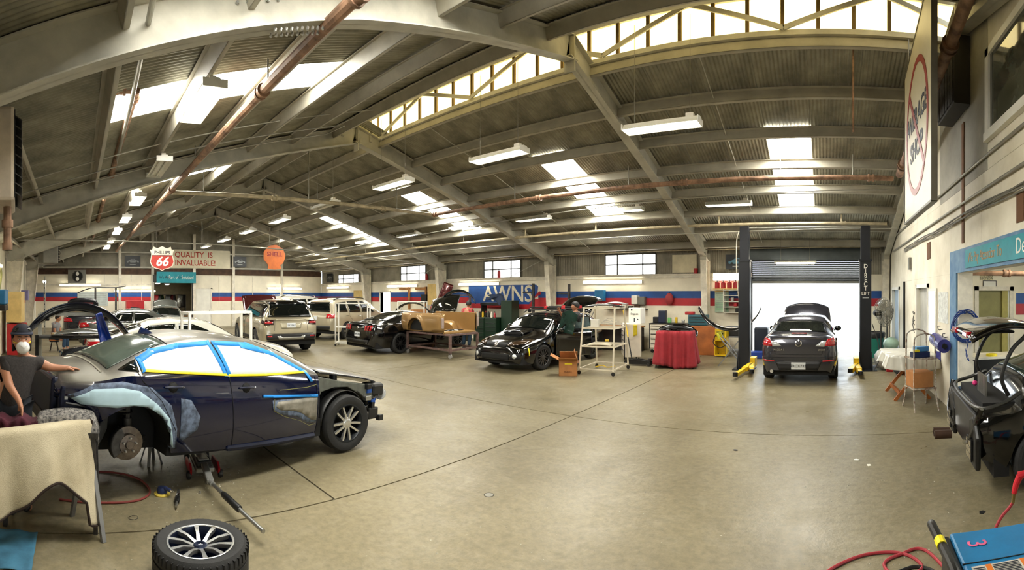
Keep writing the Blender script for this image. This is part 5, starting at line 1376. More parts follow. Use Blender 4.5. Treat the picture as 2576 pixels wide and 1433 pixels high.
BW, BL = .80, .97            # half width (y), half length (x); tail at +x
def flank(sd):
    mb = MB()
    xs_ = sorted(set(list(np.linspace(-BL, BL, 30)) + [-.28 + .36 * math.cos(PI * k / 16) for k in range(17)]))
    rows = 9
    def lowz(x): 
        d = abs(x + .28)
        return max(.03 + (.05 if x > .5 else 0), (.08 + math.sqrt(max(0, .36 ** 2 - d * d))) if d < .36 else 0)
    for x in xs_:
        for j in range(rows):
            t = j / (rows - 1); z = lowz(x) + (.60 - lowz(x)) * t
            bul = .05 * math.sin(PI * min(1, max(0, (z - .02) / .62))) ** .6 + (.035 * math.exp(-((math.hypot(x + .28, z - .08) - .40) / .06) ** 2))
            nose = -.10 * max(0, (x - .8) / .17) ** 2
            mb.v.append((x, sd * (BW + bul + nose), z))
    for i in range(len(xs_) - 1):
        for j in range(rows - 1): mb.f.append((i * rows + j, (i + 1) * rows + j, (i + 1) * rows + j + 1, i * rows + j + 1))
    return mb.build('side_panel', TAN, bed, 180, 0, .012)
for sd in (-1, 1):
    flank(sd)
    MB().grid(16, 2, lambda u, v: (-.28 + .355 * math.cos(PI * u), sd * (BW + .02 - .07 * v), .08 + .355 * math.sin(PI * u))).build('arch_lip', TAN, bed, 180)
    MB().prism(arc(-.28, .05, .36, 0, 180, 14), -.004, .004, TR(0, sd * .725, 0) @ RX(PI / 2)).build('arch_liner', DARK, bed, 0)
    MB().b(-BL, BL - .05, sd * (BW - .05) - .05, sd * (BW - .05) + .05, .585, .615).build('bed_rail', TAN, bed, 0, .012)
    mb = MB(); mb.b(-BL, BL - .05, sd * .70 - .008, sd * .70 + .008, .02, .59); mb.build('inner_panel', TAN, bed, 0)
    hump = MB(); hump.grid(14, 5, lambda u, v: (-.28 + .42 * math.cos(PI * u), sd * (.70 - .22 * v), .03 + .30 * math.sin(PI * u) * (1 - .25 * v * v))); hump.grid(14, 4, lambda u, v: (-.28 + .42 * math.cos(PI * u), sd * .48, .03 + .30 * .75 * math.sin(PI * u) * v)); hump.build('wheel_hump', TAN, bed, 60)
    MB().prism(rrect(-.045, .045, .16, .48, .03), -.03, .03, TR(BL - .02, sd * (BW - .0), 0) @ RZ(PI / 2) @ RX(PI / 2)).build('tail_lamp', mat('pinkish_lamp_lens', 'b9a49c', .12, .1, coat=.6), bed, 40, .015)
mb = MB()
mb.grid(60, 2, lambda u, v: (-BL + .02 + v * (2 * BL - .06), -.69 + 1.38 * u, .02 + .012 * (1 if (int(u * 59) // 3) % 2 else 0)))
mb.build('bed_floor', TAN, bed, 20, 0, .01)
MB().b(-BL, -BL + .03, -.72, .72, .02, .55).build('front_panel', TAN, bed, 0, .01)
MB().b(BL - .08, BL - .02, -.72, .72, -.02, .03).build('tail_sill', TAN, bed, 0, .01)
for sd in (-1, 1): MB().b(-.8, .8, sd * .45 - .04, sd * .45 + .04, -.03, .02).build('cross_member', IRON, bed, 0)
for k in range(5):
    q = MB(); q.b(-.08 - .02 * k, .08, -.05, .04 + .01 * k, 0, .02 + .01 * (k % 2)); q.xf(TR(-11.4 + .45 + .1 * (k % 3), 10.9 + .15 * k - .2, .80) @ RZ(k * 1.3))
    tag(q.build('loose_trim', [BLACK, IRON, OFFW, BLACK, IRON][k], None, 0, .006), ['black trim scrap lying on the truck bed floor near the tail', 'greasy clamp lying on the truck bed floor', 'white clip lying on the truck bed floor', 'black plastic bracket deeper on the truck bed floor', 'small iron bracket at the far side of the truck bed floor'][k], 'car part', 'loose parts in the truck bed')

# ---- generic bumper cover
def bumper(name, label, M, Wd, hgt, m, depth=.45, up=True, parent=None, n=25):
    t = thing(name, label, 'bumper', M=M)
    def fn(u, v):
        a = (u - .5) * 2
        x = Wd / 2 * math.sin(a * 1.25) / math.sin(1.25)
        y = -depth * (1 - math.cos(a * 1.25)) / (1 - math.cos(1.25))
        return (x, y - .05 * math.sin(PI * v), (v - .5) * hgt * (1 - .35 * abs(a) ** 3))
    MB().grid(n, 7, fn).build('cover', m, t, 180, 0, .012)
    MB().grid(n, 2, lambda u, v: tuple(Vector(fn(u, .5)) * .96 + Vector((0, .06, (v - .5) * hgt * .25)))).build('inner_beam', DARK, t, 180, 0, .02)
    mb = MB()
    for s in (-.62, .62):
        P = fn(.5 + s * .4, .35); MB().prism(rrect(-.09, .09, -.045, .045, .03), -.01, .02, TR(P[0], P[1] + .02, P[2]) @ RX(-PI / 2)).build('lamp_cutout', DARK, t, 0)
    return t
# ---- white A-frame rack beside the hatchback
rk = thing('parts_rack', 'white A-frame wire rack on casters holding trim pieces beside the cardboard box', 'rack', (-5.42, 10.85, 0), .12)
RACKM = mat('cream_rack_tube', 'd6cdb8', .5, var=.1)
bw, bd, tw_, td_ = .44, .62, .40, .38
cor = []
for sx in (-1, 1):
    for sy in (-1, 1):
        b0, t0 = (sx * bw, sy * bd, .1), (sx * tw_, sy * td_, 1.64)
        MB().bar(b0, t0, .035).build('post', RACKM, rk, 0)
        MB().lathe([(.045, -.015), (.05, 0), (.045, .015), (.001, .018)], 14, TR(sx * bw, sy * bd, .05) @ RX(PI / 2)).build('caster', BLACK, rk)
def lev(z): f_ = (z - .1) / 1.54; return bw + (tw_ - bw) * f_, bd + (td_ - bd) * f_
for z in (.14, .68, 1.12, 1.62):
    a, b_ = lev(z)
    for s in (-1, 1):
        MB().bar((-a, s * b_, z), (a, s * b_, z), .03).build('rail', RACKM, rk, 0); MB().bar((s * a, -b_, z), (s * a, b_, z), .03).build('rail', RACKM, rk, 0)
    if z in (.68, 1.12):
        for i in range(9):
            y = -b_ + 2 * b_ * (i + .5) / 9; MB().bar((-a, y, z), (a, y, z), .008).build('shelf_wire', RACKM, rk, 0)
def loose(name, label, cat, m, loc, size, rz=0., bev=.01, group=None):
    o = MB().b(-size[0] / 2, size[0] / 2, -size[1] / 2, size[1] / 2, 0, size[2]).xf(TR(*loc) @ RZ(rz)).build(name, m, None, 0, bev)
    return tag(o, label, cat, group)
def on_rack(x, y, z): p = rk.matrix_basis @ Vector((x, y, z)); return tuple(p)
bpy.context.view_layer.update()
def panel(name, label, cat, m, M, w_, d_, bow=.06, th=.015, group=None, taper=.15):
    mb = MB(); mb.grid(12, 9, lambda u, v: ((u - .5) * w_, (v - .5) * d_ * (1 - taper * u), bow * (1 - (2 * u - 1) ** 2) * (1 - .6 * (2 * v - 1) ** 2)))
    mb.xf(M); return tag(mb.build(name, m, None, 180, 0, th), label, cat, group)
panel('trim_panel', 'long dark trim panel lying on top of the white rack', 'car part', paint('dark_trim', '2c2d30'), TR(*on_rack(0, .0, 1.66)) @ RZ(.5), 1.0, .5)
panel('trim_panel', 'grey curved trim laid across the top of the white rack', 'car part', mat('grey_trim', '8a8a86', .4), TR(*on_rack(.25, .15, 1.71)) @ RZ(.1), .6, .3)
loose('white_carton', 'small white carton standing on the upper shelf of the white rack', 'box', WHITE, on_rack(-.2, -.15, 1.135), (.2, .12, .2), .2)
pts = [on_rack(.15 + .22 * math.sin(i * .9) * (1 - i * .02), .12 * math.cos(i * 1.7), 1.15 + .02 * (i % 5) + .12 * abs(math.sin(i * .45))) for i in range(18)]
tag(MB().tube(curve(pts, 5), .009, 6).build('wiring_bundle', mat('pale_wiring', 'cfcabd', .5)), 'tangled pale wiring harness on the upper shelf of the white rack', 'cable')
panel('paper_sheet', 'crumpled cream paper on the lower shelf of the white rack', 'paper', mat('cream_paper', 'd9cfb6', .8), TR(*on_rack(-.05, -.2, .70)) @ RZ(.3), .6, .5, .05, .006)
loose('yellow_scraper', 'small yellow scraper on the lower shelf of the white rack', 'tool', YEL, on_rack(.05, .05, .76), (.1, .06, .05), .4)
tag(MB().tube(curve([on_rack(-.1, -.4, .17), on_rack(.05, -.3, .2), on_rack(.2, -.35, .17), on_rack(.35, -.25, .19), on_rack(.25, -.05, .17)], 6), .012, 6).build('yellow_hose', YEL), 'short yellow hose lying on the base of the white rack', 'hose')
# cardboard box with open flaps
bx_ = thing('cardboard_box', 'open brown cardboard box on the floor at the foot of the white rack', 'box', (-5.98, 10.0, 0), .5)
s_ = .22
for (x0, x1, y0, y1) in ((-s_, s_, -s_, -s_ + .008), (-s_, s_, s_ - .008, s_), (-s_, -s_ + .008, -s_, s_), (s_ - .008, s_, -s_, s_)): MB().b(x0, x1, y0, y1, 0, .38).build('carton_wall', CARD, bx_, 0)
MB().b(-s_, s_, -s_, s_, 0, .008).build('carton_bottom', CARD, bx_, 0)
for a, (px, py, rz) in ((.5, (-s_, 0, PI / 2)), (1.9, (s_, 0, -PI / 2)), (2.3, (0, s_, 0)), (.35, (0, -s_, PI))):
    MB().b(-s_, s_, 0, .24, -.004, .004).xf(TR(px, py, .38) @ RZ(rz) @ RX(a)).build('flap', CARD, bx_, 0)
MB().b(-.08, .1, -.004, 0, .28, .31).xf(TR(0, -s_, 0)).build('yellow_sticker', YTAPE, bx_, 0)
text('FRAGILE', .05, mat('brown_ink', '5a3218', .8), bx_, TR(0, -s_ - .004, .1) @ RX(PI / 2), .001, 'print')

# ---- white tool chests by the wall
DK = mat('dark_drawer_pull', '26262a', .4, .3)
def chest(name, label, loc, rz, w_, d_, h_, rows, m, cast=True, group=None, top=None):
    t = thing(name, label, 'tool chest', loc, rz, group)
    z0 = .14 if cast else 0
    MB().b(-w_ / 2, w_ / 2, -d_ / 2, d_ / 2, z0, h_).build('cabinet_body', m, t, 0, .012)
    hh = (h_ - z0 - .08) / sum(rows); z = h_ - .05
    for r in rows:
        dz = hh * r
        dw = MB().b(-w_ / 2 + .03, w_ / 2 - .03, -d_ / 2 - .02, -d_ / 2, z - dz + .01, z).build('drawer', m, t, 0, .006)
        MB().b(-w_ / 2 + .05, w_ / 2 - .05, -d_ / 2 - .035, -d_ / 2 - .018, z - .03, z - .008).build('drawer_pull', DK, dw, 0)
        z -= dz
    if cast:
        for sx in (-1, 1):
            for sy in (-1, 1): MB().lathe([(.055, -.02), (.062, 0), (.055, .02), (.02, .024), (.001, .024)], 16, TR(sx * (w_ / 2 - .07), sy * (d_ / 2 - .07), .062) @ RX(PI / 2)).build('caster', BLACK, t)
        for sx in (-1, 1): MB().b(sx * w_ / 2 - .012, sx * w_ / 2 + .012, -d_ / 2 - .012, -d_ / 2 + .02, z0, h_).build('corner_trim', DK, t, 0)
    if top: MB().b(-w_ / 2 - .01, w_ / 2 + .01, -d_ / 2 - .03, d_ / 2 + .01, h_, h_ + .02).build('top_mat', top, t, 0)
    return t
CREAM = mat('cream_enamel', 'ddd6c6', .4, var=.06)
chest('roller_cabinet', 'tall white roller tool cabinet with black trim next to the white rack', (-5.62, 13.05, 0), -1.05, .68, .5, 1.1, (1, 1, 1, 1, 1.2, 1.4), CREAM)
wb_ = thing('upper_tool_box', 'white sided tool box with stickers standing on the roller cabinet', 'tool chest', (-5.5, 13.18, 1.1), -.2)
MB().b(-.22, .22, -.13, .13, 0, .46).build('box_body', WHITE, wb_, 0, .012)
text('Snap-on', .085, INK, wb_, TR(0, -.134, .28) @ RX(PI / 2), .002, 'lettering')
for x, z, r_ in ((-.1, .40, .03), (.12, .12, .022)): MB().lathe([(.001, .003), (r_, .003), (r_, 0)], 12, TR(x, -.131, z) @ RX(PI / 2)).build('sticker', INK, wb_)
MB().b(-.02, .015, -.136, -.13, .04, .16).build('sticker', INK, wb_, 0)
# yellow rag over its side, yellow and black jack handle leaning on it
tag(MB().grid(10, 8, lambda u, v: (-5.62 + .30 * u, 12.76 - .012 * math.sin(9 * u), 1.08 - .34 * v - .03 * math.sin(5 * u) * v)).build('yellow_rag', mat('yellow_cloth', 'c9b51e', .9, var=.15), None, 180, 0, .008), 'yellow rag hanging down the side of the white roller cabinet', 'rag')
jk = thing('floor_jack', 'black floor jack with yellow striped handle below the white roller cabinet', 'jack', (-5.05, 12.2, 0), .1)
MB().prism([(-.38, .04), (.38, .04), (.38, .12), (.1, .17), (-.3, .17), (-.38, .1)], -.015, .015, TR(0, -.1, 0) @ RX(PI / 2)).build('side_plate', BLACK, jk, 0, .005)
MB().prism([(-.38, .04), (.38, .04), (.38, .12), (.1, .17), (-.3, .17), (-.38, .1)], -.015, .015, TR(0, .1, 0) @ RX(PI / 2)).build('side_plate', BLACK, jk, 0, .005)
MB().bar((-.2, 0, .1), (.34, 0, .15), .12, .05).build('lift_arm', IRON, jk, 0, .01); MB().cyl((.33, 0, .15), (.33, 0, .2), .06, n=14).build('saddle', IRON, jk)
for x in (-.33, .33):
    for y in (-.13, .13): MB().lathe([(.04, -.02), (.045, 0), (.04, .02), (.001, .02)], 14, TR(x, y, .045) @ RX(PI / 2)).build('wheel', IRON, jk)
h0, h1 = Vector((-.18, 0, .14)), Vector((-.62, .55, 1.5))
MB().tube([h0, h0.lerp(h1, .45)], .018, 8).build('handle_lower', BLACK, jk); MB().tube([h0.lerp(h1, .45), h1], .02, 8).build('handle_upper', YEL, jk)
chest('wide_tool_chest', 'wide white tool chest against the wall behind the red cloth', (-5.1, 15.2, 0), 0, 1.35, .5, .98, (1, 1.4, 1.4, 1.4, 1.4), CREAM, top=BLACK)
chest('teal_drawer_box', 'small teal parts drawer box on the bench over the red cloth', (-4.15, 15.25, .95), 0, .62, .4, .34, (1, 1, 1), mat('teal_enamel', '2f6573', .45), False)
loose('wooden_workbench', 'orange stained wooden cabinet beside the yellow charger', 'cabinet', mat('orange_wood', 'a8602a', .5, var=.2), (-3.95, 15.2, 0), (.85, .55, .93), 0, .01)
# red cloth over a table with black grille parts
clo = thing('covered_table', 'small work table hidden under a long red cloth', 'table', (-4.0, 12.35, 0), .15)
MB().b(-.46, .46, -.3, .3, .93, .965).build('tabletop', PLY, clo, 0)
for sx in (-1, 1):
    for sy in (-1, 1): MB().bar((sx * .4, sy * .26, .93), (sx * .5, sy * .3, 0), .03).build('leg', IRON, clo, 0)
CLOTH = mat('red_cloth', '96272f', .95, var=.12, scale=5, bump=.2, bscale=90)
def drape(w_, d_, zt_, zlow, fold=.05, nf=9, flare=.16, seed=1, low=None):
    mb = MB(); n = 96
    per = []
    def edge(t):                                       # rounded rectangle perimeter
        pts = rrect(-w_ / 2, w_ / 2, -d_ / 2, d_ / 2, .06, 8)
        q = t * len(pts); i = int(q) % len(pts); f_ = q - int(q); a = pts[i]; b_ = pts[(i + 1) % len(pts)]
        return Vector((a[0] + (b_[0] - a[0]) * f_, a[1] + (b_[1] - a[1]) * f_))
    # equal arc-length sampling
    P = [edge(i / 400) for i in range(400)]; acc = [0]
    for i in range(400): acc.append(acc[-1] + (P[(i + 1) % 400] - P[i]).length)
    def at(s): 
        i = int(np.searchsorted(acc, s)) % 400; return P[i]
    rr_ = random.Random(seed); ph = [rr_.uniform(0, 6.28) for _ in range(4)]
    rows = [(.0, 'c'), (.5, 't'), (1, 't')] + [(v / 14, 's') for v in range(1, 15)]
    for i in range(n):
        s = acc[-1] * i / n; p = at(s); ang = math.atan2(p.y, p.x)
        nd = Vector((math.cos(ang), math.sin(ang)))
        if abs(p.x) > w_ / 2 - .05 and abs(p.y) < d_ / 2 - .05: nd = Vector((math.copysign(1, p.x), 0))
        elif abs(p.y) > d_ / 2 - .05 and abs(p.x) < w_ / 2 - .05: nd = Vector((0, math.copysign(1, p.y)))
        zl = zlow + (low(ang) if low else .05 * math.sin(2 * ang + ph[0]))
        for v, k in rows:
            if k in 'ct': q = p * (v if v else .001); mb.v.append((q.x, q.y, zt_ + .004))
            else:
                f_ = fold * v ** .8 * (math.sin(nf * 2 * PI * i / n + ph[1]) + .5 * math.sin(2.3 * nf * 2 * PI * i / n + ph[2])) + flare * v ** 1.2 * .5 + .015
                q = p + nd * f_; mb.v.append((q.x, q.y, zt_ - (zt_ - zl) * v + (0 if v > .1 else .0)))
    m_ = len(rows)
    for i in range(n):
        for j in range(m_ - 1): mb.f.append((i * m_ + j, ((i + 1) % n) * m_ + j, ((i + 1) % n) * m_ + j + 1, i * m_ + j + 1))
    return mb
o = drape(.98, .66, .97, .06, .05, 8, .2).xf(TR(-4.0, 12.35, 0) @ RZ(.15)).build('red_cloth', CLOTH, None, 180, 0, .008)
tag(o, 'long red cloth draped to the floor over a small table before the tool chests', 'cloth')
bumper('grille_assembly', 'black car grille and bumper assembly lying on the red cloth', TR(-4.0, 12.35, 1.06) @ RZ(PI + .2) @ RX(.9), 1.15, .3, paint('black_trim_gloss', '0a0a0b', .2), .25)
for k in range(6): loose('trim_stick', ['first', 'second', 'third', 'fourth', 'fifth', 'sixth'][k] + ' black trim stick from the door side of the grille pile on the red cloth', 'car part', BLACK if k % 2 else IRON, (-3.7 - .12 * k, 12.25 + .03 * (k % 3), .985 + .014 * k), (.26, .03, .012), .3 * k, .004, 'black trim sticks on the red cloth')
# curved black bumper on a sawhorse before the left lift post
sh = thing('sawhorse', 'grey folding sawhorse with yellow padded arms by the left lift post', 'sawhorse', (-2.6, 13.0, 0), .1)
for sy in (-.25, .25):
    for s in (-1, 1):
        l_ = MB().bar((-s * .34, sy * .9, 0), (s * .34, sy, .84), .03).build('leg', mat('grey_leg', '8e8f90', .4, .5), sh, 0)
        MB().bar((s * .30, sy, .74), (s * .36, sy, .90), .06).build('yellow_pad', mat('yellow_green_tape', 'd2cf2c', .6), l_, 0, .015)
for z, x in ((.42, 0),): MB().bar((0, -.25, z), (0, .25, z), .03).build('cross_bar', IRON, sh, 0)
bumper('black_bumper', 'glossy black curved bumper cover lying across the grey sawhorse', TR(-2.62, 12.98, .98) @ RX(-PI / 2 + .15), 1.75, .34, paint('black_trim_gloss', '0a0a0b', .2), .62)
# yellow welder / charger and grey utility cart
ch = thing('battery_charger', 'yellow wheeled battery charger standing next to the orange cabinet', 'charger', (-3.25, 14.75, 0), -.1)
MB().b(-.19, .19, -.16, .16, .5, .88).build('charger_body', YEL, ch, 0, .015)
MB().b(-.19, .19, .1, .16, .05, .5).build('back_plate', YEL, ch, 0)
for s in (-1, 1): MB().b(s * .19 - .012, s * .19 + .012, -.16, .16, .05, .5).build('side_frame', YEL, ch, 0)
MB().b(-.19, .19, -.16, .16, .03, .07).build('base_tray', YEL, ch, 0)
MB().b(-.13, .13, -.17, -.16, .62, .82).build('control_panel', mat('olive_panel', '8f8420', .5), ch, 0)
for x in (-.07, .0, .07): MB().lathe([(.02, 0), (.018, .03), (.001, .03)], 10, TR(x, -.17, .74) @ RX(PI / 2)).build('knob', BLACK, ch)
for s in (-1, 1): MB().lathe([(.05, -.015), (.05, .015), (.001, .015)], 14, TR(s * .16, .12, .05) @ RY(PI / 2)).build('wheel', BLACK, ch)
MB().tube(curve([(-.15, -.18, .7), (-.22, -.22, .45), (0, -.24, .3), (.2, -.2, .42), (.14, -.18, .6)], 6), .014, 6).build('charger_lead', BLACK, ch)
uc = thing('utility_cart', 'grey service cart with black shelves behind the sawhorse', 'cart', (-2.85, 15.0, 0))
for z in (.16, .6, .9): MB().b(-.3, .3, -.22, .22, z, z + .04).build('cart_shelf', mat('grey_cart', '6e6f70', .5), uc, 0, .008)
for sx in (-1, 1):
    for sy in (-1, 1):
        MB().b(sx * .28 - .02, sx * .28 + .02, sy * .2 - .02, sy * .2 + .02, .1, .94).build('post', mat('grey_cart', '6e6f70', .5), uc, 0)
        MB().lathe([(.045, -.015), (.05, 0), (.045, .015), (.001, .015)], 12, TR(sx * .28, sy * .2, .05) @ RX(PI / 2)).build('caster', BLACK, uc)
loose('black_case', 'black equipment case inside the grey service cart', 'case', BLACK, (-2.85, 15.0, .64), (.45, .34, .22), 0, .02)
loose('blue_crate', 'low blue crate on the floor behind the left lift post', 'crate', mat('blue_plastic', '1b3f9a', .5), (-2.2, 14.6, 0), (.7, .4, .2), 0, .02)
loose('black_drum', 'tall black plastic bin behind the left lift post', 'bin', mat('dark_blue_bin', '1c2533', .5), (-2.05, 15.25, 0), (.45, .45, .92), 0, .06)
# wall shelf with red cans, posters and charts
sf = thing('wire_shelf', 'white wall shelf rack beside the left lift post', 'shelf', (-3.1, YF - .18, 1.35))
for z in (0, .18, .36, .56, .74): MB().b(-.28, .42, -.14, .14, z, z + .02).build('shelf_board', WHITE, sf, 0)
for x in (-.28, .42): MB().b(x - .012, x + .012, -.14, .14, 0, .8).build('upright', WHITE, sf, 0)
for k in range(5):
    x = -3.62 + .21 * k
    t = thing('red_can', '%s red solvent can from the column on the shelf under the twin lamp' % ordn[k].replace('nearest', 'first'), 'can', (x, YF - .2, 2.16), 0, 'red cans on the shelf')
    MB().lathe([(.001, 0), (.085, 0), (.085, .2), (.07, .22), (.03, .23), (.001, .23)], 14).build('can_body', REDP, t); MB().cyl((0, 0, .23), (0, 0, .27), .022, n=8).build('cap', BLACK, t)
loose('can_shelf', 'pale wooden board carrying the red cans', 'shelf', PLY, (-3.2, YF - .16, 2.13), (1.1, .28, .03), 0, 0)
t = thing('wall_chart', 'green and white paint chart hung on the wall left of the lift', 'poster', M=on_front(-3.5, 1.72, YF - .03))
MB().b(-.24, .24, -.37, .37, 0, .01).build('chart_sheet', mat('green_white_chart', 'b9d1bd', .7), t, 0); MB().b(-.24, .24, .32, .37, .01, .02).build('chart_header', PLY, t, 0)
MB().b(-.22, .22, -.30, -.02, .01, .012).build('chart_field', mat('mint_field', '9fc9a8', .7), t, 0)
for k in range(9): MB().b(-.2, .2, .26 - .06 * k, .275 - .06 * k, .012, .014).build('chart_line', mat('grey_print', '9aa0a4', .5), t, 0)
for k, (x, z) in enumerate(((-2.95, 1.37), (-2.8, 1.37), (-3.0, 1.56), (-2.8, 1.73), (-3.1, 1.73), (-2.9, 1.92))):
    loose('shelf_item', ['black bottle at the left of the lowest white wall shelf', 'black tin at the right of the lowest white wall shelf', 'red tin on the second white wall shelf', 'black bracket at the right of the third white wall shelf', 'grey tin at the left of the third white wall shelf', 'dark carton on the upper white wall shelf'][k], 'container', [BLACK, IRON, REDP, BLACK, ALU, BLACK][k], (x, YF - .18, z), (.1, .1, .13), 0, .015)
# white board and blue car poster high on the siding
loose('white_board', 'blank cream board propped on the wall ledge between two windows', 'board', mat('stained_cream_board', 'd2c9ac', .7, var=.1), (-4.83, YF - .02, 2.72), (.88, .02, .62), 0, 0)
t = thing('red_bucket', 'small red bucket on the ledge before the blank cream board', 'bucket', (-4.42, YF - .02, 2.68)); MB().lathe([(.001, 0), (.06, 0), (.075, .18), (.07, .18), (.055, .01), (.001, .01)], 14).build('pail', REDP, t); MB().tube(arc3 if False else [(-.07, 0, .17), (-.04, 0, .22), (.04, 0, .22), (.07, 0, .17)], .005, 5).build('bail_handle', ALU, t)
for k, (x, lab) in enumerate(((-12.9, 'small red extinguisher canister before the window over the hatchback'), (-17.5, 'small red canister on the ledge right of the far window'))):
    t = thing('red_canister', lab, 'canister', (x, YF - .06, 2.68)); MB().lathe([(.001, 0), (.07, 0), (.07, .26), (.04, .3), (.001, .3)], 12).build('canister', REDP, t); MB().cyl((0, 0, .3), (0, 0, .34), .02, n=8).build('valve', BLACK, t)
def car_picture(name, label, M, w_, h_, bgm, cm, frame=None):
    t = thing(name, label, 'poster', M=M)
    MB().b(-w_ / 2, w_ / 2, -h_ / 2, h_ / 2, 0, .02).build('print', bgm, t, 0)
    s = w_ / 2
    MB().prism([(-.75 * s, -.18 * s), (-.8 * s, .02 * s), (-.45 * s, .12 * s), (-.2 * s, .3 * s), (.25 * s, .32 * s), (.42 * s, .12 * s), (.8 * s, .06 * s), (.82 * s, -.15 * s)], .02, .023, None).build('printed_car', cm, t, 0)
    for x in (-.45, .5): MB().prism(arc(x * s, -.17 * s, .13 * s, 0, 360, 13)[:-1], .023, .026).build('printed_wheel', BLACK, t, 0)
    MB().prism([(-.15 * s, .13 * s), (-.05 * s, .26 * s), (.2 * s, .26 * s), (.3 * s, .13 * s)], .023, .026).build('printed_window', bgm, t, 0)
    MB().b(-.4 * s, .4 * s, -.42 * s, -.38 * s, .02, .023).build('caption', ALU, t, 0)
    return t
car_picture('car_poster', 'dark poster of a pale blue classic car beside the left lift post', on_front(-2.98, 3.06, YF - .02), .74, .5, mat('poster_black', '101820', .4), mat('poster_blue', '5f93ad', .5))
# ================================================================== people
SKIN = mat('warm_skin', 'b07a5c', .5, var=.06, scale=10)
HAIR = mat('black_hair', '100d0c', .6, var=.3, scale=40)
def skinned(name, chains, m, parent, sub=2, extra=None):
    """chains: lists of (point, radius); equal points are welded so the limbs grow from one continuous surface"""
    bm = bmesh.new(); lay = bm.verts.layers.skin.verify(); vs = {}
    first = None
    for ch in chains:
        prev = None
        for p, r in ch:
            k = tuple(round(c_, 4) for c_ in p)
            if k not in vs:
                v = bm.verts.new(p); rr_ = (r, r) if not isinstance(r, tuple) else r
                v[lay].radius = rr_; vs[k] = v
                if first is None: first = v; v[lay].use_root = True
            v = vs[k]
            if prev is not None and prev is not v and not bm.edges.get((prev, v)): bm.edges.new((prev, v))
            prev = v
    me = bpy.data.meshes.new(name); bm.to_mesh(me); bm.free()
    o = bpy.data.objects.new(name, me); COL.objects.link(o)
    q = o.modifiers.new('skin', 'SKIN'); q.use_smooth_shade = True
    q = o.modifiers.new('sub', 'SUBSURF'); q.levels = sub; q.render_levels = sub
    bpy.context.view_layer.update()
    me2 = bpy.data.meshes.new_from_object(o.evaluated_get(bpy.context.evaluated_depsgraph_get()))
    bpy.data.objects.remove(o)
    if extra is not None:
        bm = bmesh.new(); bm.from_mesh(me2); bm.from_mesh(extra); bm.to_mesh(me2); bm.free()
    me2.materials.clear()
    return link(name, me2, m, parent, 180)
def head_mesh(M, s=1.0):
    def fn(u, v):
        a = 2 * PI * u; th = PI * v
        r = math.sin(th)
        z = -math.cos(th) * .125
        x = r * math.cos(a); y = r * math.sin(a)
        fx = .098 * (1 if x > 0 else 1.06); w_ = .076 * (1 - .18 * max(0, -z / .125) ** 1.5)
        px, py = x * fx, y * w_
        if z < -.04 and x > 0: px *= 1.03
        if x > .85 and abs(y) < .35: 
            px += .022 * math.exp(-((z + .012) / .022) ** 2) * math.exp(-(y / .16) ** 2)          # nose
            px -= .010 * math.exp(-((z - .022) / .016) ** 2)                                      # eye line
            px += .006 * math.exp(-((z + .058) / .012) ** 2)                                      # lips
            px += .006 * math.exp(-((z + .10) / .02) ** 2)
        return Vector((px, py, z)) * s
    mb = MB(); mb.grid(40, 25, fn, True)
    for sd in (-1, 1): mb.ball((-.005 * s, sd * .077 * s, -.005 * s), .03 * s, 10, (.6, .35, 1.05))
    mb.xf(M)
    return mb.mesh('head')
def hand_chains(wrist, direc, palm_n, s=1.0, curl=.4, side=1):
    """palm and five fingers; direc along the fingers, palm_n out of the palm, side = which way the thumb points"""
    d = Vector(direc).normalized(); n_ = Vector(palm_n); n_ = (n_ - d * n_.dot(d)).normalized(); a = d.cross(n_) * side
    w_ = Vector(wrist); out = []
    mid = w_ + d * .05 * s
    out.append([(w_, .024 * s), (mid, (.03 * s, .018 * s))])
    for off, ln in ((-.032, .062), (-.011, .078), (.011, .083), (.03, .075)):
        k0 = w_ + d * .092 * s + a * off * s
        p = [(mid, (.03 * s, .018 * s)), (k0, .0115 * s)]
        q = k0; dd = d.copy()
        for j, f_ in enumerate((.45, .32, .23)):
            dd = (dd + n_ * curl * (.35 + .25 * j)).normalized(); q = q + dd * ln * f_ * s; p.append((q, (.0095 - .0012 * j) * s))
        out.append(p)
    tb = w_ + d * .03 * s + a * .028 * s
    t1 = tb + (d * .6 + a * .7 + n_ * .2).normalized() * .035 * s; t2 = t1 + (d * .85 + a * .35 + n_ * .3).normalized() * .032 * s
    out.append([(mid, (.03 * s, .018 * s)), (tb, .014 * s), (t1, .0115 * s), (t2, .0095 * s)])
    return out

# ---- worker in a mask leaning on the blue sedan
wk = thing('person', 'worker in dark T-shirt, cap and white dust mask leaning on the blue sedan', 'person')
D0 = 4.42
hd = PX(55, 856, D0)
neck = PX(58, 893, D0 + .01); chst = PX(48, 925, D0 - .02); waist = PX(35, 985, D0 - .02); pel = PX(32, 1030, D0 - .02); pel.z = .93
shL, shR = PX(92, 908, D0 + .06), PX(12, 912, D0 - .06)
bpy.context.view_layer.update()
def car_hit(x, y, up):
    Mi = BLUECAR.root.matrix_world.inverted(); o = Mi @ Vector((0, 0, ZC)); d = (Mi.to_3x3() @ (PX(x, y, 1) - Vector((0, 0, ZC)))).normalized()
    h = BLUECAR.bvh.ray_cast(o, d)
    return (BLUECAR.root.matrix_world @ h[0] if h[0] else PX(x, y, 4.7)) + Vector((0, 0, up))
HW = car_hit(160, 934, .035)                                  # wrist of the resting hand
elL = shL.lerp(HW, .52) + Vector((0, 0, -.03))
elR = PX(22, 968, D0 - .16); wrR = PX(47, 1005, D0 - .28)
hipL, hipR = pel + Vector((.02, .09, -.03)), pel + Vector((0, -.09, -.03))
knL, knR = Vector((pel.x + .06, pel.y + .12, .5)), Vector((pel.x + .03, pel.y - .12, .5))
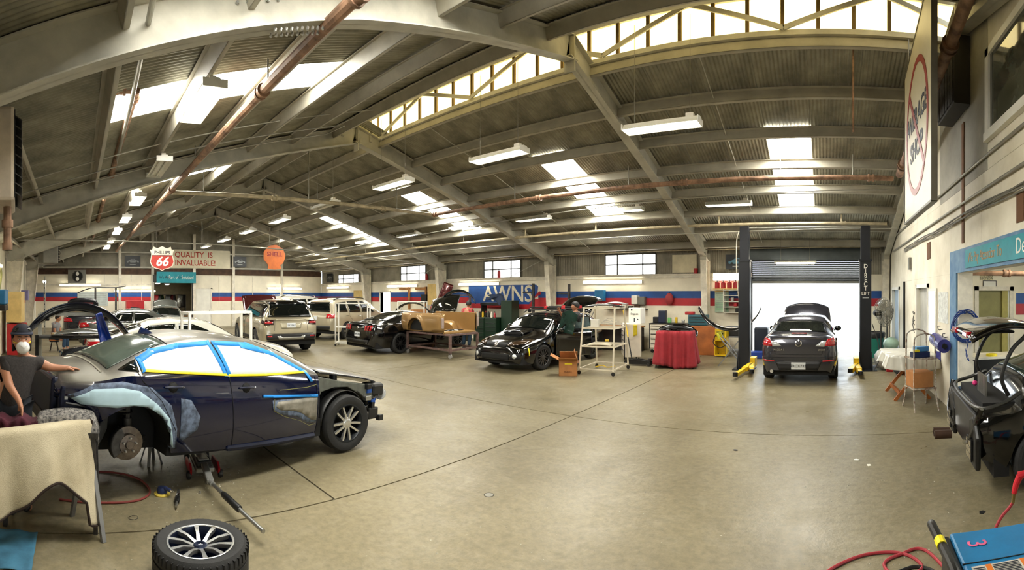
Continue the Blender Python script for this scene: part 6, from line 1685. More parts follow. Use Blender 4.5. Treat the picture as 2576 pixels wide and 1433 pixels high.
anL, anR = Vector((pel.x - .02, pel.y + .13, .09)), Vector((pel.x - .05, pel.y - .14, .09))
toe = Vector((.16, .03, -.05))
face = Vector((-hd.x, -hd.y, .1)).normalized()
Mh = TR(*hd) @ RZ(math.atan2(face.y, face.x) + .12) @ RY(-.03)
body = skinned('body', [[(pel, .14), (waist, .125), (chst, (.16, .12)), (neck, .055), (hd - Vector((0, 0, .06)), .055)],
    [(chst, (.16, .12)), (shL, .062), (elL, .043), (HW, .028)], [(chst, (.16, .12)), (shR, .062), (elR, .043), (wrR, .028)],
    [(pel, .14), (hipL, .095), (knL, .062), (anL, .042), (anL + toe, .04)], [(pel, .14), (hipR, .095), (knR, .062), (anR, .042), (anR + toe, .04)]]
    + hand_chains(HW, (car_hit(186, 930, .02) - HW), (0, 0, -1), 1.0, .25, -1) + hand_chains(wrR, (PX(55, 1032, D0 - .33) - wrR), (.2, -.9, 0), 1.0, .5, 1), SKIN, wk, 2, head_mesh(Mh))
SHIRT = mat('charcoal_tshirt', '34302f', .9, var=.25, scale=60)
skinned('shirt', [[(pel - Vector((0, 0, .06)), .165), (waist, .15), (chst, (.19, .14)), (neck - Vector((0, 0, .035)), .085)],
    [(chst, (.19, .14)), (shL, .085), (shL.lerp(elL, .62), .07)], [(chst, (.19, .14)), (shR, .085), (shR.lerp(elR, .62), .07)]], SHIRT, wk)
JEAN = mat('dark_work_trousers', '20242c', .9, var=.2, scale=30)
skinned('trousers', [[(pel - Vector((0, 0, .01)), .13), (hipL, .11), (knL, .078), (anL + Vector((0, 0, .05)), .068)], [(pel - Vector((0, 0, .01)), .13), (hipR, .11), (knR, .078), (anR + Vector((0, 0, .05)), .068)]], JEAN, wk)
for a in (anL, anR): MB().ball(a + Vector((.07, .01, -.03)), .1, 14, (1.35, .5, .55)).build('shoe', BLACK, wk)
cap = MB(); cap.grid(28, 10, lambda u, v: Vector((.112 * math.cos(2 * PI * u) * math.sin(PI / 2 * (.03 + .97 * v)), .092 * math.sin(2 * PI * u) * math.sin(PI / 2 * (.03 + .97 * v)), .068 + .085 * math.cos(PI / 2 * (.03 + .97 * v)))), True)
cap.xf(Mh).build('cap', mat('dark_blue_cap', '1b1d28', .85, var=.15), wk, 180, 0, .008)
cb = MB(); cb.tube([(.112 * math.cos(a), .093 * math.sin(a), .066) for a in np.linspace(0, 2 * PI, 25)[:-1]], .014, 6, closed=True); cb.xf(Mh).build('cap_band', mat('grey_blue_band', '3b4052', .85), wk)
hb_ = MB(); hb_.grid(24, 8, lambda u, v: Vector((-.012 - .102 * math.sin(PI * u) , .088 * math.cos(PI * u), .06 - .17 * v)) * (1.0 - .1 * v)); hb_.xf(Mh).build('hair', HAIR, wk, 180, 0, .02)
for sd in (-1, 1):
    g = MB(); g.ball((.075, sd * .042, .10), .036, 12, (.45, .95, .62)); g.xf(Mh); gg = g.build('goggle_lens', GLASS, wk)
    e = MB(); e.ball((.086, sd * .031, .018), .013, 10, (.5, 1.0, .45)); e.xf(Mh); ee = e.build('eye', mat('eye_white', 'd8d2c8', .3), wk)
    e = MB(); e.ball((.0925, sd * .031, .018), .0072, 8, (.4, .9, .8)); e.xf(Mh).build('iris', HAIR, ee)
    e = MB(); e.tube([(.089, sd * .014, .037), (.094, sd * .03, .042), (.086, sd * .05, .038)], .0045, 6); e.xf(Mh).build('eyebrow', HAIR, wk)
    st_ = MB(); st_.tube([(.07, sd * .05, -.02), (.03, sd * .078, -.01), (-.04, sd * .082, .0)], .004, 5); st_.xf(Mh).build('mask_strap', YTAPE, wk)
mk = MB(); mk.grid(28, 9, lambda u, v: Vector((.075 + .062 * math.cos(v * PI / 2) + .012 * math.cos(v * PI / 2) * (math.sin(2 * PI * u) > .5), .062 * math.cos(2 * PI * u) * math.sin(v * PI / 2), -.058 + .058 * math.sin(2 * PI * u) * math.sin(v * PI / 2))), True)
mk.xf(Mh).build('dust_mask', mat('white_dust_mask', 'eeeeea', .8), wk, 180, 0, .004)

# ---- mechanic in a red shirt behind the truck bed, glass fitter at the hatchback, seated worker far left
def simple_person(label, base, yaw, H=1.72, shirt='b3323a', trou='23374a', seat=False, lean=.0, armL=None, armR=None, hat=None):
    t = thing('person', label, 'person', base, yaw)
    s = H / 1.72; V = lambda x, y, z: Vector((x, y, z)) * s
    pz = .5 if seat else .95
    pel = V(0, 0, pz); waist = V(lean * .25, 0, pz + .17); chest = V(lean * .6, 0, pz + .38); neck = V(lean * .9 + .01, 0, pz + .55); hd = V(lean * 1.15 + .03, 0, pz + .66)
    out = []
    kn = {1: V(.45, .12, .5) if seat else V(.04, .1, .52), -1: V(.45, -.12, .5) if seat else V(.03, -.11, .52)}
    an = {1: V(.45, .12, .09) if seat else V(-.02, .12, .09), -1: V(.42, -.13, .09) if seat else V(-.05, -.14, .09)}
    ch = [[(pel, .14), (waist, .12), (chest, (.16, .115)), (neck, .052), (hd - V(0, 0, .05), .052)]]
    sh_ = [[(pel + V(0, 0, .02), .155), (waist, .14), (chest, (.185, .135)), (neck - V(0, 0, .035), .08)]]
    tr_ = []
    for sd, arm in ((1, armL), (-1, armR)):
        shd = chest + V(0, sd * .19, .07)
        el, wr_ = arm if arm else (shd + V(.06, sd * .05, -.28), shd + V(.2, sd * .0, -.45))
        el, wr_ = Vector(el), Vector(wr_)
        ch.append([(chest, (.16, .115)), (shd, .06), (el, .042), (wr_, .028)])
        ch += hand_chains(wr_, wr_ - el, (0, -sd, -.2), s, .35, sd)
        sh_.append([(chest, (.185, .135)), (shd, .08), (shd.lerp(el, .6), .066)])
        hip = pel + V(0, sd * .09, -.03)
        ch.append([(pel, .14), (hip, .09), (kn[sd], .06), (an[sd], .042), (an[sd] + V(.15, 0, -.05), .038)])
        tr_.append([(pel + V(0, 0, .03), .155), (hip, .108), (kn[sd], .076), (an[sd] + V(0, 0, .04), .066)])
    M = TR(*hd)
    skinned('body', ch, SKIN, t, 1, head_mesh(M, s))
    skinned('shirt', sh_, mat('shirt_' + shirt, shirt, .9, var=.12), t, 1); skinned('trousers', tr_, mat('trousers_' + trou, trou, .9, var=.12), t, 1)
    MB().grid(22, 9, lambda u, v: Vector((-.012 + .108 * math.cos(2 * PI * u) * math.sin(PI * .62 * (.02 + v)) - .01 * v, .088 * math.sin(2 * PI * u) * math.sin(PI * .62 * (.02 + v)), .015 + .122 * math.cos(PI * .62 * (.02 + v)) + .09 * max(0, math.cos(2 * PI * u)) * v * v)) * s, True).xf(M).build('hair', HAIR, t, 180, 0, .01)
    for sd in (-1, 1): MB().ball(an[sd] + V(.06, 0, -.04), .1 * s, 12, (1.3, .5, .5)).build('shoe', BLACK, t)
    return t
simple_person('mechanic in a red shirt and jeans standing behind the tan truck bed', (-11.65, 12.45, 0), 1.75, 1.72, 'b83340', '23374a', lean=.12)
simple_person('fitter in dark clothes holding a pane beside the open door of the black hatchback', (-6.6, 11.45, 0), PI + .9, 1.74, '26282a', '1d2026', armL=((.22, .22, 1.15), (.38, .1, 1.05)), armR=((.3, -.3, 1.35), (.42, -.18, 1.5)))
tag(MB().prism([(-.35, -.28), (.3, -.33), (.36, .2), (.0, .33), (-.3, .25)], -.004, .004, TR(-6.62, 11.05, 1.22) @ RZ(-.35) @ RX(PI / 2 - .25)).build('glass_pane', mat('green_tinted_pane', '22352e', .04, var=.2), None, 0), 'green tinted loose window pane held up by the fitter', 'glass')
st = simple_person('worker in grey shirt and jeans seated by the far left wall', (-16.6, -.75, 0), 1.2, 1.7, '77777a', '25405c', True, .12)
sl = thing('work_stool', 'round brown stool under the seated worker', 'stool', (-16.62, -.75, 0))
MB().cyl((0, 0, .36), (0, 0, .40), .18, n=18).build('seat', CARD, sl)
for k in range(4): a = PI / 4 + k * PI / 2; MB().bar((.1 * math.cos(a), .1 * math.sin(a), .37), (.2 * math.cos(a), .2 * math.sin(a), 0), .025).build('leg', IRON, sl, 0)
# ================================================================== foreground left
# work stand with beige blanket
BLANKET = mat('beige_moving_blanket', 'c9bfa4', .95, var=.12, scale=3, col2='a89c80', bump=.4, bscale=120)
BHEM = mat('dark_hem', '2e211b', .95)
A = Vector((-4.02, .16, 0)); B_ = Vector((-3.5, -.78, 0))
stn = thing('work_stand', 'grey metal work stand under the beige blanket', 'stand', A.lerp(B_, .5), math.atan2((B_ - A).y, (B_ - A).x))
Ls = (B_ - A).length
for s in (-1, 1):
    MB().bar((s * Ls * .43, .0, .86), (s * Ls * .43, .26, 0), .035).build('leg', mat('grey_leg', '8e8f90', .4, .5), stn, 0)
    MB().bar((s * Ls * .43, .0, .86), (s * Ls * .43, -.26, 0), .035).build('leg', mat('grey_leg', '8e8f90', .4, .5), stn, 0)
MB().bar((-Ls / 2, 0, .87), (Ls / 2, 0, .87), .07).build('top_rail', IRON, stn, 0, .01)
ux = (B_ - A).normalized(); nx_ = Vector((-ux.y, ux.x, 0))
if nx_.x < 0: nx_ = -nx_
def blank(u, v):                                        # u along the rail, v over it from the far side to the near hem
    p = A + ux * .06 + ux * (u * (Ls + .75))
    s = (v - .3) * 1.05
    tw = math.sin(u * 11.5) * .03 + math.sin(u * 27) * .014 + math.sin(u * 61) * .004
    if s < -.05: q = p - nx_ * (.06 + .05 * abs(s)) ; z = .9 + (s + .05) * .95
    elif s < .05: q = p + nx_ * s * 1.2; z = .915 - 3 * s * s
    else:
        hem = .50 + .10 * math.sin(u * 5.3 - .9) - .16 * math.exp(-((u - .02) / .05) ** 2) + .1 * math.exp(-((u - .23) / .1) ** 2) * -1
        k = (s - .05) / .685
        dep = .18 + .34 * (1 - math.exp(-((u - .22) / .12) ** 2) * .75) + (.16 if u < .08 else 0)
        q = p + nx_ * (.06 + .10 * k + tw * k * 2.2); z = .9 - k * (dep + .12)
    if u < .03: q = q + ux * .0
    return (q.x, q.y, z)
bl_ = thing('blanket', 'beige moving blanket with dark hem draped over the work stand', 'blanket')
MB().grid(70, 34, blank).build('blanket_cloth', BLANKET, bl_, 180, 0, .012)
MB().tube([Vector(blank(i / 60, 1.0)) for i in range(61)], .012, 6).build('hem', BHEM, bl_)
MB().tube([Vector(blank(0.0, .3 + .7 * i / 30)) for i in range(31)], .01, 6).build('hem', BHEM, bl_)
# grey fuzzy blanket and maroon cloth behind it, on a stool
FUZZ = mat('grey_fuzzy_blanket', '8d8983', .95, var=.4, scale=40, cont=2, col2='3d3c3d', bump=.5, bscale=150)
sx_ = thing('trestle', 'dark trestle table between the worker and the beige blanket', 'table', (-4.05, -.2, 0), 1.45)
MB().b(-.40, .40, -.12, .12, .78, .82).build('tabletop', IRON, sx_, 0)
for s in (-1, 1):
    for q in (-1, 1): MB().bar((s * .36, q * .1, .78), (s * .38, q * .11, 0), .035).build('leg', IRON, sx_, 0)
def fz(u, v):
    a = (u - .5) * 2; b_ = (v - .5) * 2
    h_ = .10 + .06 * math.cos(a * 1.3) * math.cos(b_ * 1.2) + .012 * math.sin(v * 22 + u * 5) - .9 * max(0, abs(b_) - .8) ** 1.2 - .8 * max(0, abs(a) - .85) ** 1.2
    return (-4.08 + .17 * b_ , -.08 + .27 * a, .80 + h_)
tag(MB().grid(36, 36, fz).build('grey_blanket', FUZZ, None, 180, 0, .01), 'grey speckled fleece blanket heaped on the trestle table', 'blanket')
def mr_(u, v):
    a = (u - .5) * 2; s = v * 1.0
    x = -4.02 + .05 * math.sin(u * 26) * min(1, s * 2); 
    return (x + (.0 if s < .3 else .02), -.56 + .2 * a, .955 - (0 if s < .25 else (s - .25) * .36) - .03 * a * a)
tag(MB().grid(44, 14, lambda u, v: (-4.14 + (.2 * min(v / .3, 1)) + .014 * math.sin(u * 28) * min(1, v * 2.5), -.50 + .19 * (2 * u - 1), .90 + .02 * math.sin(u * 13) - .40 * max(0, v - .3))).build('maroon_cloth', mat('maroon_towel', '4a1526', .95, var=.2, scale=12, bump=.3, bscale=90), None, 180, 0, .012), 'maroon towel bunched under the hand of the masked worker', 'cloth')
# pale blue sheet on the floor
p = FL(14, 1300)
tag(MB().grid(20, 20, lambda u, v: (-3.62 + .55 * (u - .5), -.62 + .62 * (v - .5), .008 + .012 * math.sin(7 * u + 3 * v) ** 2 + .006 * math.sin(19 * v))).build('blue_sheet', mat('pale_blue_sheet', '3f7795', .8, var=.2, scale=8), None, 180, 0, .004), 'pale blue plastic sheet on the floor below the beige blanket', 'sheet')
# loose alloy wheel on the floor
lw = thing('alloy_wheel', 'alloy wheel with tyre lying flat on the concrete in the foreground', 'wheel', (-3.2, .855, .125), .2)
R_, RR_ = .335, .232; H_ = .125
T = MB(); T.lathe([(RR_ - .012, -H_ * .9), (RR_ + .02, -H_), ((R_ + RR_) / 2, -H_ * 1.0), (R_ - .018, -H_ * .95), (R_ - .004, -H_ * .78), (R_, -H_ * .45), (R_, -H_ * .38), (R_ - .009, -H_ * .36), (R_ - .009, -H_ * .26), (R_, -H_ * .24), (R_, H_ * .24), (R_ - .009, H_ * .26), (R_ - .009, H_ * .36), (R_, H_ * .38), (R_, H_ * .45), (R_ - .004, H_ * .78), (R_ - .018, H_ * .93), ((R_ + RR_) / 2 + .02, H_ * 1.04), ((R_ + RR_) / 2, H_ * 1.05), (RR_ + .018, H_ * 1.0), (RR_ - .008, H_ * .92)], 72)
ty = T.build('tyre', RUBBER, lw)
for k in range(48):
    a = 2 * PI * k / 48
    MB().b(R_ - .03, R_ + .002, -.004, .004, H_ * .5, H_ * .92).xf(RZ(a)).build('tread_groove', DARK, ty, 0)
MACH = mat('machined_alloy', 'd3d3d0', .25, .8); DAL = mat('dark_blue_alloy', '1d2740', .35, .6)
rm_ = MB(); rm_.lathe([(RR_ + .006, H_ * .95), (RR_ - .008, H_ * .98), (RR_ - .014, H_ * .9), (RR_ - .03, H_ * .2), (RR_ - .03, -H_ * .8), (.05, -H_ * .6), (.001, -H_ * .6)], 64); rm_.build('rim_barrel', DAL, lw)
rl = MB(); rl.lathe([(RR_ + .004, H_ * .985), (RR_ - .002, H_ * 1.0), (RR_ - .010, H_ * .985), (RR_ - .012, H_ * .93)], 64); rl.build('rim_lip', MACH, lw)
for k in range(5):
    for s in (-1, 1):
        a = 2 * PI * k / 5 + s * .30
        P0 = Vector((.042 * math.cos(2 * PI * k / 5 + s * .42), .042 * math.sin(2 * PI * k / 5 + s * .42), H_ * .72)); P1 = Vector(((RR_ - .008) * math.cos(a), (RR_ - .008) * math.sin(a), H_ * .93))
        t_ = (P1 - P0).normalized(); w0, w1 = .0145, .017
        nn = Vector((-t_.y, t_.x, 0)).normalized()
        sp_ = MB(); k0 = 0
        mid = P0.lerp(P1, .5) + Vector((0, 0, .012))
        prof = [(P0, w0), (mid, .011), (P1, w1)]
        for P, w_ in prof:
            for e, dz in ((-w_, 0), (w_, 0), (w_ * .9, -.028), (-w_ * .9, -.028)): q = P + nn * e; sp_.v.append((q.x, q.y, q.z + dz))
        for i in range(2):
            for j in range(4): sp_.f.append((i * 4 + j, i * 4 + (j + 1) % 4, (i + 1) * 4 + (j + 1) % 4, (i + 1) * 4 + j))
        sp_.build('spoke', MACH, lw, 30)
hb2 = MB(); hb2.lathe([(.05, H_ * .45), (.052, H_ * .72), (.042, H_ * .8), (.03, H_ * .8), (.028, H_ * .74), (.001, H_ * .74)], 28); hbo = hb2.build('hub', DAL, lw)
for k in range(5): a = 2 * PI * k / 5 + .63; MB().lathe([(.001, .0), (.009, 0), (.009, .008), (.001, .008)], 10, TR(.062 * math.cos(a), .062 * math.sin(a), H_ * .55)).build('bolt_hole', DARK, hbo)
mb = MB(); mb.tube([(-.012, .012, 0), (0, -.014, 0), (.012, .012, 0)], .003, 5); mb.xf(TR(0, 0, H_ * .755)).build('emblem', CHROME, hbo)
# trolley jack under the sill
p0 = FL(492, 1152); p1 = FL(523, 1222)
dj = (p1 - p0).normalized(); ang = math.atan2(dj.y, dj.x)
tj = thing('trolley_jack', 'grey and red trolley jack with long handle under the blue sedan', 'jack', (p0 + p1) / 2, ang)
GJ = mat('grey_jack_steel', '9a9a96', .4, .5, var=.12)
MB().b(-.36, .26, -.10, .10, .075, .125).build('jack_frame', GJ, tj, 0, .012)
MB().bar((-.3, 0, .1), (.18, 0, .16), .12, .07).build('lift_arm', GJ, tj, 0, .012)
MB().cyl((-.34, 0, .13), (-.34, 0, .22), .055, n=16).build('saddle', IRON, tj)
for s in (-1, 1):
    MB().prism([(-.16, .05), (.24, .05), (.27, .11), (.18, .16), (-.12, .13)], -.012, .012, TR(0, s * .15, 0) @ RX(PI / 2)).build('red_side_arm', REDP, tj, 0, .006)
    MB().lathe([(.04, -.022), (.047, 0), (.04, .022), (.015, .026), (.001, .026)], 16, TR(.22, s * .17, .047) @ RX(PI / 2)).build('caster', IRON, tj)
    MB().lathe([(.05, -.022), (.056, 0), (.05, .022), (.015, .026), (.001, .026)], 16, TR(-.34, s * .12, .056) @ RX(PI / 2)).build('front_wheel', IRON, tj)
MB().b(.05, .22, -.08, .08, .12, .18).build('pump_body', IRON, tj, 0, .012)
hA = tj.matrix_basis.inverted() @ FL(530, 1212, .14); hB = tj.matrix_basis.inverted() @ FL(663, 1336, .12)
hA = Vector(hA); hB = Vector(hB)
MB().tube([hA, hB], .017, 12).build('handle_tube', ALU, tj)
MB().tube([hA.lerp(hB, .27), hA.lerp(hB, .3), hA.lerp(hB, .58), hA.lerp(hB, .6)], [.022, .029, .031, .028], 12).build('foam_grip', BLACK, tj)
MB().tube([hA - (hB - hA) * .04, hA + (hB - hA) * .05], .028, 12).build('handle_socket', GJ, tj)
MB().bar((.12, 0, .15), hA, .07, .05).build('handle_fork', GJ, tj, 0, .01)
for k, (x, y) in enumerate(((-.05, .03), (.1, -.04))): MB().b(x - .05, x + .05, y - .03, y + .03, .126, .128).build('label', mat('pink_label', 'b8706c', .6), tj, 0)
# jack stand
js = thing('axle_stand', 'grey axle stand under the sill behind the brake disc', 'stand', FL(380, 1165), .4)
for a in range(4):
    q = PI / 4 + a * PI / 2; MB().bar((.045 * math.cos(q), .045 * math.sin(q), .26), (.13 * math.cos(q), .13 * math.sin(q), 0), .035, .012).build('leg', mat('grey_stand', '7c7b76', .5, .4), js, 0)
MB().b(-.035, .035, -.035, .035, .18, .38).build('ratchet_post', mat('grey_stand', '7c7b76', .5, .4), js, 0, .006); MB().b(-.06, .06, -.03, .03, .37, .40).build('saddle', IRON, js, 0, .008)
# impact gun and sander
ig = thing('air_hammer', 'black and chrome air hammer lying on the floor between sander and jack', 'tool', FL(446, 1262), math.atan2((FL(452, 1222) - FL(440, 1296)).y, (FL(452, 1222) - FL(440, 1296)).x))
T2 = lambda pr, m, nm: MB().lathe(pr, 18, TR(0, 0, .032) @ RY(PI / 2)).build(nm, m, ig)
T2([(.001, -.17), (.011, -.17), (.011, -.06), (.001, -.06)], ALU, 'chisel'); T2([(.001, -.07), (.02, -.07), (.026, -.05), (.026, .02), (.02, .03), (.001, .03)], BLACK, 'barrel'); T2([(.001, .02), (.02, .02), (.022, .09), (.017, .11), (.001, .11)], CHROME, 'cylinder'); T2([(.001, .1), (.013, .1), (.013, .19), (.001, .19)], IRON, 'grip')
MB().b(.09, .13, -.012, .012, .045, .06).build('trigger', IRON, ig, 0, .005)
sd_ = thing('sander', 'blue orbital sander on a yellow pad on the dusty floor', 'tool', FL(408, 1243), .6)
MB().lathe([(.001, 0), (.078, 0), (.08, .012), (.05, .02), (.001, .02)], 28).build('sanding_pad', mat('yellow_pad', 'c9b24a', .8), sd_)
MB().lathe([(.05, .02), (.052, .05), (.04, .075), (.001, .08)], 20).build('sander_body', mat('blue_sander', '1d2b55', .5), sd_); MB().tube([(0, 0, .06), (.05, 0, .075), (.11, 0, .07)], .018, 8).build('handle', mat('blue_sander', '1d2b55', .5), sd_); MB().cyl((.1, 0, .07), (.14, 0, .07), .01, n=8).build('air_inlet', CHROME, sd_)
nt_ = thing('wheel_nut', 'single wheel nut on the floor near the trolley jack', 'nut', FL(503, 1240)); MB().lathe([(.006, 0), (.012, 0), (.012, .02), (.006, .02), (.006, 0)], 6).build('nut', ALU, nt_)
# red air hose
HOSE = mat('red_air_hose', '8c3b36', .6, var=.15)
pts = [FL(x, y, .012) for x, y in ((160, 1200), (230, 1186), (300, 1190), (350, 1205), (377, 1232), (362, 1252), (320, 1262), (260, 1264), (205, 1262), (150, 1255))]
hs = thing('air_hose', 'red air hose looped on the floor before the jacked sedan', 'hose')
MB().tube(curve(pts, 8), .011, 8).build('hose_line', HOSE, hs); MB().cyl(pts[0], pts[0] + Vector((-.05, -.02, 0)), .013, n=8).build('fitting', ALU, hs)
tag(MB().tube([FL(x, y, .004) for x, y in ((325, 1300), (333, 1296), (345, 1297), (347, 1303), (338, 1307), (326, 1305), (322, 1301))], .002, 5).build('wire_ring', IRON), 'small bent wire ring on the concrete', 'wire')
d_ = thing('floor_drain', 'small round grey cover let into the middle of the floor', 'drain', FL(1230, 1244, .001)); MB().lathe([(.001, .002), (.04, .002), (.043, 0)], 24).build('drain_cover', mat('grey_cover', '8a877c', .5, .4), d_); MB().lathe([(.043, 0), (.05, .001), (.052, -.002)], 24).build('drain_rim', JOINT, d_)
# ---- bumper on an aluminium stand behind the sedan
PST = mat('pale_steel_tube', 'b7b7ae', .4, .4)
pr = thing('bumper_stand', 'pale metal stand carrying the big dark blue bumper cover', 'stand', (-8.9, -.05, 0), PI / 2)
for x in (-.62, .62):
    MB().b(x - .035, x + .035, -.03, .03, 0, 1.6).build('post', PST, pr, 0); MB().b(x - .03, x + .03, -.4, .4, 0, .05).build('foot', PST, pr, 0)
MB().b(-.62, .62, -.025, .025, 1.56, 1.62).build('cross_bar', PST, pr, 0)
MB().b(-.62, .5, -.3, .1, 1.16, 1.2).build('tray', mat('dark_tray', '30302f', .5), pr, 0, .01)
MB().b(-.70, -.64, -.09, -.03, 0, 1.2).build('black_post', BLACK, pr, 0)
bumper('bumper_cover', 'big dark blue bumper cover arched over the pale metal stand', TR(-8.85, .02, 1.72) @ RZ(PI / 2) @ RX(PI / 2 - .45), 1.95, .42, paint('dark_navy_gloss', '0a0f22', .15), .72)
panel('fender_panel', 'deep blue front wing panel hanging from the pale bumper stand', 'car part', paint('deep_blue_gloss', '0b2a78', .15), TR(*PX(262, 836, 8.3)) @ RZ(.25) @ RX(.32) @ RY(-PI / 2 + .1), .72, .26, .1, .015, None, .55)
panel('boot_lid', 'grey boot lid lying on the tray of the pale bumper stand', 'car part', SILV, TR(-8.7, .12, 1.24) @ RZ(PI / 2 + .1), 1.1, .5, .09)
panel('front_grille_cover', 'dark nose panel with badge resting low beside the pale bumper stand', 'car part', paint('dark_trim', '2c2d30'), TR(-8.2, .22, .93) @ RZ(PI / 2 + .05) @ RX(.2), 1.0, .45, .12)
ns = thing('low_stand', 'black low stand under the dark nose panel', 'stand', (-8.2, .22, 0), 1.6)
for s in (-.35, .35): MB().b(s - .02, s + .02, -.02, .02, 0, .92).build('post', BLACK, ns, 0); MB().b(s - .02, s + .02, -.2, .2, 0, .03).build('foot', BLACK, ns, 0)
MB().b(-.36, .36, -.02, .02, .89, .92).build('bar', BLACK, ns, 0)
# white square frames
def frame_stand(label, loc, rz, w_, d_, h_):
    t = thing('frame_rack', label, 'rack', loc, rz)
    for sx in (-1, 1):
        for sy in (-1, 1):
            MB().b(sx * w_ / 2 - .022, sx * w_ / 2 + .022, sy * d_ / 2 - .022, sy * d_ / 2 + .022, .08, h_).build('post', WHITE, t, 0)
            MB().lathe([(.035, -.012), (.04, 0), (.035, .012), (.001, .012)], 12, TR(sx * w_ / 2, sy * d_ / 2, .04) @ RX(PI / 2)).build('caster', BLACK, t)
    for z in (.12, .72, h_):
        for s in (-1, 1):
            MB().b(-w_ / 2, w_ / 2, s * d_ / 2 - .022, s * d_ / 2 + .022, z - .022, z + .022).build('rail', WHITE, t, 0)
            MB().b(s * w_ / 2 - .022, s * w_ / 2 + .022, -d_ / 2, d_ / 2, z - .022, z + .022).build('rail', WHITE, t, 0)
    return t
q = FL(550, 905)
frame_stand('white square tube rack standing behind the roof of the blue sedan', (-8.55, 2.6, 0), PI / 2 + .15, 1.25, .38, 1.62)
frame_stand('white square tube rack beside the pale SUV rear wheel', (-15.25, 10.0, 0), .75, 1.25, .45, 1.62)
frame_stand('white square tube rack carrying the black bumper near the bright doorway', (-15.5, 13.2, 0), .6, 1.15, .5, 1.66)
bumper('black_front_bumper', 'black bumper cover arched over a white rack near the bright doorway', TR(-15.5, 13.2, 1.62) @ RZ(.6) @ RX(PI / 2 - .12), 1.7, .34, paint('black_trim_gloss', '0a0a0b', .2), .6)
# ================================================================== right side
# prohibition sign hanging beside the right wall
BOARD = mat('cream_sign_board', 'd8d0b4', .45, var=.06, scale=1.5)
sg_ = thing('average_shop_sign', 'large cream board crossed with a red ring hanging beside the right wall', 'sign', M=on_right(6.6, 4.25, 1.27))
SW, SH_ = .98, 1.16
MB().prism([(-SW, -SH_), (SW, -SH_), (SW, SH_ + .5), (-SW, SH_)], -.05, 0).build('board', BOARD, sg_, 0, .01)
for (a, b_) in (((-SW, -SH_), (SW, -SH_)), ((SW, -SH_), (SW, SH_ + .5)), ((SW, SH_ + .5), (-SW, SH_)), ((-SW, SH_), (-SW, -SH_))): MB().bar((*a, -.03), (*b_, -.03), .03, .08, (0, 0, 1)).build('edge_strip', mat('grey_edge', '6c675a', .5), sg_, 0)
RINGM = mat('sign_red', '9c2f22', .5)
mb = MB(); mb.grid(64, 2, lambda u, v: ((.80 - .09 * v) * math.cos(2 * PI * u), .06 + (.95 - .09 * v) * math.sin(2 * PI * u), .004), True); mb.build('red_ring', RINGM, sg_, 0, 0, .004)
MB().bar((-.56, .72, .006), (.56, -.6, .006), .085, .004).build('red_bar', RINGM, sg_, 0)
text('AVERAGE', .38, INK, sg_, TR(0, .2, .003), .002, 'lettering', .9, bold=.01); text('SHOP', .38, INK, sg_, TR(0, -.24, .003), .002, 'lettering', .95, bold=.01)
for x in (-.8, .8): MB().tube([(x, SH_ - .02, -.03), (x, SH_ + .62, -.03)], .008, 6).build('hanger', WIRE, sg_)
# teal slogan board on the lintel
tl = thing('detail_sign', 'teal slogan board on the blue lintel over the annex opening', 'sign', M=on_right(4.9, 2.48, XR - .035))
TEAL = mat('teal_sign_paint', '1e93a3', .5, var=.1)
MB().b(-1.92, 1.9, -.135, .135, 0, .012).build('board', TEAL, tl, 0)
GOLD = mat('tan_lettering', 'b58a52', .5)
text('We Pay Attention To', .2, GOLD, tl, TR(-1.78, 0, .013), .002, 'lettering', .78, 'LEFT'); text('Detail', .25, WHITE, tl, TR(.02, .0, .013), .002, 'lettering', .9, 'LEFT')
# blue hose coil on the jamb
hc = thing('hose_coil', 'coil of blue air hose hung on the opening jamb', 'hose', (XR + .1, AY1 - .06, 1.45))
BH = mat('blue_air_hose', '123a86', .4)
pts = []
for i in range(150):
    a = 2 * PI * i / 25; r_ = .21 + .025 * math.sin(i * .61); pts.append((r_ * math.cos(a), -.02 - .012 * (i // 25) + .008 * math.sin(i), r_ * 1.15 * math.sin(a)))
MB().tube(pts, .008, 6).build('coil', BH, hc)
MB().tube(curve([(.05, -.05, -.2), (.0, -.06, -.45), (.05, -.06, -.55), (-.02, -.06, -.35)], 8), .007, 6).build('loose_end', BH, hc)
MB().cyl((0, .03, .2), (0, -.1, .22), .012, n=8).build('hook', IRON, hc)
# purple film roll, notices, mirror, wall hooks, vent boxes
rl = thing('film_roll', 'roll of violet masking film hung low on the cream wall', 'roll', (XR - .16, 7.95, 1.1))
MB().cyl((0, -.30, 0), (0, .35, .06), .115, n=24).build('film', mat('violet_film', '4b4a8c', .25, var=.15), rl); MB().cyl((0, -.34, 0), (0, -.298, 0), .045, n=16).build('core', DARK, rl)
MB().grid(10, 8, lambda u, v: (-.06 + .02 * math.sin(9 * u), -.3 + .45 * u, -.1 - .16 * v * (1 - .5 * u))).build('film_tail', mat('violet_film', '4b4a8c', .25), rl, 180, 0, .004)
def wall_sheet(name, label, y, z, w_, h_, m, cat='notice', th=.012):
    return tag(MB().b(XR - th, XR - .001, y - w_ / 2, y + w_ / 2, z - h_ / 2, z + h_ / 2).build(name, m, None, 0, 0), label, cat)
t = thing('wall_mirror', 'tall white framed mirror board on the cream wall before the grey door', 'mirror', (XR, 9.15, 1.55))
MB().b(-.03, -.002, -.34, .34, -.52, .52).build('frame', WHITE, t, 0); MB().b(-.034, -.03, -.29, .29, -.47, .47).build('glass', mat('silvery_mirror', 'c2c6c2', .08, .6), t, 0)
wall_sheet('paper_notice', 'faded papers pinned on the cream wall right of the mirror', 8.35, 1.72, .7, .55, mat('faded_paper', 'd9dcd8', .8, var=.2, scale=14))
wall_sheet('paper_notice', 'small white notice pinned above the violet film roll', 7.68, 1.12, .14, .42, WHITE)
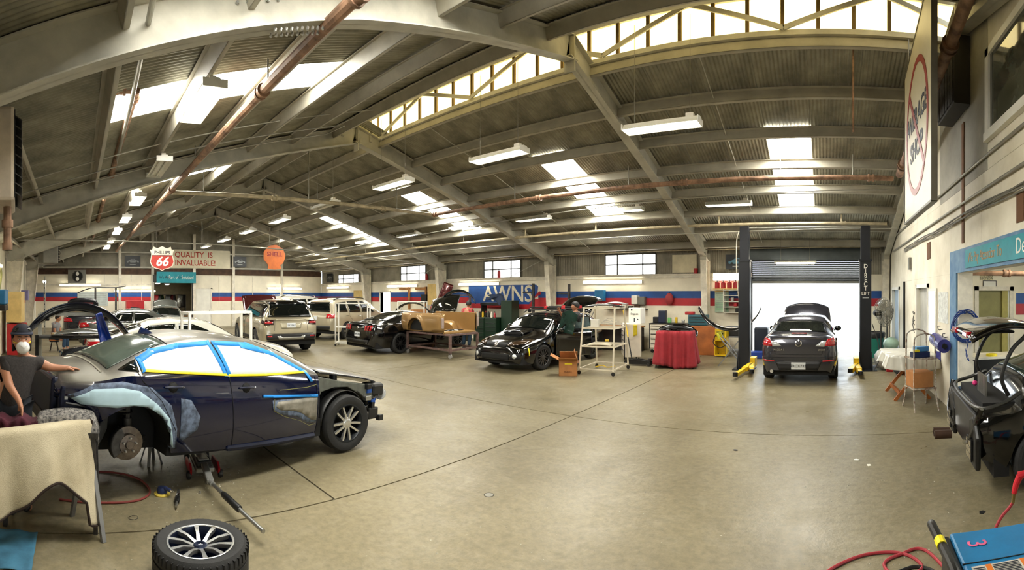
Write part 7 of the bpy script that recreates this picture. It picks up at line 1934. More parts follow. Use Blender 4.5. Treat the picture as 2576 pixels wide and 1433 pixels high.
wall_sheet('wall_vent', 'small square vent hole with wooden edge high on the cream wall', 9.55, 2.85, .3, .34, mat('vent_wood', '6b4a30', .8), 'vent')
wall_sheet('wall_switch', 'grey switch box on the cream wall beyond the vent hole', 11.6, 2.72, .14, .3, mat('grey_box', '77756c', .5), 'switch', .06)
wall_sheet('wall_vent', 'dark broken vent hole above the blue lintel corner', 4.85, 2.93, .2, .35, mat('vent_wood', '6b4a30', .8), 'vent')
wall_sheet('striped_post', 'tall dark strip leaning on the cream wall behind the fan', 12.5, 1.35, .05, 1.9, BLACK, 'strip', .05)
for k, (y, z) in enumerate(((8.35, 1.33), (8.0, 1.22))):
    tag(MB().tube(curve([(XR - .01, y, z), (XR - .08, y, z - .01), (XR - .1, y, z + .05), (XR - .07, y - .05, z + .06)], 5), .008, 6).build('wall_hook', IRON), 'bent iron hook %s the violet film roll' % ('farther above' if k == 0 else 'just above'), 'hook')
tag(MB().tube(curve([(XR - .06, 10.95 + .12 * math.sin(i * 2.2), 1.5 - .03 * i + .1 * math.sin(i)) for i in range(12)], 5), .009, 6).build('cable_bundle', IRON), 'tangled dark cable hanging on the cream wall by the grey door', 'cable')
# pedestal fans
def fan(label, loc, rz, tilt, h_):
    t = thing('pedestal_fan', label, 'fan', loc, rz)
    FM = mat('dusty_fan_wire', '8c8a80', .5, .4)
    MB().lathe([(.001, .05), (.05, .05), (.24, .02), (.24, 0)], 24).build('fan_base', IRON, t); MB().cyl((0, 0, .04), (0, 0, h_), .022, n=10).build('fan_pole', IRON, t)
    M = TR(0, 0, h_) @ RX(tilt)
    MB().lathe([(.001, -.08), (.08, -.06), (.1, .06), (.06, .14), (.001, .15)], 16, M @ TR(0, .08, 0) @ RX(-PI / 2)).build('fan_motor', BLACK, t)
    for r_, y in ((.36, -.1), (.36, -.16), (.28, -.2), (.18, -.22), (.09, -.23)): MB().tube([tuple(M @ Vector((r_ * math.cos(a), y, r_ * math.sin(a)))) for a in np.linspace(0, 2 * PI, 33)[:-1]], .006, 5, closed=True).build('guard_ring', FM, t)
    for k in range(30):
        a = 2 * PI * k / 30; MB().tube([tuple(M @ Vector((r_ * math.cos(a), y, r_ * math.sin(a)))) for r_, y in ((.09, -.03), (.36, -.1), (.36, -.16), (.28, -.2), (.09, -.23))], .0035, 4).build('guard_wire', FM, t)
    for k in range(3):
        MB().grid(6, 4, lambda u, v: (.05 + .27 * u, -.13 + .05 * (v - .5), (.06 + .10 * u) * (v - .5) * 2)).xf(M @ RY(k * 2 * PI / 3)).build('fan_blade', ALU, t, 180, 0, .004)
    return t
fan('big dusty pedestal fan turned away beside the right lift post', (1.5, 12.9, 0), .9, .0, 1.45)
fan('second dusty pedestal fan facing the cream wall in the corner', (1.75, 13.55, 0), -.9, .0, 1.5)
# green bin with black bag, tyre, bags
bn = thing('green_bin', 'green plastic bin lined with a black bag right of the doorway', 'bin', (1.55, 14.9, 0))
MB().lathe([(.001, 0), (.25, 0), (.3, .75), (.28, .75), (.24, .02), (.001, .02)], 26).build('bin_body', mat('green_plastic', '1f7a68', .5), bn); MB().lathe([(.27, .6), (.315, .62), (.33, .74), (.31, .78), (.27, .79), (.24, .6)], 30).build('bin_bag', BLACK, bn)
tyr = wheel_meshes('spare', .32, .2, .2, 5, 'wide', DARK)
t = thing('spare_tyre', 'black tyre standing against the cream wall under the fan', 'tyre', M=TR(1.85, 11.6, .32) @ RZ(PI / 2 + .5) @ RX(.1)); part('tread_ring', tyr[0][1], None, t)
tag(MB().ball((1.55, 12.4, .28), .3, 16, (1, .9, .95)).build('plastic_bag', mat('milky_bag', 'cfcfc8', .4, var=.15, scale=8, bump=.8, bscale=9)), 'milky white rubbish bag at the foot of the fan', 'bag')
tag(MB().ball((1.78, 12.9, .62), .22, 14, (1, 1, .8)).build('green_bag', mat('pale_green_bag', 'a9c9b8', .4, bump=.8, bscale=9)), 'pale green bag heaped behind the rubbish bag', 'bag')
t = thing('red_can_low', 'small red fuel can on the floor beneath the fans', 'can', (1.62, 12.0, 0)); MB().b(-.09, .09, -.06, .06, 0, .2).build('can_body', REDP, t, 0, .02); MB().tube([(-.06, 0, .2), (-.04, 0, .25), (.04, 0, .25), (.06, 0, .2)], .01, 6).build('handle', BLACK, t)
tag(MB().tube(curve([FL(2160, 905, .01), FL(2190, 912, .01), FL(2215, 908, .01), FL(2230, 896, .01)], 8), .01, 6).build('extension_cable', mat('grey_green_cord', '5d6660', .6)), 'grey cord lying on the floor by the right lift post', 'cable')
tag(MB().tube(curve([(1.2, 12.3, 1.2), (1.35, 12.2, .7), (1.36, 12.1, .3), (1.2, 12.0, .02)], 8), .012, 6).build('lift_hose', BLACK), 'black hose hanging off the right lift post', 'hose')
# cloth-covered table with wooden folding legs
ft = thing('folding_table', 'small table on orange wooden folding legs covered in white plastic', 'table', (1.58, 9.15, 0), .05)
OW = mat('orange_leg_wood', 'a9622c', .5, var=.15)
MB().b(-.42, .45, -.62, .62, .80, .83).build('tabletop', PLY, ft, 0)
for s in (-.45, .45):
    MB().bar((-.34, s, .0), (.34, s, .8), .035, .06).build('leg', OW, ft, 0); MB().bar((.34, s + .04, .0), (-.34, s + .04, .8), .035, .06).build('leg', OW, ft, 0)
MB().bar((-.24, -.45, .14), (-.24, .45, .14), .04, .07).build('stretcher', OW, ft, 0)
o = drape(.9, 1.28, .835, .62, .03, 7, .12, 4).xf(TR(1.58, 9.15, 0) @ RZ(.05)).build('plastic_sheet', mat('white_plastic_sheet', 'd5d3c8', .3, var=.06), None, 180, 0, .004)
tag(o, 'white plastic sheet spread over the wooden legged table', 'sheet')
# rusty white trolley with boxes
tr = thing('rusty_trolley', 'rusty white tube trolley with curved handles by the cream wall', 'trolley', (1.62, 8.05, 0), .2)
RW = mat('chipped_white_tube', 'c9c5b8', .5, var=.25, scale=20, col2='7b5b45', cont=1.5)
for s in (-1, 1):
    MB().tube(curve([(s * .22, -.28, 0), (s * .20, -.2, .3), (s * .19, -.18, 1.1), (s * .15, -.18, 1.25), (0, -.18, 1.3)], 6), .014, 8).build('front_tube', RW, tr); MB().tube(curve([(s * .22, .28, 0), (s * .20, .2, .3), (s * .19, .18, 1.15), (s * .15, .18, 1.3), (0, .18, 1.35)], 6), .014, 8).build('rear_tube', RW, tr)
for z in (.36, .86): MB().b(-.21, .21, -.22, .22, z, z + .025).build('tray', RW, tr, 0)
loose('carton', 'brown carton on the lower tray of the rusty trolley', 'box', CARD, (1.6, 8.02, .39), (.36, .36, .26), .2, .004)
loose('glove_box', 'dark blue printed box of gloves on the upper tray of the trolley', 'box', mat('navy_glove_box', '1d2b52', .5), (1.6, 7.98, .89), (.3, .16, .09), .25, .004)
loose('glove_box', 'pale blue glove box stacked on the dark blue one', 'box', mat('pale_blue_box', '4f8fc4', .5), (1.62, 8.02, .985), (.24, .14, .08), .35, .004)
loose('yellow_sponge', 'yellow sponge beside the glove boxes on the trolley', 'sponge', YTAPE, (1.52, 7.9, .985), (.1, .07, .04), .5, .01)
# annex: cabinet, tape, signs, pipe
cb_ = thing('annex_cabinet', 'pale topped black cabinet just inside the annex opening', 'cabinet', (2.95, 8.2, 0)); MB().b(-.45, .45, -.3, .3, 0, .82).build('carcass', BLACK, cb_, 0); MB().b(-.48, .48, -.33, .33, .82, .86).build('worktop', OFFW, cb_, 0); MB().b(-.45, -.42, -.31, -.3, .05, .8).build('door_edge', OFFW, cb_, 0)
tr_ = thing('tape_roll', 'yellow tape roll lying on the annex cabinet', 'tape', (2.9, 8.0, .86)); MB().lathe([(.06, 0), (.1, 0), (.1, .04), (.06, .04), (.06, 0)], 22).build('tape', YTAPE, tr_)
t = thing('dealer_plate', 'cream dealer name plate over the annex door', 'sign', M=on_front(3.78, 2.38, AN - .01)); MB().b(-.16, .16, -.085, .085, 0, .01).build('plate', mat('cream_plate', 'd3c9a0', .5), t, 0)
text('MISTLIN', .085, INK, t, TR(0, .036, .011), .001, 'lettering'); text('HONDA', .085, INK, t, TR(0, -.04, .011), .001, 'lettering')
t = thing('plate_frame', 'empty black licence plate frame under the dealer name plate', 'frame', M=on_front(3.86, 2.2, AN - .01)); MB().b(-.16, .16, -.08, .08, 0, .008).build('backing', WHITE, t, 0)
for (x0, x1, y0, y1) in ((-.17, .17, .075, .09), (-.17, .17, -.09, -.07), (-.17, -.155, -.09, .09), (.155, .17, -.09, .09)): MB().b(x0, x1, y0, y1, .008, .014).build('frame_bar', BLACK, t, 0)
pipe([(2.6, 8.6, 2.36), (6.5, 8.3, 2.36)], .05, PIPE, 'brown pipe under the annex ceiling', fit=[(3.4, 8.53, 2.36)], cat='pipe', name='annex_pipe')
# ---- stripped black coupe with raised boot lid, tail towards the shed
S = sedan(4.6, 1.84, 1.38, 2.72, .9, .34, 1.0, .55, .88)
S['range'] = (0, 4.30); S['low'] = [(0, .3), (.1, .23), (.6, .2), (3.9, .22), (4.0, .26), (4.3, .38)]
S['top'] = [(0, .5), (.03, .62), (.12, .72), (.5, .84), (1.2, .95), (1.35, 1.0), (1.95, 1.27), (2.3, 1.36), (2.7, 1.38), (3.1, 1.34), (3.5, 1.2), (3.78, 1.07), (3.84, .98), (3.9, .86), (4.1, .82), (4.25, .80), (4.3, .78)]
S['belt'] = [(0, .45), (.1, .6), (.5, .7), (1.4, .88), (2.5, .92), (3.6, .97), (3.84, .92), (3.9, .84), (4.1, .79), (4.25, .76), (4.3, .74)]
S['hw'] = S['hw'][:5] + [(3.4, .92), (3.9, .90), (4.15, .86), (4.3, .80)]; S['rail'] = S['rail'][:6] + [(3.2, .57), (3.78, .66), (3.9, .80), (4.1, .78), (4.3, .7)]; S['crown'] = [(0, .04), (1.3, .05), (3, .05), (3.8, .03), (4.3, .02)]
BCP = dusty('dusty_black_paint', '060708', '4a463c', .35, .12)
CH = Vector((.99, -.10, 0)).normalized(); tailp = Vector((1.52, 5.12, 0))
c = Car('stripped_coupe', 'stripped black coupe with raised boot lid in the annex opening', S, BCP, tailp + CH * (4.3 - 2.3), CH)
c.wheels(WBK)
r2 = c.root; X = lambda q: 2.3 - q
c.patch('rear_window', mat('greenish_rear_glass', '31413a', .05, var=.25, scale=3), 'T', sym([(3.05, .50), (3.4, .56), (3.74, .62)]), .006)
for ax in 'RL': c.patch('side_window', GLASS, ax, [(1.7, .95), (2.1, 1.18), (2.5, 1.27), (3.0, 1.25), (3.3, 1.02)])
MB().b(X(4.22), X(3.88), -.60, .60, .80, .865).build('boot_floor_cavity', DARK, r2, 0)
mb = MB(); mb.tube(curve([(X(3.86), -.72, .98), (X(4.05), -.78, .90), (X(4.27), -.70, .84), (X(4.31), 0, .82), (X(4.27), .70, .84), (X(4.05), .78, .90), (X(3.86), .72, .98)], 8), .022, 8); mb.build('boot_opening_flange', mat('grey_flange', '3d3d3a', .35, .3), r2)
for k in range(9): MB().b(X(4.12), X(4.10), -.3 + .045 * k, -.275 + .045 * k, .86, 1.08).build('speaker_grille_bar', ALU, r2, 0)
for sd in (-1, 1):
    mb = MB(); mb.prism([(-.24, .28), (.06, .28), (.1, .5), (.08, .72), (-.1, .78), (-.26, .6)], -.03, .03, TR(X(4.32), sd * .62, 0) @ RZ(PI / 2) @ RX(PI / 2)); mb.build('rear_inner_panel', mat('scuffed_black_panel', '1a1a18', .4, .2, var=.5, scale=9, bump=.6, bscale=8), r2, 0, .03)
    vp = MB().b(X(4.37), X(4.355), sd * .62 - .13, sd * .62 + .09, .34, .55).build('vent_grille', BLACK, r2, 0)
    for i in range(3):
        for j in range(4): MB().b(X(4.378), X(4.37), sd * .62 - .115 + .05 * j, sd * .62 - .08 + .05 * j, .36 + .062 * i, .405 + .062 * i).build('vent_flap', mat('dusty_vent', '8a8068', .8), vp, 0)
    MB().tube(curve([(X(4.28), sd * .80, .86), (X(4.33), sd * .74, .66), (X(4.36), sd * .60, .5), (X(4.34), sd * .3, .40)], 6), .03, 8).build('pillar_fold', BCP, r2)
MB().prism([(-.75, .36), (.75, .36), (.8, .62), (.72, .80), (-.72, .80), (-.8, .62)], -.02, .02, TR(X(4.315), 0, 0) @ RZ(PI / 2) @ RX(PI / 2)).build('rear_panel', mat('black_rear_panel', '17171a', .3, .2, var=.3, scale=5, bump=.4, bscale=5), r2, 0, .02)
for y in (.34, .46): MB().lathe([(.03, 0), (.052, 0), (.05, .2), (.04, .2)], 16, TR(X(4.58), y, .30) @ RY(PI / 2)).build('exhaust_tip', mat('rusty_tip', '5a4438', .5, .6), r2)
# raised lid and goose-neck hinges
lid = MB(); lid.grid(12, 17, lambda u, v: (X(3.72) - .62 * u, .68 * (2 * v - 1) * (1 - .05 * u), 1.60 + .16 * u - .28 * u * u - .04 * abs(2 * v - 1) ** 3 + .05))
lo = lid.build('raised_boot_lid', BLK, r2, 180, 0, .05)
for y in (-.35, .3): MB().b(X(4.36), X(4.30), y - .12, y + .12, 1.51, 1.57).build('tail_lamp', REDL, lo, 0, .01)
MB().b(X(4.3), X(3.85), -.5, .5, 1.55, 1.58).build('lid_inner_frame', BLACK, lo, 0, .02)
for y in (-.6, .6): MB().tube(curve([(X(3.95), y, .93), (X(4.02), y, 1.12), (X(3.92), y, 1.38), (X(3.78), y, 1.52), (X(3.72), y, 1.62)], 6), .022, 8).build('gooseneck_hinge', BLACK, r2)
MB().ball((X(4.18), -.05, .97), .03, 10, (1, 1.6, 1)).build('pink_tag', mat('pink_tag', 'd42a7a', .5), r2)
# ---- blue welder in the bottom right corner
WB = mat('welder_blue', '1272a8', .45, var=.08, scale=10)
wd = thing('welding_machine', 'blue welding machine with black handles in the bottom corner', 'welder', (.98, 2.02, 0), -.05)
MB().b(-.40, .42, -.30, .19, .22, .80).build('cabinet', WB, wd, 0, .012)
MB().b(-.44, -.40, -.30, .19, .22, .79).build('front_bezel', BLACK, wd, 0, .015)
MB().b(-.40, .42, -.09, -.085, .795, .803).build('lid_seam', DARK, wd, 0)
MB().tube(curve([(-.44, .16, .76), (-.49, .17, .86), (-.47, .0, .84), (-.46, -.2, .84), (-.44, -.29, .76)], 6), .022, 10).build('front_handle', BLACK, wd)
MB().tube([(-.475, .05, .846), (-.472, .0, .842)], .0245, 10).build('tape_band', YTAPE, wd)
text('3', .13, mat('pink_marker', 'e0628c', .6), wd, TR(-.30, .06, .803) @ RZ(-PI / 2), .001, 'marker_number')
lb_ = MB().b(-.37, -.10, -.255, -.12, .801, .804).build('warning_label', mat('label_grey', 'c9c4b8', .5), wd, 0)
MB().b(-.31, -.285, -.255, -.12, .804, .805).build('orange_strip', mat('label_orange', 'd8741f', .5), lb_, 0); MB().b(-.155, -.10, -.255, -.12, .804, .805).build('orange_strip', mat('label_orange', 'd8741f', .5), lb_, 0)
for k in range(11): MB().b(-.28, -.165, -.245 + .011 * k, -.239 + .011 * k, .804, .805).build('print_line', INK, lb_, 0)
for k in range(9): MB().b(-.365, -.315, -.245 + .013 * k, -.238 + .013 * k, .804, .805).build('print_line', INK, lb_, 0)
pl_ = MB().b(-.24, -.08, -.302, -.30, .70, .775).build('warning_plate', mat('label_orange', 'd8741f', .5), wd, 0)
text('WARNING', .03, INK, pl_, TR(-.16, -.303, .755) @ RX(PI / 2), .001, 'lettering')
MB().b(0, .42, -.28, .12, .80, .83).build('black_tray', BLACK, wd, 0, .02); MB().cyl((.1, -.05, .83), (.1, -.05, .845), .02, n=12).build('knob', IRON, wd)
for s in (-.3, .3): MB().cyl((s, -.34, .11), (s, -.28, .11), .11, n=20).build('wheel', BLACK, wd); MB().cyl((s, .18, .11), (s, .24, .11), .11, n=20).build('wheel', BLACK, wd)
MB().b(-.38, .38, -.26, .18, .1, .22).build('cart_base', BLACK, wd, 0)
# red hose and blow gun
hz_ = thing('blow_gun_hose', 'red air hose looping across the floor to a red blow gun by the coupe', 'hose')
pts = [FL(x, y, .013) for x, y in ((2040, 1470), (2100, 1425), (2170, 1396), (2240, 1388), (2290, 1398), (2320, 1425), (2290, 1445), (2240, 1440), (2225, 1415), (2262, 1395), (2330, 1384))] + [Vector((.95, 2.9, .02)), Vector((1.15, 3.3, .05)), PX(2512, 1312, 3.55), PX(2540, 1275, 3.6), PX(2548, 1262, 3.6)]
MB().tube(curve(pts, 8), .012, 8).build('hose_line', mat('bright_red_hose', 'a32b35', .55, var=.12), hz_)
MB().tube([PX(2548, 1264, 3.6), PX(2551, 1240, 3.6)], .014, 8).build('coupler', mat('brass', '8d7a4a', .35, .8), hz_)
MB().tube([PX(2551, 1240, 3.6), PX(2556, 1218, 3.6), PX(2566, 1196, 3.6)], [.02, .024, .028], 10).build('gun_grip', mat('blow_gun_red', 'c8202f', .4), hz_); MB().tube([PX(2562, 1196, 3.6), PX(2590, 1188, 3.6), PX(2620, 1192, 3.6)], [.03, .026, .01], 10).build('gun_barrel', mat('blow_gun_red', 'c8202f', .4), hz_)
tag(MB().tube(curve([FL(x, y, .012) for x, y in ((2255, 1440), (2300, 1425), (2340, 1432), (2360, 1450))], 8), .013, 8).build('black_cable', BLACK), 'black cable looping on the floor before the welder', 'cable')
for k, (x, y, m_, lab) in enumerate(((2155, 1156, WHITE, 'white paint chip on the floor near the annex'), (2470, 1288, BLACK, 'black plastic scrap on the floor by the coupe'), (2185, 1170, OFFW, 'smaller pale chip on the floor near the annex'), (1850, 1132, BLACK, 'thin dark scrap on the open floor before the lift'))):
    p = FL(x, y, .001); tag(MB().prism([(-.03, -.02), (.02, -.03), (.035, .0), (.0, .025), (-.03, .015)], 0, .004, TR(*p) @ RZ(k)).build('floor_scrap', m_, None, 0), lab, 'scrap')
# dark louvred fan box high behind the round sign
t = thing('exhaust_louvre', 'dark louvred exhaust box high on the right wall behind the round sign', 'vent', (XR - .15, 7.2, 4.85)); MB().b(-.1, .14, -.5, .5, -.1, .9).build('box', mat('dark_louvre', '2e2a24', .6), t, 0)
for k in range(6): MB().b(-.12, -.1, -.46 + .16 * k, -.34 + .16 * k, -.06, .86).xf(TR(0, 0, 0)).build('louvre_slat', IRON, t, 0)
# ================================================================== far signs and background clutter
XS = -20.0
def disc_sign(name, label, poly, y, z, m, th=.05):
    t = thing(name, label, 'sign', M=on_left(y, z, XS)); MB().prism(poly, -th, 0).build('board', m, t, 0, .004)
    for x in (-.25, .25): MB().tube([(x, .45, -.025), (x, deck(y) - z - .05, -.025)], .006, 5).build('hanger', WIRE, t)
    return t
shield = [(-.5, .36), (-.40, .36), (-.36, .5), (-.2, .42), (0, .52), (.2, .42), (.36, .5), (.40, .36), (.5, .36), (.44, .2), (.47, .0), (.5, -.15), (.44, -.32), (.28, -.43), (.1, -.47), (0, -.54), (-.1, -.47), (-.28, -.43), (-.44, -.32), (-.5, -.15), (-.47, 0), (-.44, .2)]
ph = disc_sign('shield_sign', 'white and red route shield sign hung before the slogan board', [(x * 1.05, y * 1.0) for x, y in shield], 3.66, 3.5, mat('sign_white', 'e3dcc8', .4))
MB().prism([(x * .98, min(y, .13) * .94) for x, y in shield if y < .3], 0, .006).build('red_field', mat('shield_red', 'b53a30', .4), ph, 0)
MB().b(-.46, .46, .125, .14, 0, .008).build('black_line', INK, ph, 0)
text('PHILLIPS', .2, INK, ph, TR(0, .24, .004), .003, 'lettering', .92, bold=.004); text('66', .55, WHITE, ph, TR(-.02, -.15, .008), .003, 'lettering', 1.0, shear=.3, bold=.012)
sp = [(.54 * math.cos(math.radians(a)) * (1 + .025 * math.cos(math.radians(a * 9))), .05 + .5 * math.sin(math.radians(a)) * (1 + .025 * math.cos(math.radians(a * 9)))) for a in range(-48, 229, 6)] + [(-.3, -.38), (-.33, -.55), (0, -.58), (.33, -.55), (.3, -.38)]
she = disc_sign('shell_sign', 'orange scallop shaped sign hung under the roof', sp, 8.85, 3.68, mat('sign_orange', 'c8651a', .45))
text('SHELL', .27, mat('shell_red', '8c1c10', .5), she, TR(0, .12, .003), .003, 'lettering', 1.05, bold=.008)
q = thing('slogan_board', 'long cream board with red slogan high on the far wall', 'sign', M=on_left(7.4, 4.1, XL + .2))
MB().prism(rrect(-2.2, 1.95, -.55, .55, .08), -.04, 0).build('board', BOARD, q, 0)
SR = mat('slogan_red', 'b23a24', .5)
text('QUALITY  IS', .46, SR, q, TR(-.35, .24, .003), .003, 'lettering', .95, bold=.006); text('INVALUABLE!', .46, SR, q, TR(-.25, -.25, .003), .003, 'lettering', .92, bold=.006)
q = thing('parts_sign', 'teal banner over the far storeroom doorway', 'sign', M=on_left(5.95, 2.98, XL + .3)); MB().b(-1.2, 1.2, -.33, .33, 0, .02).build('board', TEAL, q, 0)
text("We Are", .28, INK, q, TR(-.72, 0, .022), .002, 'lettering', .7); text('Part of', .3, WHITE, q, TR(-.18, 0, .022), .002, 'lettering', .7); text('the', .28, INK, q, TR(.24, 0, .022), .002, 'lettering', .7); text('Solution!', .3, WHITE, q, TR(.68, 0, .022), .002, 'lettering', .7)
PB = mat('poster_black', '101820', .4); PG = mat('poster_grey', '77797c', .5)
car_picture('car_poster', 'dark poster of a grey car left of the shield sign', on_left(3.35, 3.92, XL + .16), .9, .62, PB, PG)
car_picture('car_poster', 'dark framed poster of a pale car right of the slogan board', on_left(10.0, 4.0, XL + .16), .85, .62, PB, mat('poster_pale', 'a9b0b4', .5))
car_picture('car_poster', 'dark poster on the siding left of the far window', on_front(-26.9, 3.05, YF - .02), .7, .55, PB, PG)
# extractor fan box, gas heaters
fb = thing('extractor_fan', 'grey extractor fan box on the far wall above the strip lamp', 'fan', M=on_left(.1, 3.02, XL + .3)); MB().b(-.55, .5, -.42, .38, -.25, .1).build('fan_box', mat('grey_box', '77756c', .5), fb, 0, .01)
MB().lathe([(.30, 0), (.32, .03), (.28, .03), (.27, -.05)], 28, TR(0, 0, .1)).build('fan_ring', IRON, fb); MB().lathe([(.001, 0), (.28, 0)], 28, TR(0, 0, .102)).build('fan_hole', DARK, fb)
for k in range(2): MB().ball((0, .15 - .3 * k, .12), .12, 12, (.8, 1, .15)).build('fan_blade', WHITE, fb)
def heater(label, loc, rz, s, m):
    t = thing('unit_heater', label, 'heater', loc, rz); MB().b(-.42 * s, .42 * s, -.3 * s, .3 * s, 0, 1.0 * s).build('heater_case', m, t, 0, .04)
    for k in range(9): MB().b(-.38 * s, .38 * s, 0, .09 * s, -.006, .006).xf(TR(0, .3 * s, (.1 + .1 * k) * s) @ RX(-.6)).build('louvre', IRON, t, 0)
    MB().b(-.4 * s, .4 * s, .295 * s, .303 * s, .04 * s, .96 * s).build('louvre_back', DARK, t, 0)
    for x in (-.3, .3): MB().tube([(x * s, 0, 1.0 * s), (x * s, 0, 1.0 * s + .5)], .01, 6).build('hanger', WIRE, t)
    return t
HB = mat('dusty_heater_case', 'c9bcaa', .5, .2, var=.12, scale=4)
heater('big dusty unit heater with louvres hanging at the left edge', (-5.05, -.93, 2.88), .12, .95, HB)
t = thing('gas_pipe', 'brown gas pipe under the big heater at the left edge', 'pipe', (-5.0, -.72, 0)); MB().tube([(0, 0, 2.42), (0, 0, 2.9)], .045, 10).build('riser', PIPE, t); MB().cyl((0, 0, 2.66), (0, 0, 2.74), .062, n=12).build('union', PIPE, t); MB().cyl((0, 0, 2.42), (0, 0, 2.5), .055, n=12).build('union', PIPE, t)
heater('smaller grey unit heater hanging far down the left side', (-17.2, -1.0, 3.05), .3, .95, mat('grey_box', '77756c', .5))
# near side wall: cabinets, fan head, tools
loose('tall_cupboard', 'tall pale yellow cupboard by the left wall', 'cupboard', PLY, (-15.8, -2.0, 1.05), (1.0, .5, 1.0), 0, .01)
ck = thing('red_tool_chest', 'red tool chest stack below the pale yellow cupboard', 'tool chest', (-15.8, -1.95, 0)); MB().b(-.5, .5, -.28, .28, 0, 1.0).build('cabinet_body', REDP, ck, 0, .01)
for k in range(6): d_ = MB().b(-.46, .46, .28, .30, .08 + .15 * k, .21 + .15 * k).build('drawer', REDP, ck, 0, .005); MB().b(-.4, .4, .30, .315, .17 + .15 * k, .19 + .15 * k).build('drawer_pull', CHROME, d_, 0)
bf = thing('blue_air_unit', 'blue wall box with yellow hose loop at the left edge', 'air unit', (-13.4, -2.17, 1.68)); MB().b(-.3, .3, -.2, .22, 0, .42).build('unit_case', mat('blue_unit', '1f74a8', .5), bf, 0, .03); MB().b(-.3, .3, -.2, .22, -.18, 0).build('unit_base', BLACK, bf, 0, .03)
MB().tube(curve([(-.1, 0, .42), (-.1, .05, .85), (.15, .05, 1.0), (.25, .02, .6), (.22, 0, .42)], 8), .03, 8).build('hose_loop', mat('pale_yellow_hose', 'b9b673', .6), bf)
loose('dark_bench', 'dark cluttered bench at the left edge behind the masked worker', 'bench', mat('dark_brown_bench', '2a2320', .7), (-7.6, -1.75, 0), (2.2, .7, .95), 0, .01)
for k in range(7): loose('bench_item', ['black tool case', 'yellow tin', 'iron vice block', 'red tin', 'steel bar', 'brown carton', 'dark jar'][k] + ' on the dark bench at the left edge', 'tool', [BLACK, YEL, IRON, REDP, ALU, CARD, DARK][k], (-8.5 + .3 * k, -1.6 + .1 * (k % 2), .95), (.2, .16, .08 + .04 * (k % 3)), k * .5, .01)
loose('purple_box', 'lilac box fixed on the far left wall below the stripes', 'box', mat('lilac_paint', '7f7aa6', .6), (-20.5, -2.2, 1.72), (.6, .35, .42), 0, .01)
t = thing('steel_ladder_post', 'slim perforated steel post standing by the far left corner', 'post', (-24.5, -1.6, 0)); MB().b(-.08, .08, -.04, .04, 0, 2.9).build('post', PST, t, 0); MB().ball((0, 0, 2.62), .09, 12).build('lamp_globe', TUBEM, t)
for k in range(9): MB().b(.08, .084, -.02, .02, .3 + .28 * k, .38 + .28 * k).build('slot', DARK, t, 0)
t = thing('whiteboard', 'white schedule board on the far wall under the stripes', 'board', M=on_left(1.0, 1.72, XL + .02)); MB().b(-.9, .9, -.42, .42, 0, .03).build('board', mat('pale_board', 'ccd6d4', .5), t, 0)
for k in range(6): MB().b(-.8, .8, -.32 + .12 * k, -.31 + .12 * k, .03, .032).build('ruled_line', PG, t, 0)
ry = thing('roof_rack_stand', 'dark post stand with curved strip before the far strip lamp', 'stand', (-25.5, 1.6, 0))
for y in (-.55, .55): MB().b(-.05, .05, y - .05, y + .05, 0, 2.32).build('post', IRON, ry, 0)
MB().tube(curve([(0, -1.5, 2.05), (0, -.7, 2.32), (0, .5, 2.34), (0, 1.1, 2.42)], 6), .03, 6).build('curved_strip', BLACK, ry)
loose('red_cabinet', 'small red cabinet at the far wall right of the silver sedan', 'cabinet', REDP, (XL + .4, 3.45, 0), (.5, 1.05, 1.62), 0, .01)
# storeroom stock
for k in range(8):
    m_ = [REDP, BLACK, paint('dark_green_gloss', '16301f'), BLACK, paint('maroon_gloss', '5b1418'), BLACK, SILV, BLACK][k]
    panel('stored_panel', ['red', 'first black', 'dark green', 'second black', 'maroon', 'third black', 'silver', 'fourth black'][k] + ' body panel standing in the far storeroom', 'car part', m_, TR(XL - 1.2 - .2 * (k % 3), 4.9 + .26 * k, 1.55) @ RY(PI / 2 - .1) @ RZ(.2 * (k % 3) - .2), .75, .34, .08, .02, 'panels in the storeroom')
for k in range(5): loose('stock_carton', '%s brown carton from the left in the far storeroom' % ordn[k].replace('nearest', 'first'), 'box', CARD, (XL - 1.3, 5.1 + .45 * k, 0), (.5, .4, .5 + .25 * (k % 3)), 0, .005, 'cartons in the storeroom')
rk2 = thing('storeroom_rack', 'dark steel rack holding panels in the far storeroom', 'rack', (XL - 1.4, 5.9, 0))
for y in (-1.0, 0, 1.0): MB().b(-.03, .03, y - .03, y + .03, 0, 1.95).build('post', IRON, rk2, 0)
for z in (1.12, 1.93): MB().b(-.03, .03, -1.0, 1.0, z, z + .04).build('rail', IRON, rk2, 0)
# long wall clutter ------------------------------------------------
MU = thing('mural_sign', 'blue painted wall sign with big cream letters behind the green cabinets', 'sign', M=on_front(-12.35, 1.98, YF - .012))
MB().prism([(-2.35, .38), (1.35, .38), (1.45, .30), (1.42, .05), (1.2, -.2), (1.0, -.42), (-2.35, -.42)], 0, .006).build('blue_field', mat('mural_blue', '124a93', .5, var=.1), MU, 0)
MB().prism([(-2.35, -.42), (1.0, -.42), (1.2, -.2), (2.2, -.2), (2.2, -.62), (-2.35, -.62)], 0, .005).build('red_field', RED, MU, 0)
MB().prism([(1.42, .05), (1.55, .12), (1.6, .0), (1.2, -.2)], 0, .0055).build('red_tick', RED, MU, 0)
text('AWNS', .95, mat('cream_letters', 'd9d2bd', .6), MU, TR(-.15, -.02, .007), .003, 'lettering', .95, bold=.012)
GC = mat('dark_green_enamel', '16301f', .4, var=.1)
chest('green_tool_cabinet', 'dark green tool cabinet left half with brass pulls', (-13.15, 15.1, 0), 0, .6, .6, 1.02, (1, 1, 1, 1, 1.3, 1.3), GC, False)
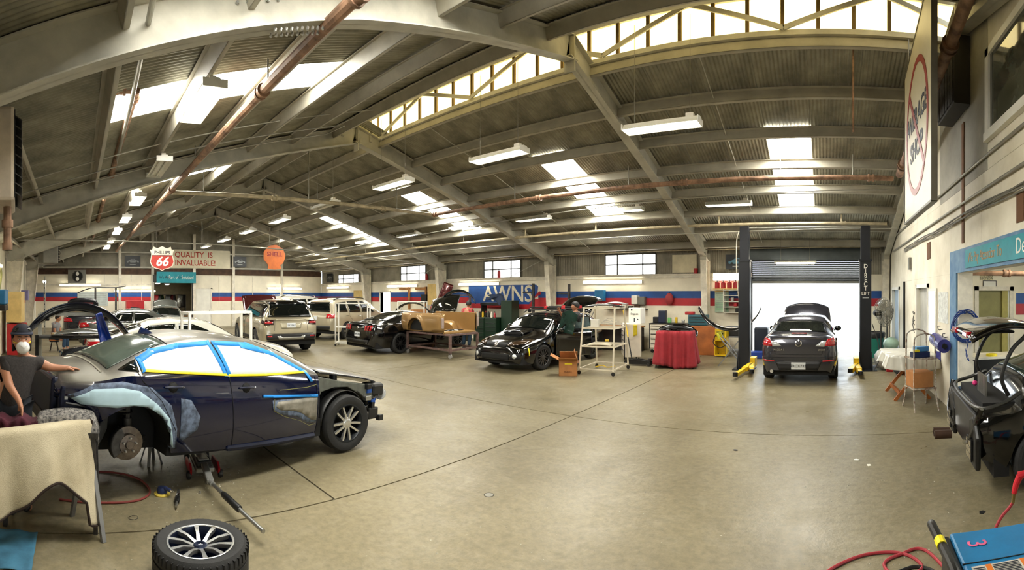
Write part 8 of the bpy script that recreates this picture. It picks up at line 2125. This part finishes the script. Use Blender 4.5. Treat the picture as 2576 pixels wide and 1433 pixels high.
chest('green_tool_cabinet', 'dark green tool cabinet right half below the blue cloth', (-12.52, 15.1, 0), 0, .6, .6, 1.02, (1, 1, 1, 1.5, 1.5), GC, False)
loose('cabinet_top_shelf', 'black shelf hutch above the green tool cabinets', 'shelf', BLACK, (-12.85, 15.45, 1.5), (1.25, .4, .12), 0, .01)
loose('green_locker', 'tall dark green locker right of the green tool cabinets', 'locker', GC, (-11.9, 15.3, 0), (.55, .5, 1.72), 0, .01)
for x in (-13.42, -12.26): loose('hutch_post', 'black upright %s the hutch over the green cabinets' % ('left of' if x < -13 else 'right of'), 'post', BLACK, (x, 15.45, 1.02), (.05, .35, .5), 0, 0)
tag(MB().grid(14, 10, lambda u, v: (-12.95 + .8 * u + .1 * math.sin(5 * v), 15.15 - .05 * math.sin(8 * u), 2.02 - .1 * abs(u - .6) * 2 - .45 * v * (.3 + .7 * u) + .03 * math.sin(9 * u + 4 * v))).build('blue_cloth', mat('slate_blue_cloth', '2f3d57', .9), None, 180, 0, .01), 'slate blue cloth thrown over the hutch of the green cabinets', 'cloth')
for k in range(7):
    t = thing('bench_bottle', ['white', 'black', 'yellow labelled', 'dark', 'red capped', 'pale', 'small red'][k] + ' bottle on the green tool cabinet top', 'bottle', (-13.38 + .16 * k, 14.95, 1.02), 0, 'bottles on the green cabinets')
    MB().lathe([(.001, 0), (.045, 0), (.045, .14 + .02 * (k % 3)), (.018, .2 + .02 * (k % 3)), (.001, .2 + .02 * (k % 3))], 12).build('bottle_body', [WHITE, BLACK, YEL, DARK, BLACK, OFFW, REDP][k], t); MB().cyl((0, 0, .2), (0, 0, .25), .018, n=8).build('cap', [BLACK, REDP][k % 2], t)
bumper('teal_bumper', 'dark teal bumper cover hooked high on a brown rack before the mural', TR(-14.25, 14.75, 2.12) @ RZ(.6) @ RX(PI / 2 - .3), 1.5, .4, paint('dark_teal_gloss', '10282b', .15), .55)
t = thing('brown_rack', 'brown steel rack carrying the dark teal bumper', 'rack', (-14.25, 14.8, 0), .6)
for x in (-.45, .45): MB().b(x - .04, x + .04, -.04, .04, 0, 1.95).build('post', RST, t, 0); MB().b(x - .04, x + .04, -.3, .3, 0, .05).build('foot', RST, t, 0)
MB().b(-.45, .45, -.03, .03, 1.9, 1.96).build('bar', RST, t, 0)
panel('maroon_door', 'maroon door panel leaning high beside the plywood locker', 'car part', paint('maroon_gloss', '5b1418'), TR(-15.75, 15.4, 2.0) @ RZ(.5) @ RX(PI / 2) @ RZ(-.35) @ RZ(PI / 2), 1.0, .55, .04, .04)
panel('dark_hatch_lid', 'large dark hatch lid with white light streaks standing behind the truck bed', 'car part', paint('dark_olive_gloss', '1e1e1a', .08), TR(-14.5, 14.1, 1.48) @ RZ(.45) @ RX(.85) @ RY(-.3), 1.45, 1.0, .22, .03)
t = thing('panel_stand', 'black stand propping the dark hatch lid', 'stand', (-14.5, 14.2, 0), .4)
for x in (-.4, .4): MB().b(x - .025, x + .025, -.025, .025, 0, 1.4).build('post', BLACK, t, 0); MB().b(x - .025, x + .025, -.3, .3, 0, .04).build('foot', BLACK, t, 0)
MB().b(-.4, .4, -.025, .025, 1.36, 1.4).build('bar', BLACK, t, 0)
loose('plywood_locker', 'pair of pale plywood panels on the wall left of the maroon door', 'panel', PLY, (-16.75, YF - .12, 1.45), (1.0, .2, 1.02), 0, .005)
loose('plywood_sheet', 'pale plywood sheet on the wall left of the white column', 'panel', PLY, (-23.4, YF - .06, 1.35), (1.1, .1, .85), 0, 0)
for x in (-18.8, -17.5):
    t = thing('wooden_bracket', 'bare wood wall bracket %s the bright doorway' % ('nearer' if x < -18 else 'farther from'), 'bracket', (x, YF - .05, 1.2)); MB().b(-.05, .05, -.08, 0, 0, 1.15).build('upright', WOODM, t, 0); MB().b(-.75, .05, -.1, -.02, 1.0, 1.12).build('arm', WOODM, t, 0)
loose('battery_box', 'dark box with white label on the wall left of the plywood panels', 'box', BLACK, (-17.55, YF - .12, 1.55), (.42, .2, .42), 0, .01)
loose('kraft_cartons', 'flat brown carton behind the white rack near the bright doorway', 'box', CARD, (-16.9, 15.1, 0), (1.3, .5, 1.25), 0, .01)
def wall_box(name, label, cat, m, x, z, w_, h_, d_=.2, bev=.015): return loose(name, label, cat, m, (x, YF - .01 - d_ / 2, z), (w_, d_, h_), 0, bev)
wall_box('hose_reel', 'blue hose reel box on the stripes above the white rack', 'reel', mat('blue_unit', '1f74a8', .5), -8.05, 1.72, .38, .4)
wall_box('first_aid_box', 'grey case with white front on the stripes over the roller cabinet', 'box', mat('grey_box', '77756c', .5), -6.5, 1.6, .5, .28); wall_box('paper_holder', 'white towel holder on the stripes over the roller cabinet', 'dispenser', WHITE, -6.62, 1.62, .22, .3, .26)
t = thing('red_gauge_box', 'rounded red box hung on the stripes above the red cloth', 'box', (-5.35, YF - .12, 1.6)); MB().ball((0, 0, .2), .17, 14, (.9, .6, 1.25)).build('cover', mat('dull_red_box', 'a5353b', .6), t); MB().cyl((0, 0, .4), (0, 0, .44), .03, n=8).build('hook', IRON, t)
loose('wall_ledge', 'dark wall ledge holding odd parts over the roller cabinet', 'shelf', IRON, (-7.0, YF - .15, 1.42), (1.6, .28, .03), 0, 0)
for k in range(5): loose('ledge_part', ['silver lamp unit', 'grey alternator', 'pale bracket', 'dark pump', 'brown fitting'][k] + ' on the dark wall ledge', 'car part', [ALU, IRON, OFFW, BLACK, RUSTBEAM][k], (-7.55 + .25 * k, YF - .16, 1.45), (.18, .16, .1 + .04 * (k % 3)), k, .03)
loose('wood_bench', 'yellow edged wooden bench behind the white rack', 'bench', WOODM, (-7.1, 15.2, .82), (1.9, .6, .05), 0, .005); loose('bench_cupboard', 'dark cluttered base under the wooden bench', 'bench', mat('dark_brown_bench', '2a2320', .7), (-7.1, 15.35, 0), (1.8, .35, .8), 0, .01)
loose('red_bin', 'red parts bin under the wooden bench', 'bin', REDP, (-7.85, 14.95, 0), (.4, .3, .74), 0, .03)
for k, (lab, m_, w_, h_) in enumerate((('black radio', BLACK, .2, .2), ('dark blue canister', mat('navy_canister', '17203c', .4), .26, .42), ('green cup', mat('green_cup', '6fb06a', .5), .12, .18), ('yellow bottle', YEL, .08, .2), ('steel tin', ALU, .1, .12), ('red toolbox', REDP, .3, .1))):
    loose('bench_thing', lab + ' on the white chest against the wall', 'container', m_, (-5.65 + .24 * k, 15.25, 1.0 if k < 5 else 1.29), (w_, w_ * .8, h_), 0, .02)
for x, h_ in ((-10.9, 2.4), (-9.25, 2.35)):
    t = thing('rack_post', 'slim dark upright with hook arms %s the mural' % ('at the right end of' if x < -10 else 'beyond'), 'post', (x, YF - .35, 0)); MB().b(-.04, .04, -.04, .04, 0, h_).build('upright', IRON, t, 0); MB().b(-.5, .04, -.03, .03, h_ - .38, h_ - .32).build('arm', IRON, t, 0)
t = thing('column_sign', 'narrow orange vertical notice on the white column by the lift', 'notice', M=on_front(-4.0, 2.05, YF - .42)); MB().b(-.07, .07, -.4, .4, 0, .01).build('plate', mat('pale_orange', 'd9a184', .6), t, 0)
for k, ch in enumerate('EXTINGUISHER'): text(ch, .055, mat('sign_brick_red', '9c2a18', .5), t, TR(0, .33 - .055 * k, .011), .001, 'lettering')

# ---- sanding grit and chips scattered on the concrete
mb = MB(); rg = random.Random(11)
for (x, y, sx, sy, n, sz) in ((500, 1190, 70, 38, 150, .006), (330, 1240, 90, 60, 90, .005), (2200, 1150, 170, 70, 80, .006), (2280, 1330, 150, 60, 90, .005), (1500, 1330, 350, 80, 60, .005), (900, 1000, 200, 60, 40, .006)):
    for k in range(n):
        px, py = rg.gauss(x, sx), rg.gauss(y, sy)
        if py < 930: continue
        p = FL(px, py); s = sz * rg.uniform(.4, 1.6); a = rg.uniform(0, 6.28); k0 = len(mb.v)
        for q in range(3): mb.v.append((p.x + s * math.cos(a + q * 2.1), p.y + s * math.sin(a + q * 2.1), .001))
        mb.v.append((p.x, p.y, .001 + s * .6)); mb.f += [(k0, k0 + 1, k0 + 3), (k0 + 1, k0 + 2, k0 + 3), (k0 + 2, k0, k0 + 3)]
tag(mb.build('floor_grit', mat('pale_sanding_grit', 'c8c3b4', .9, var=.3, scale=9), None, 0), 'pale sanding grit and chips scattered over the concrete', 'grit', kind='stuff')
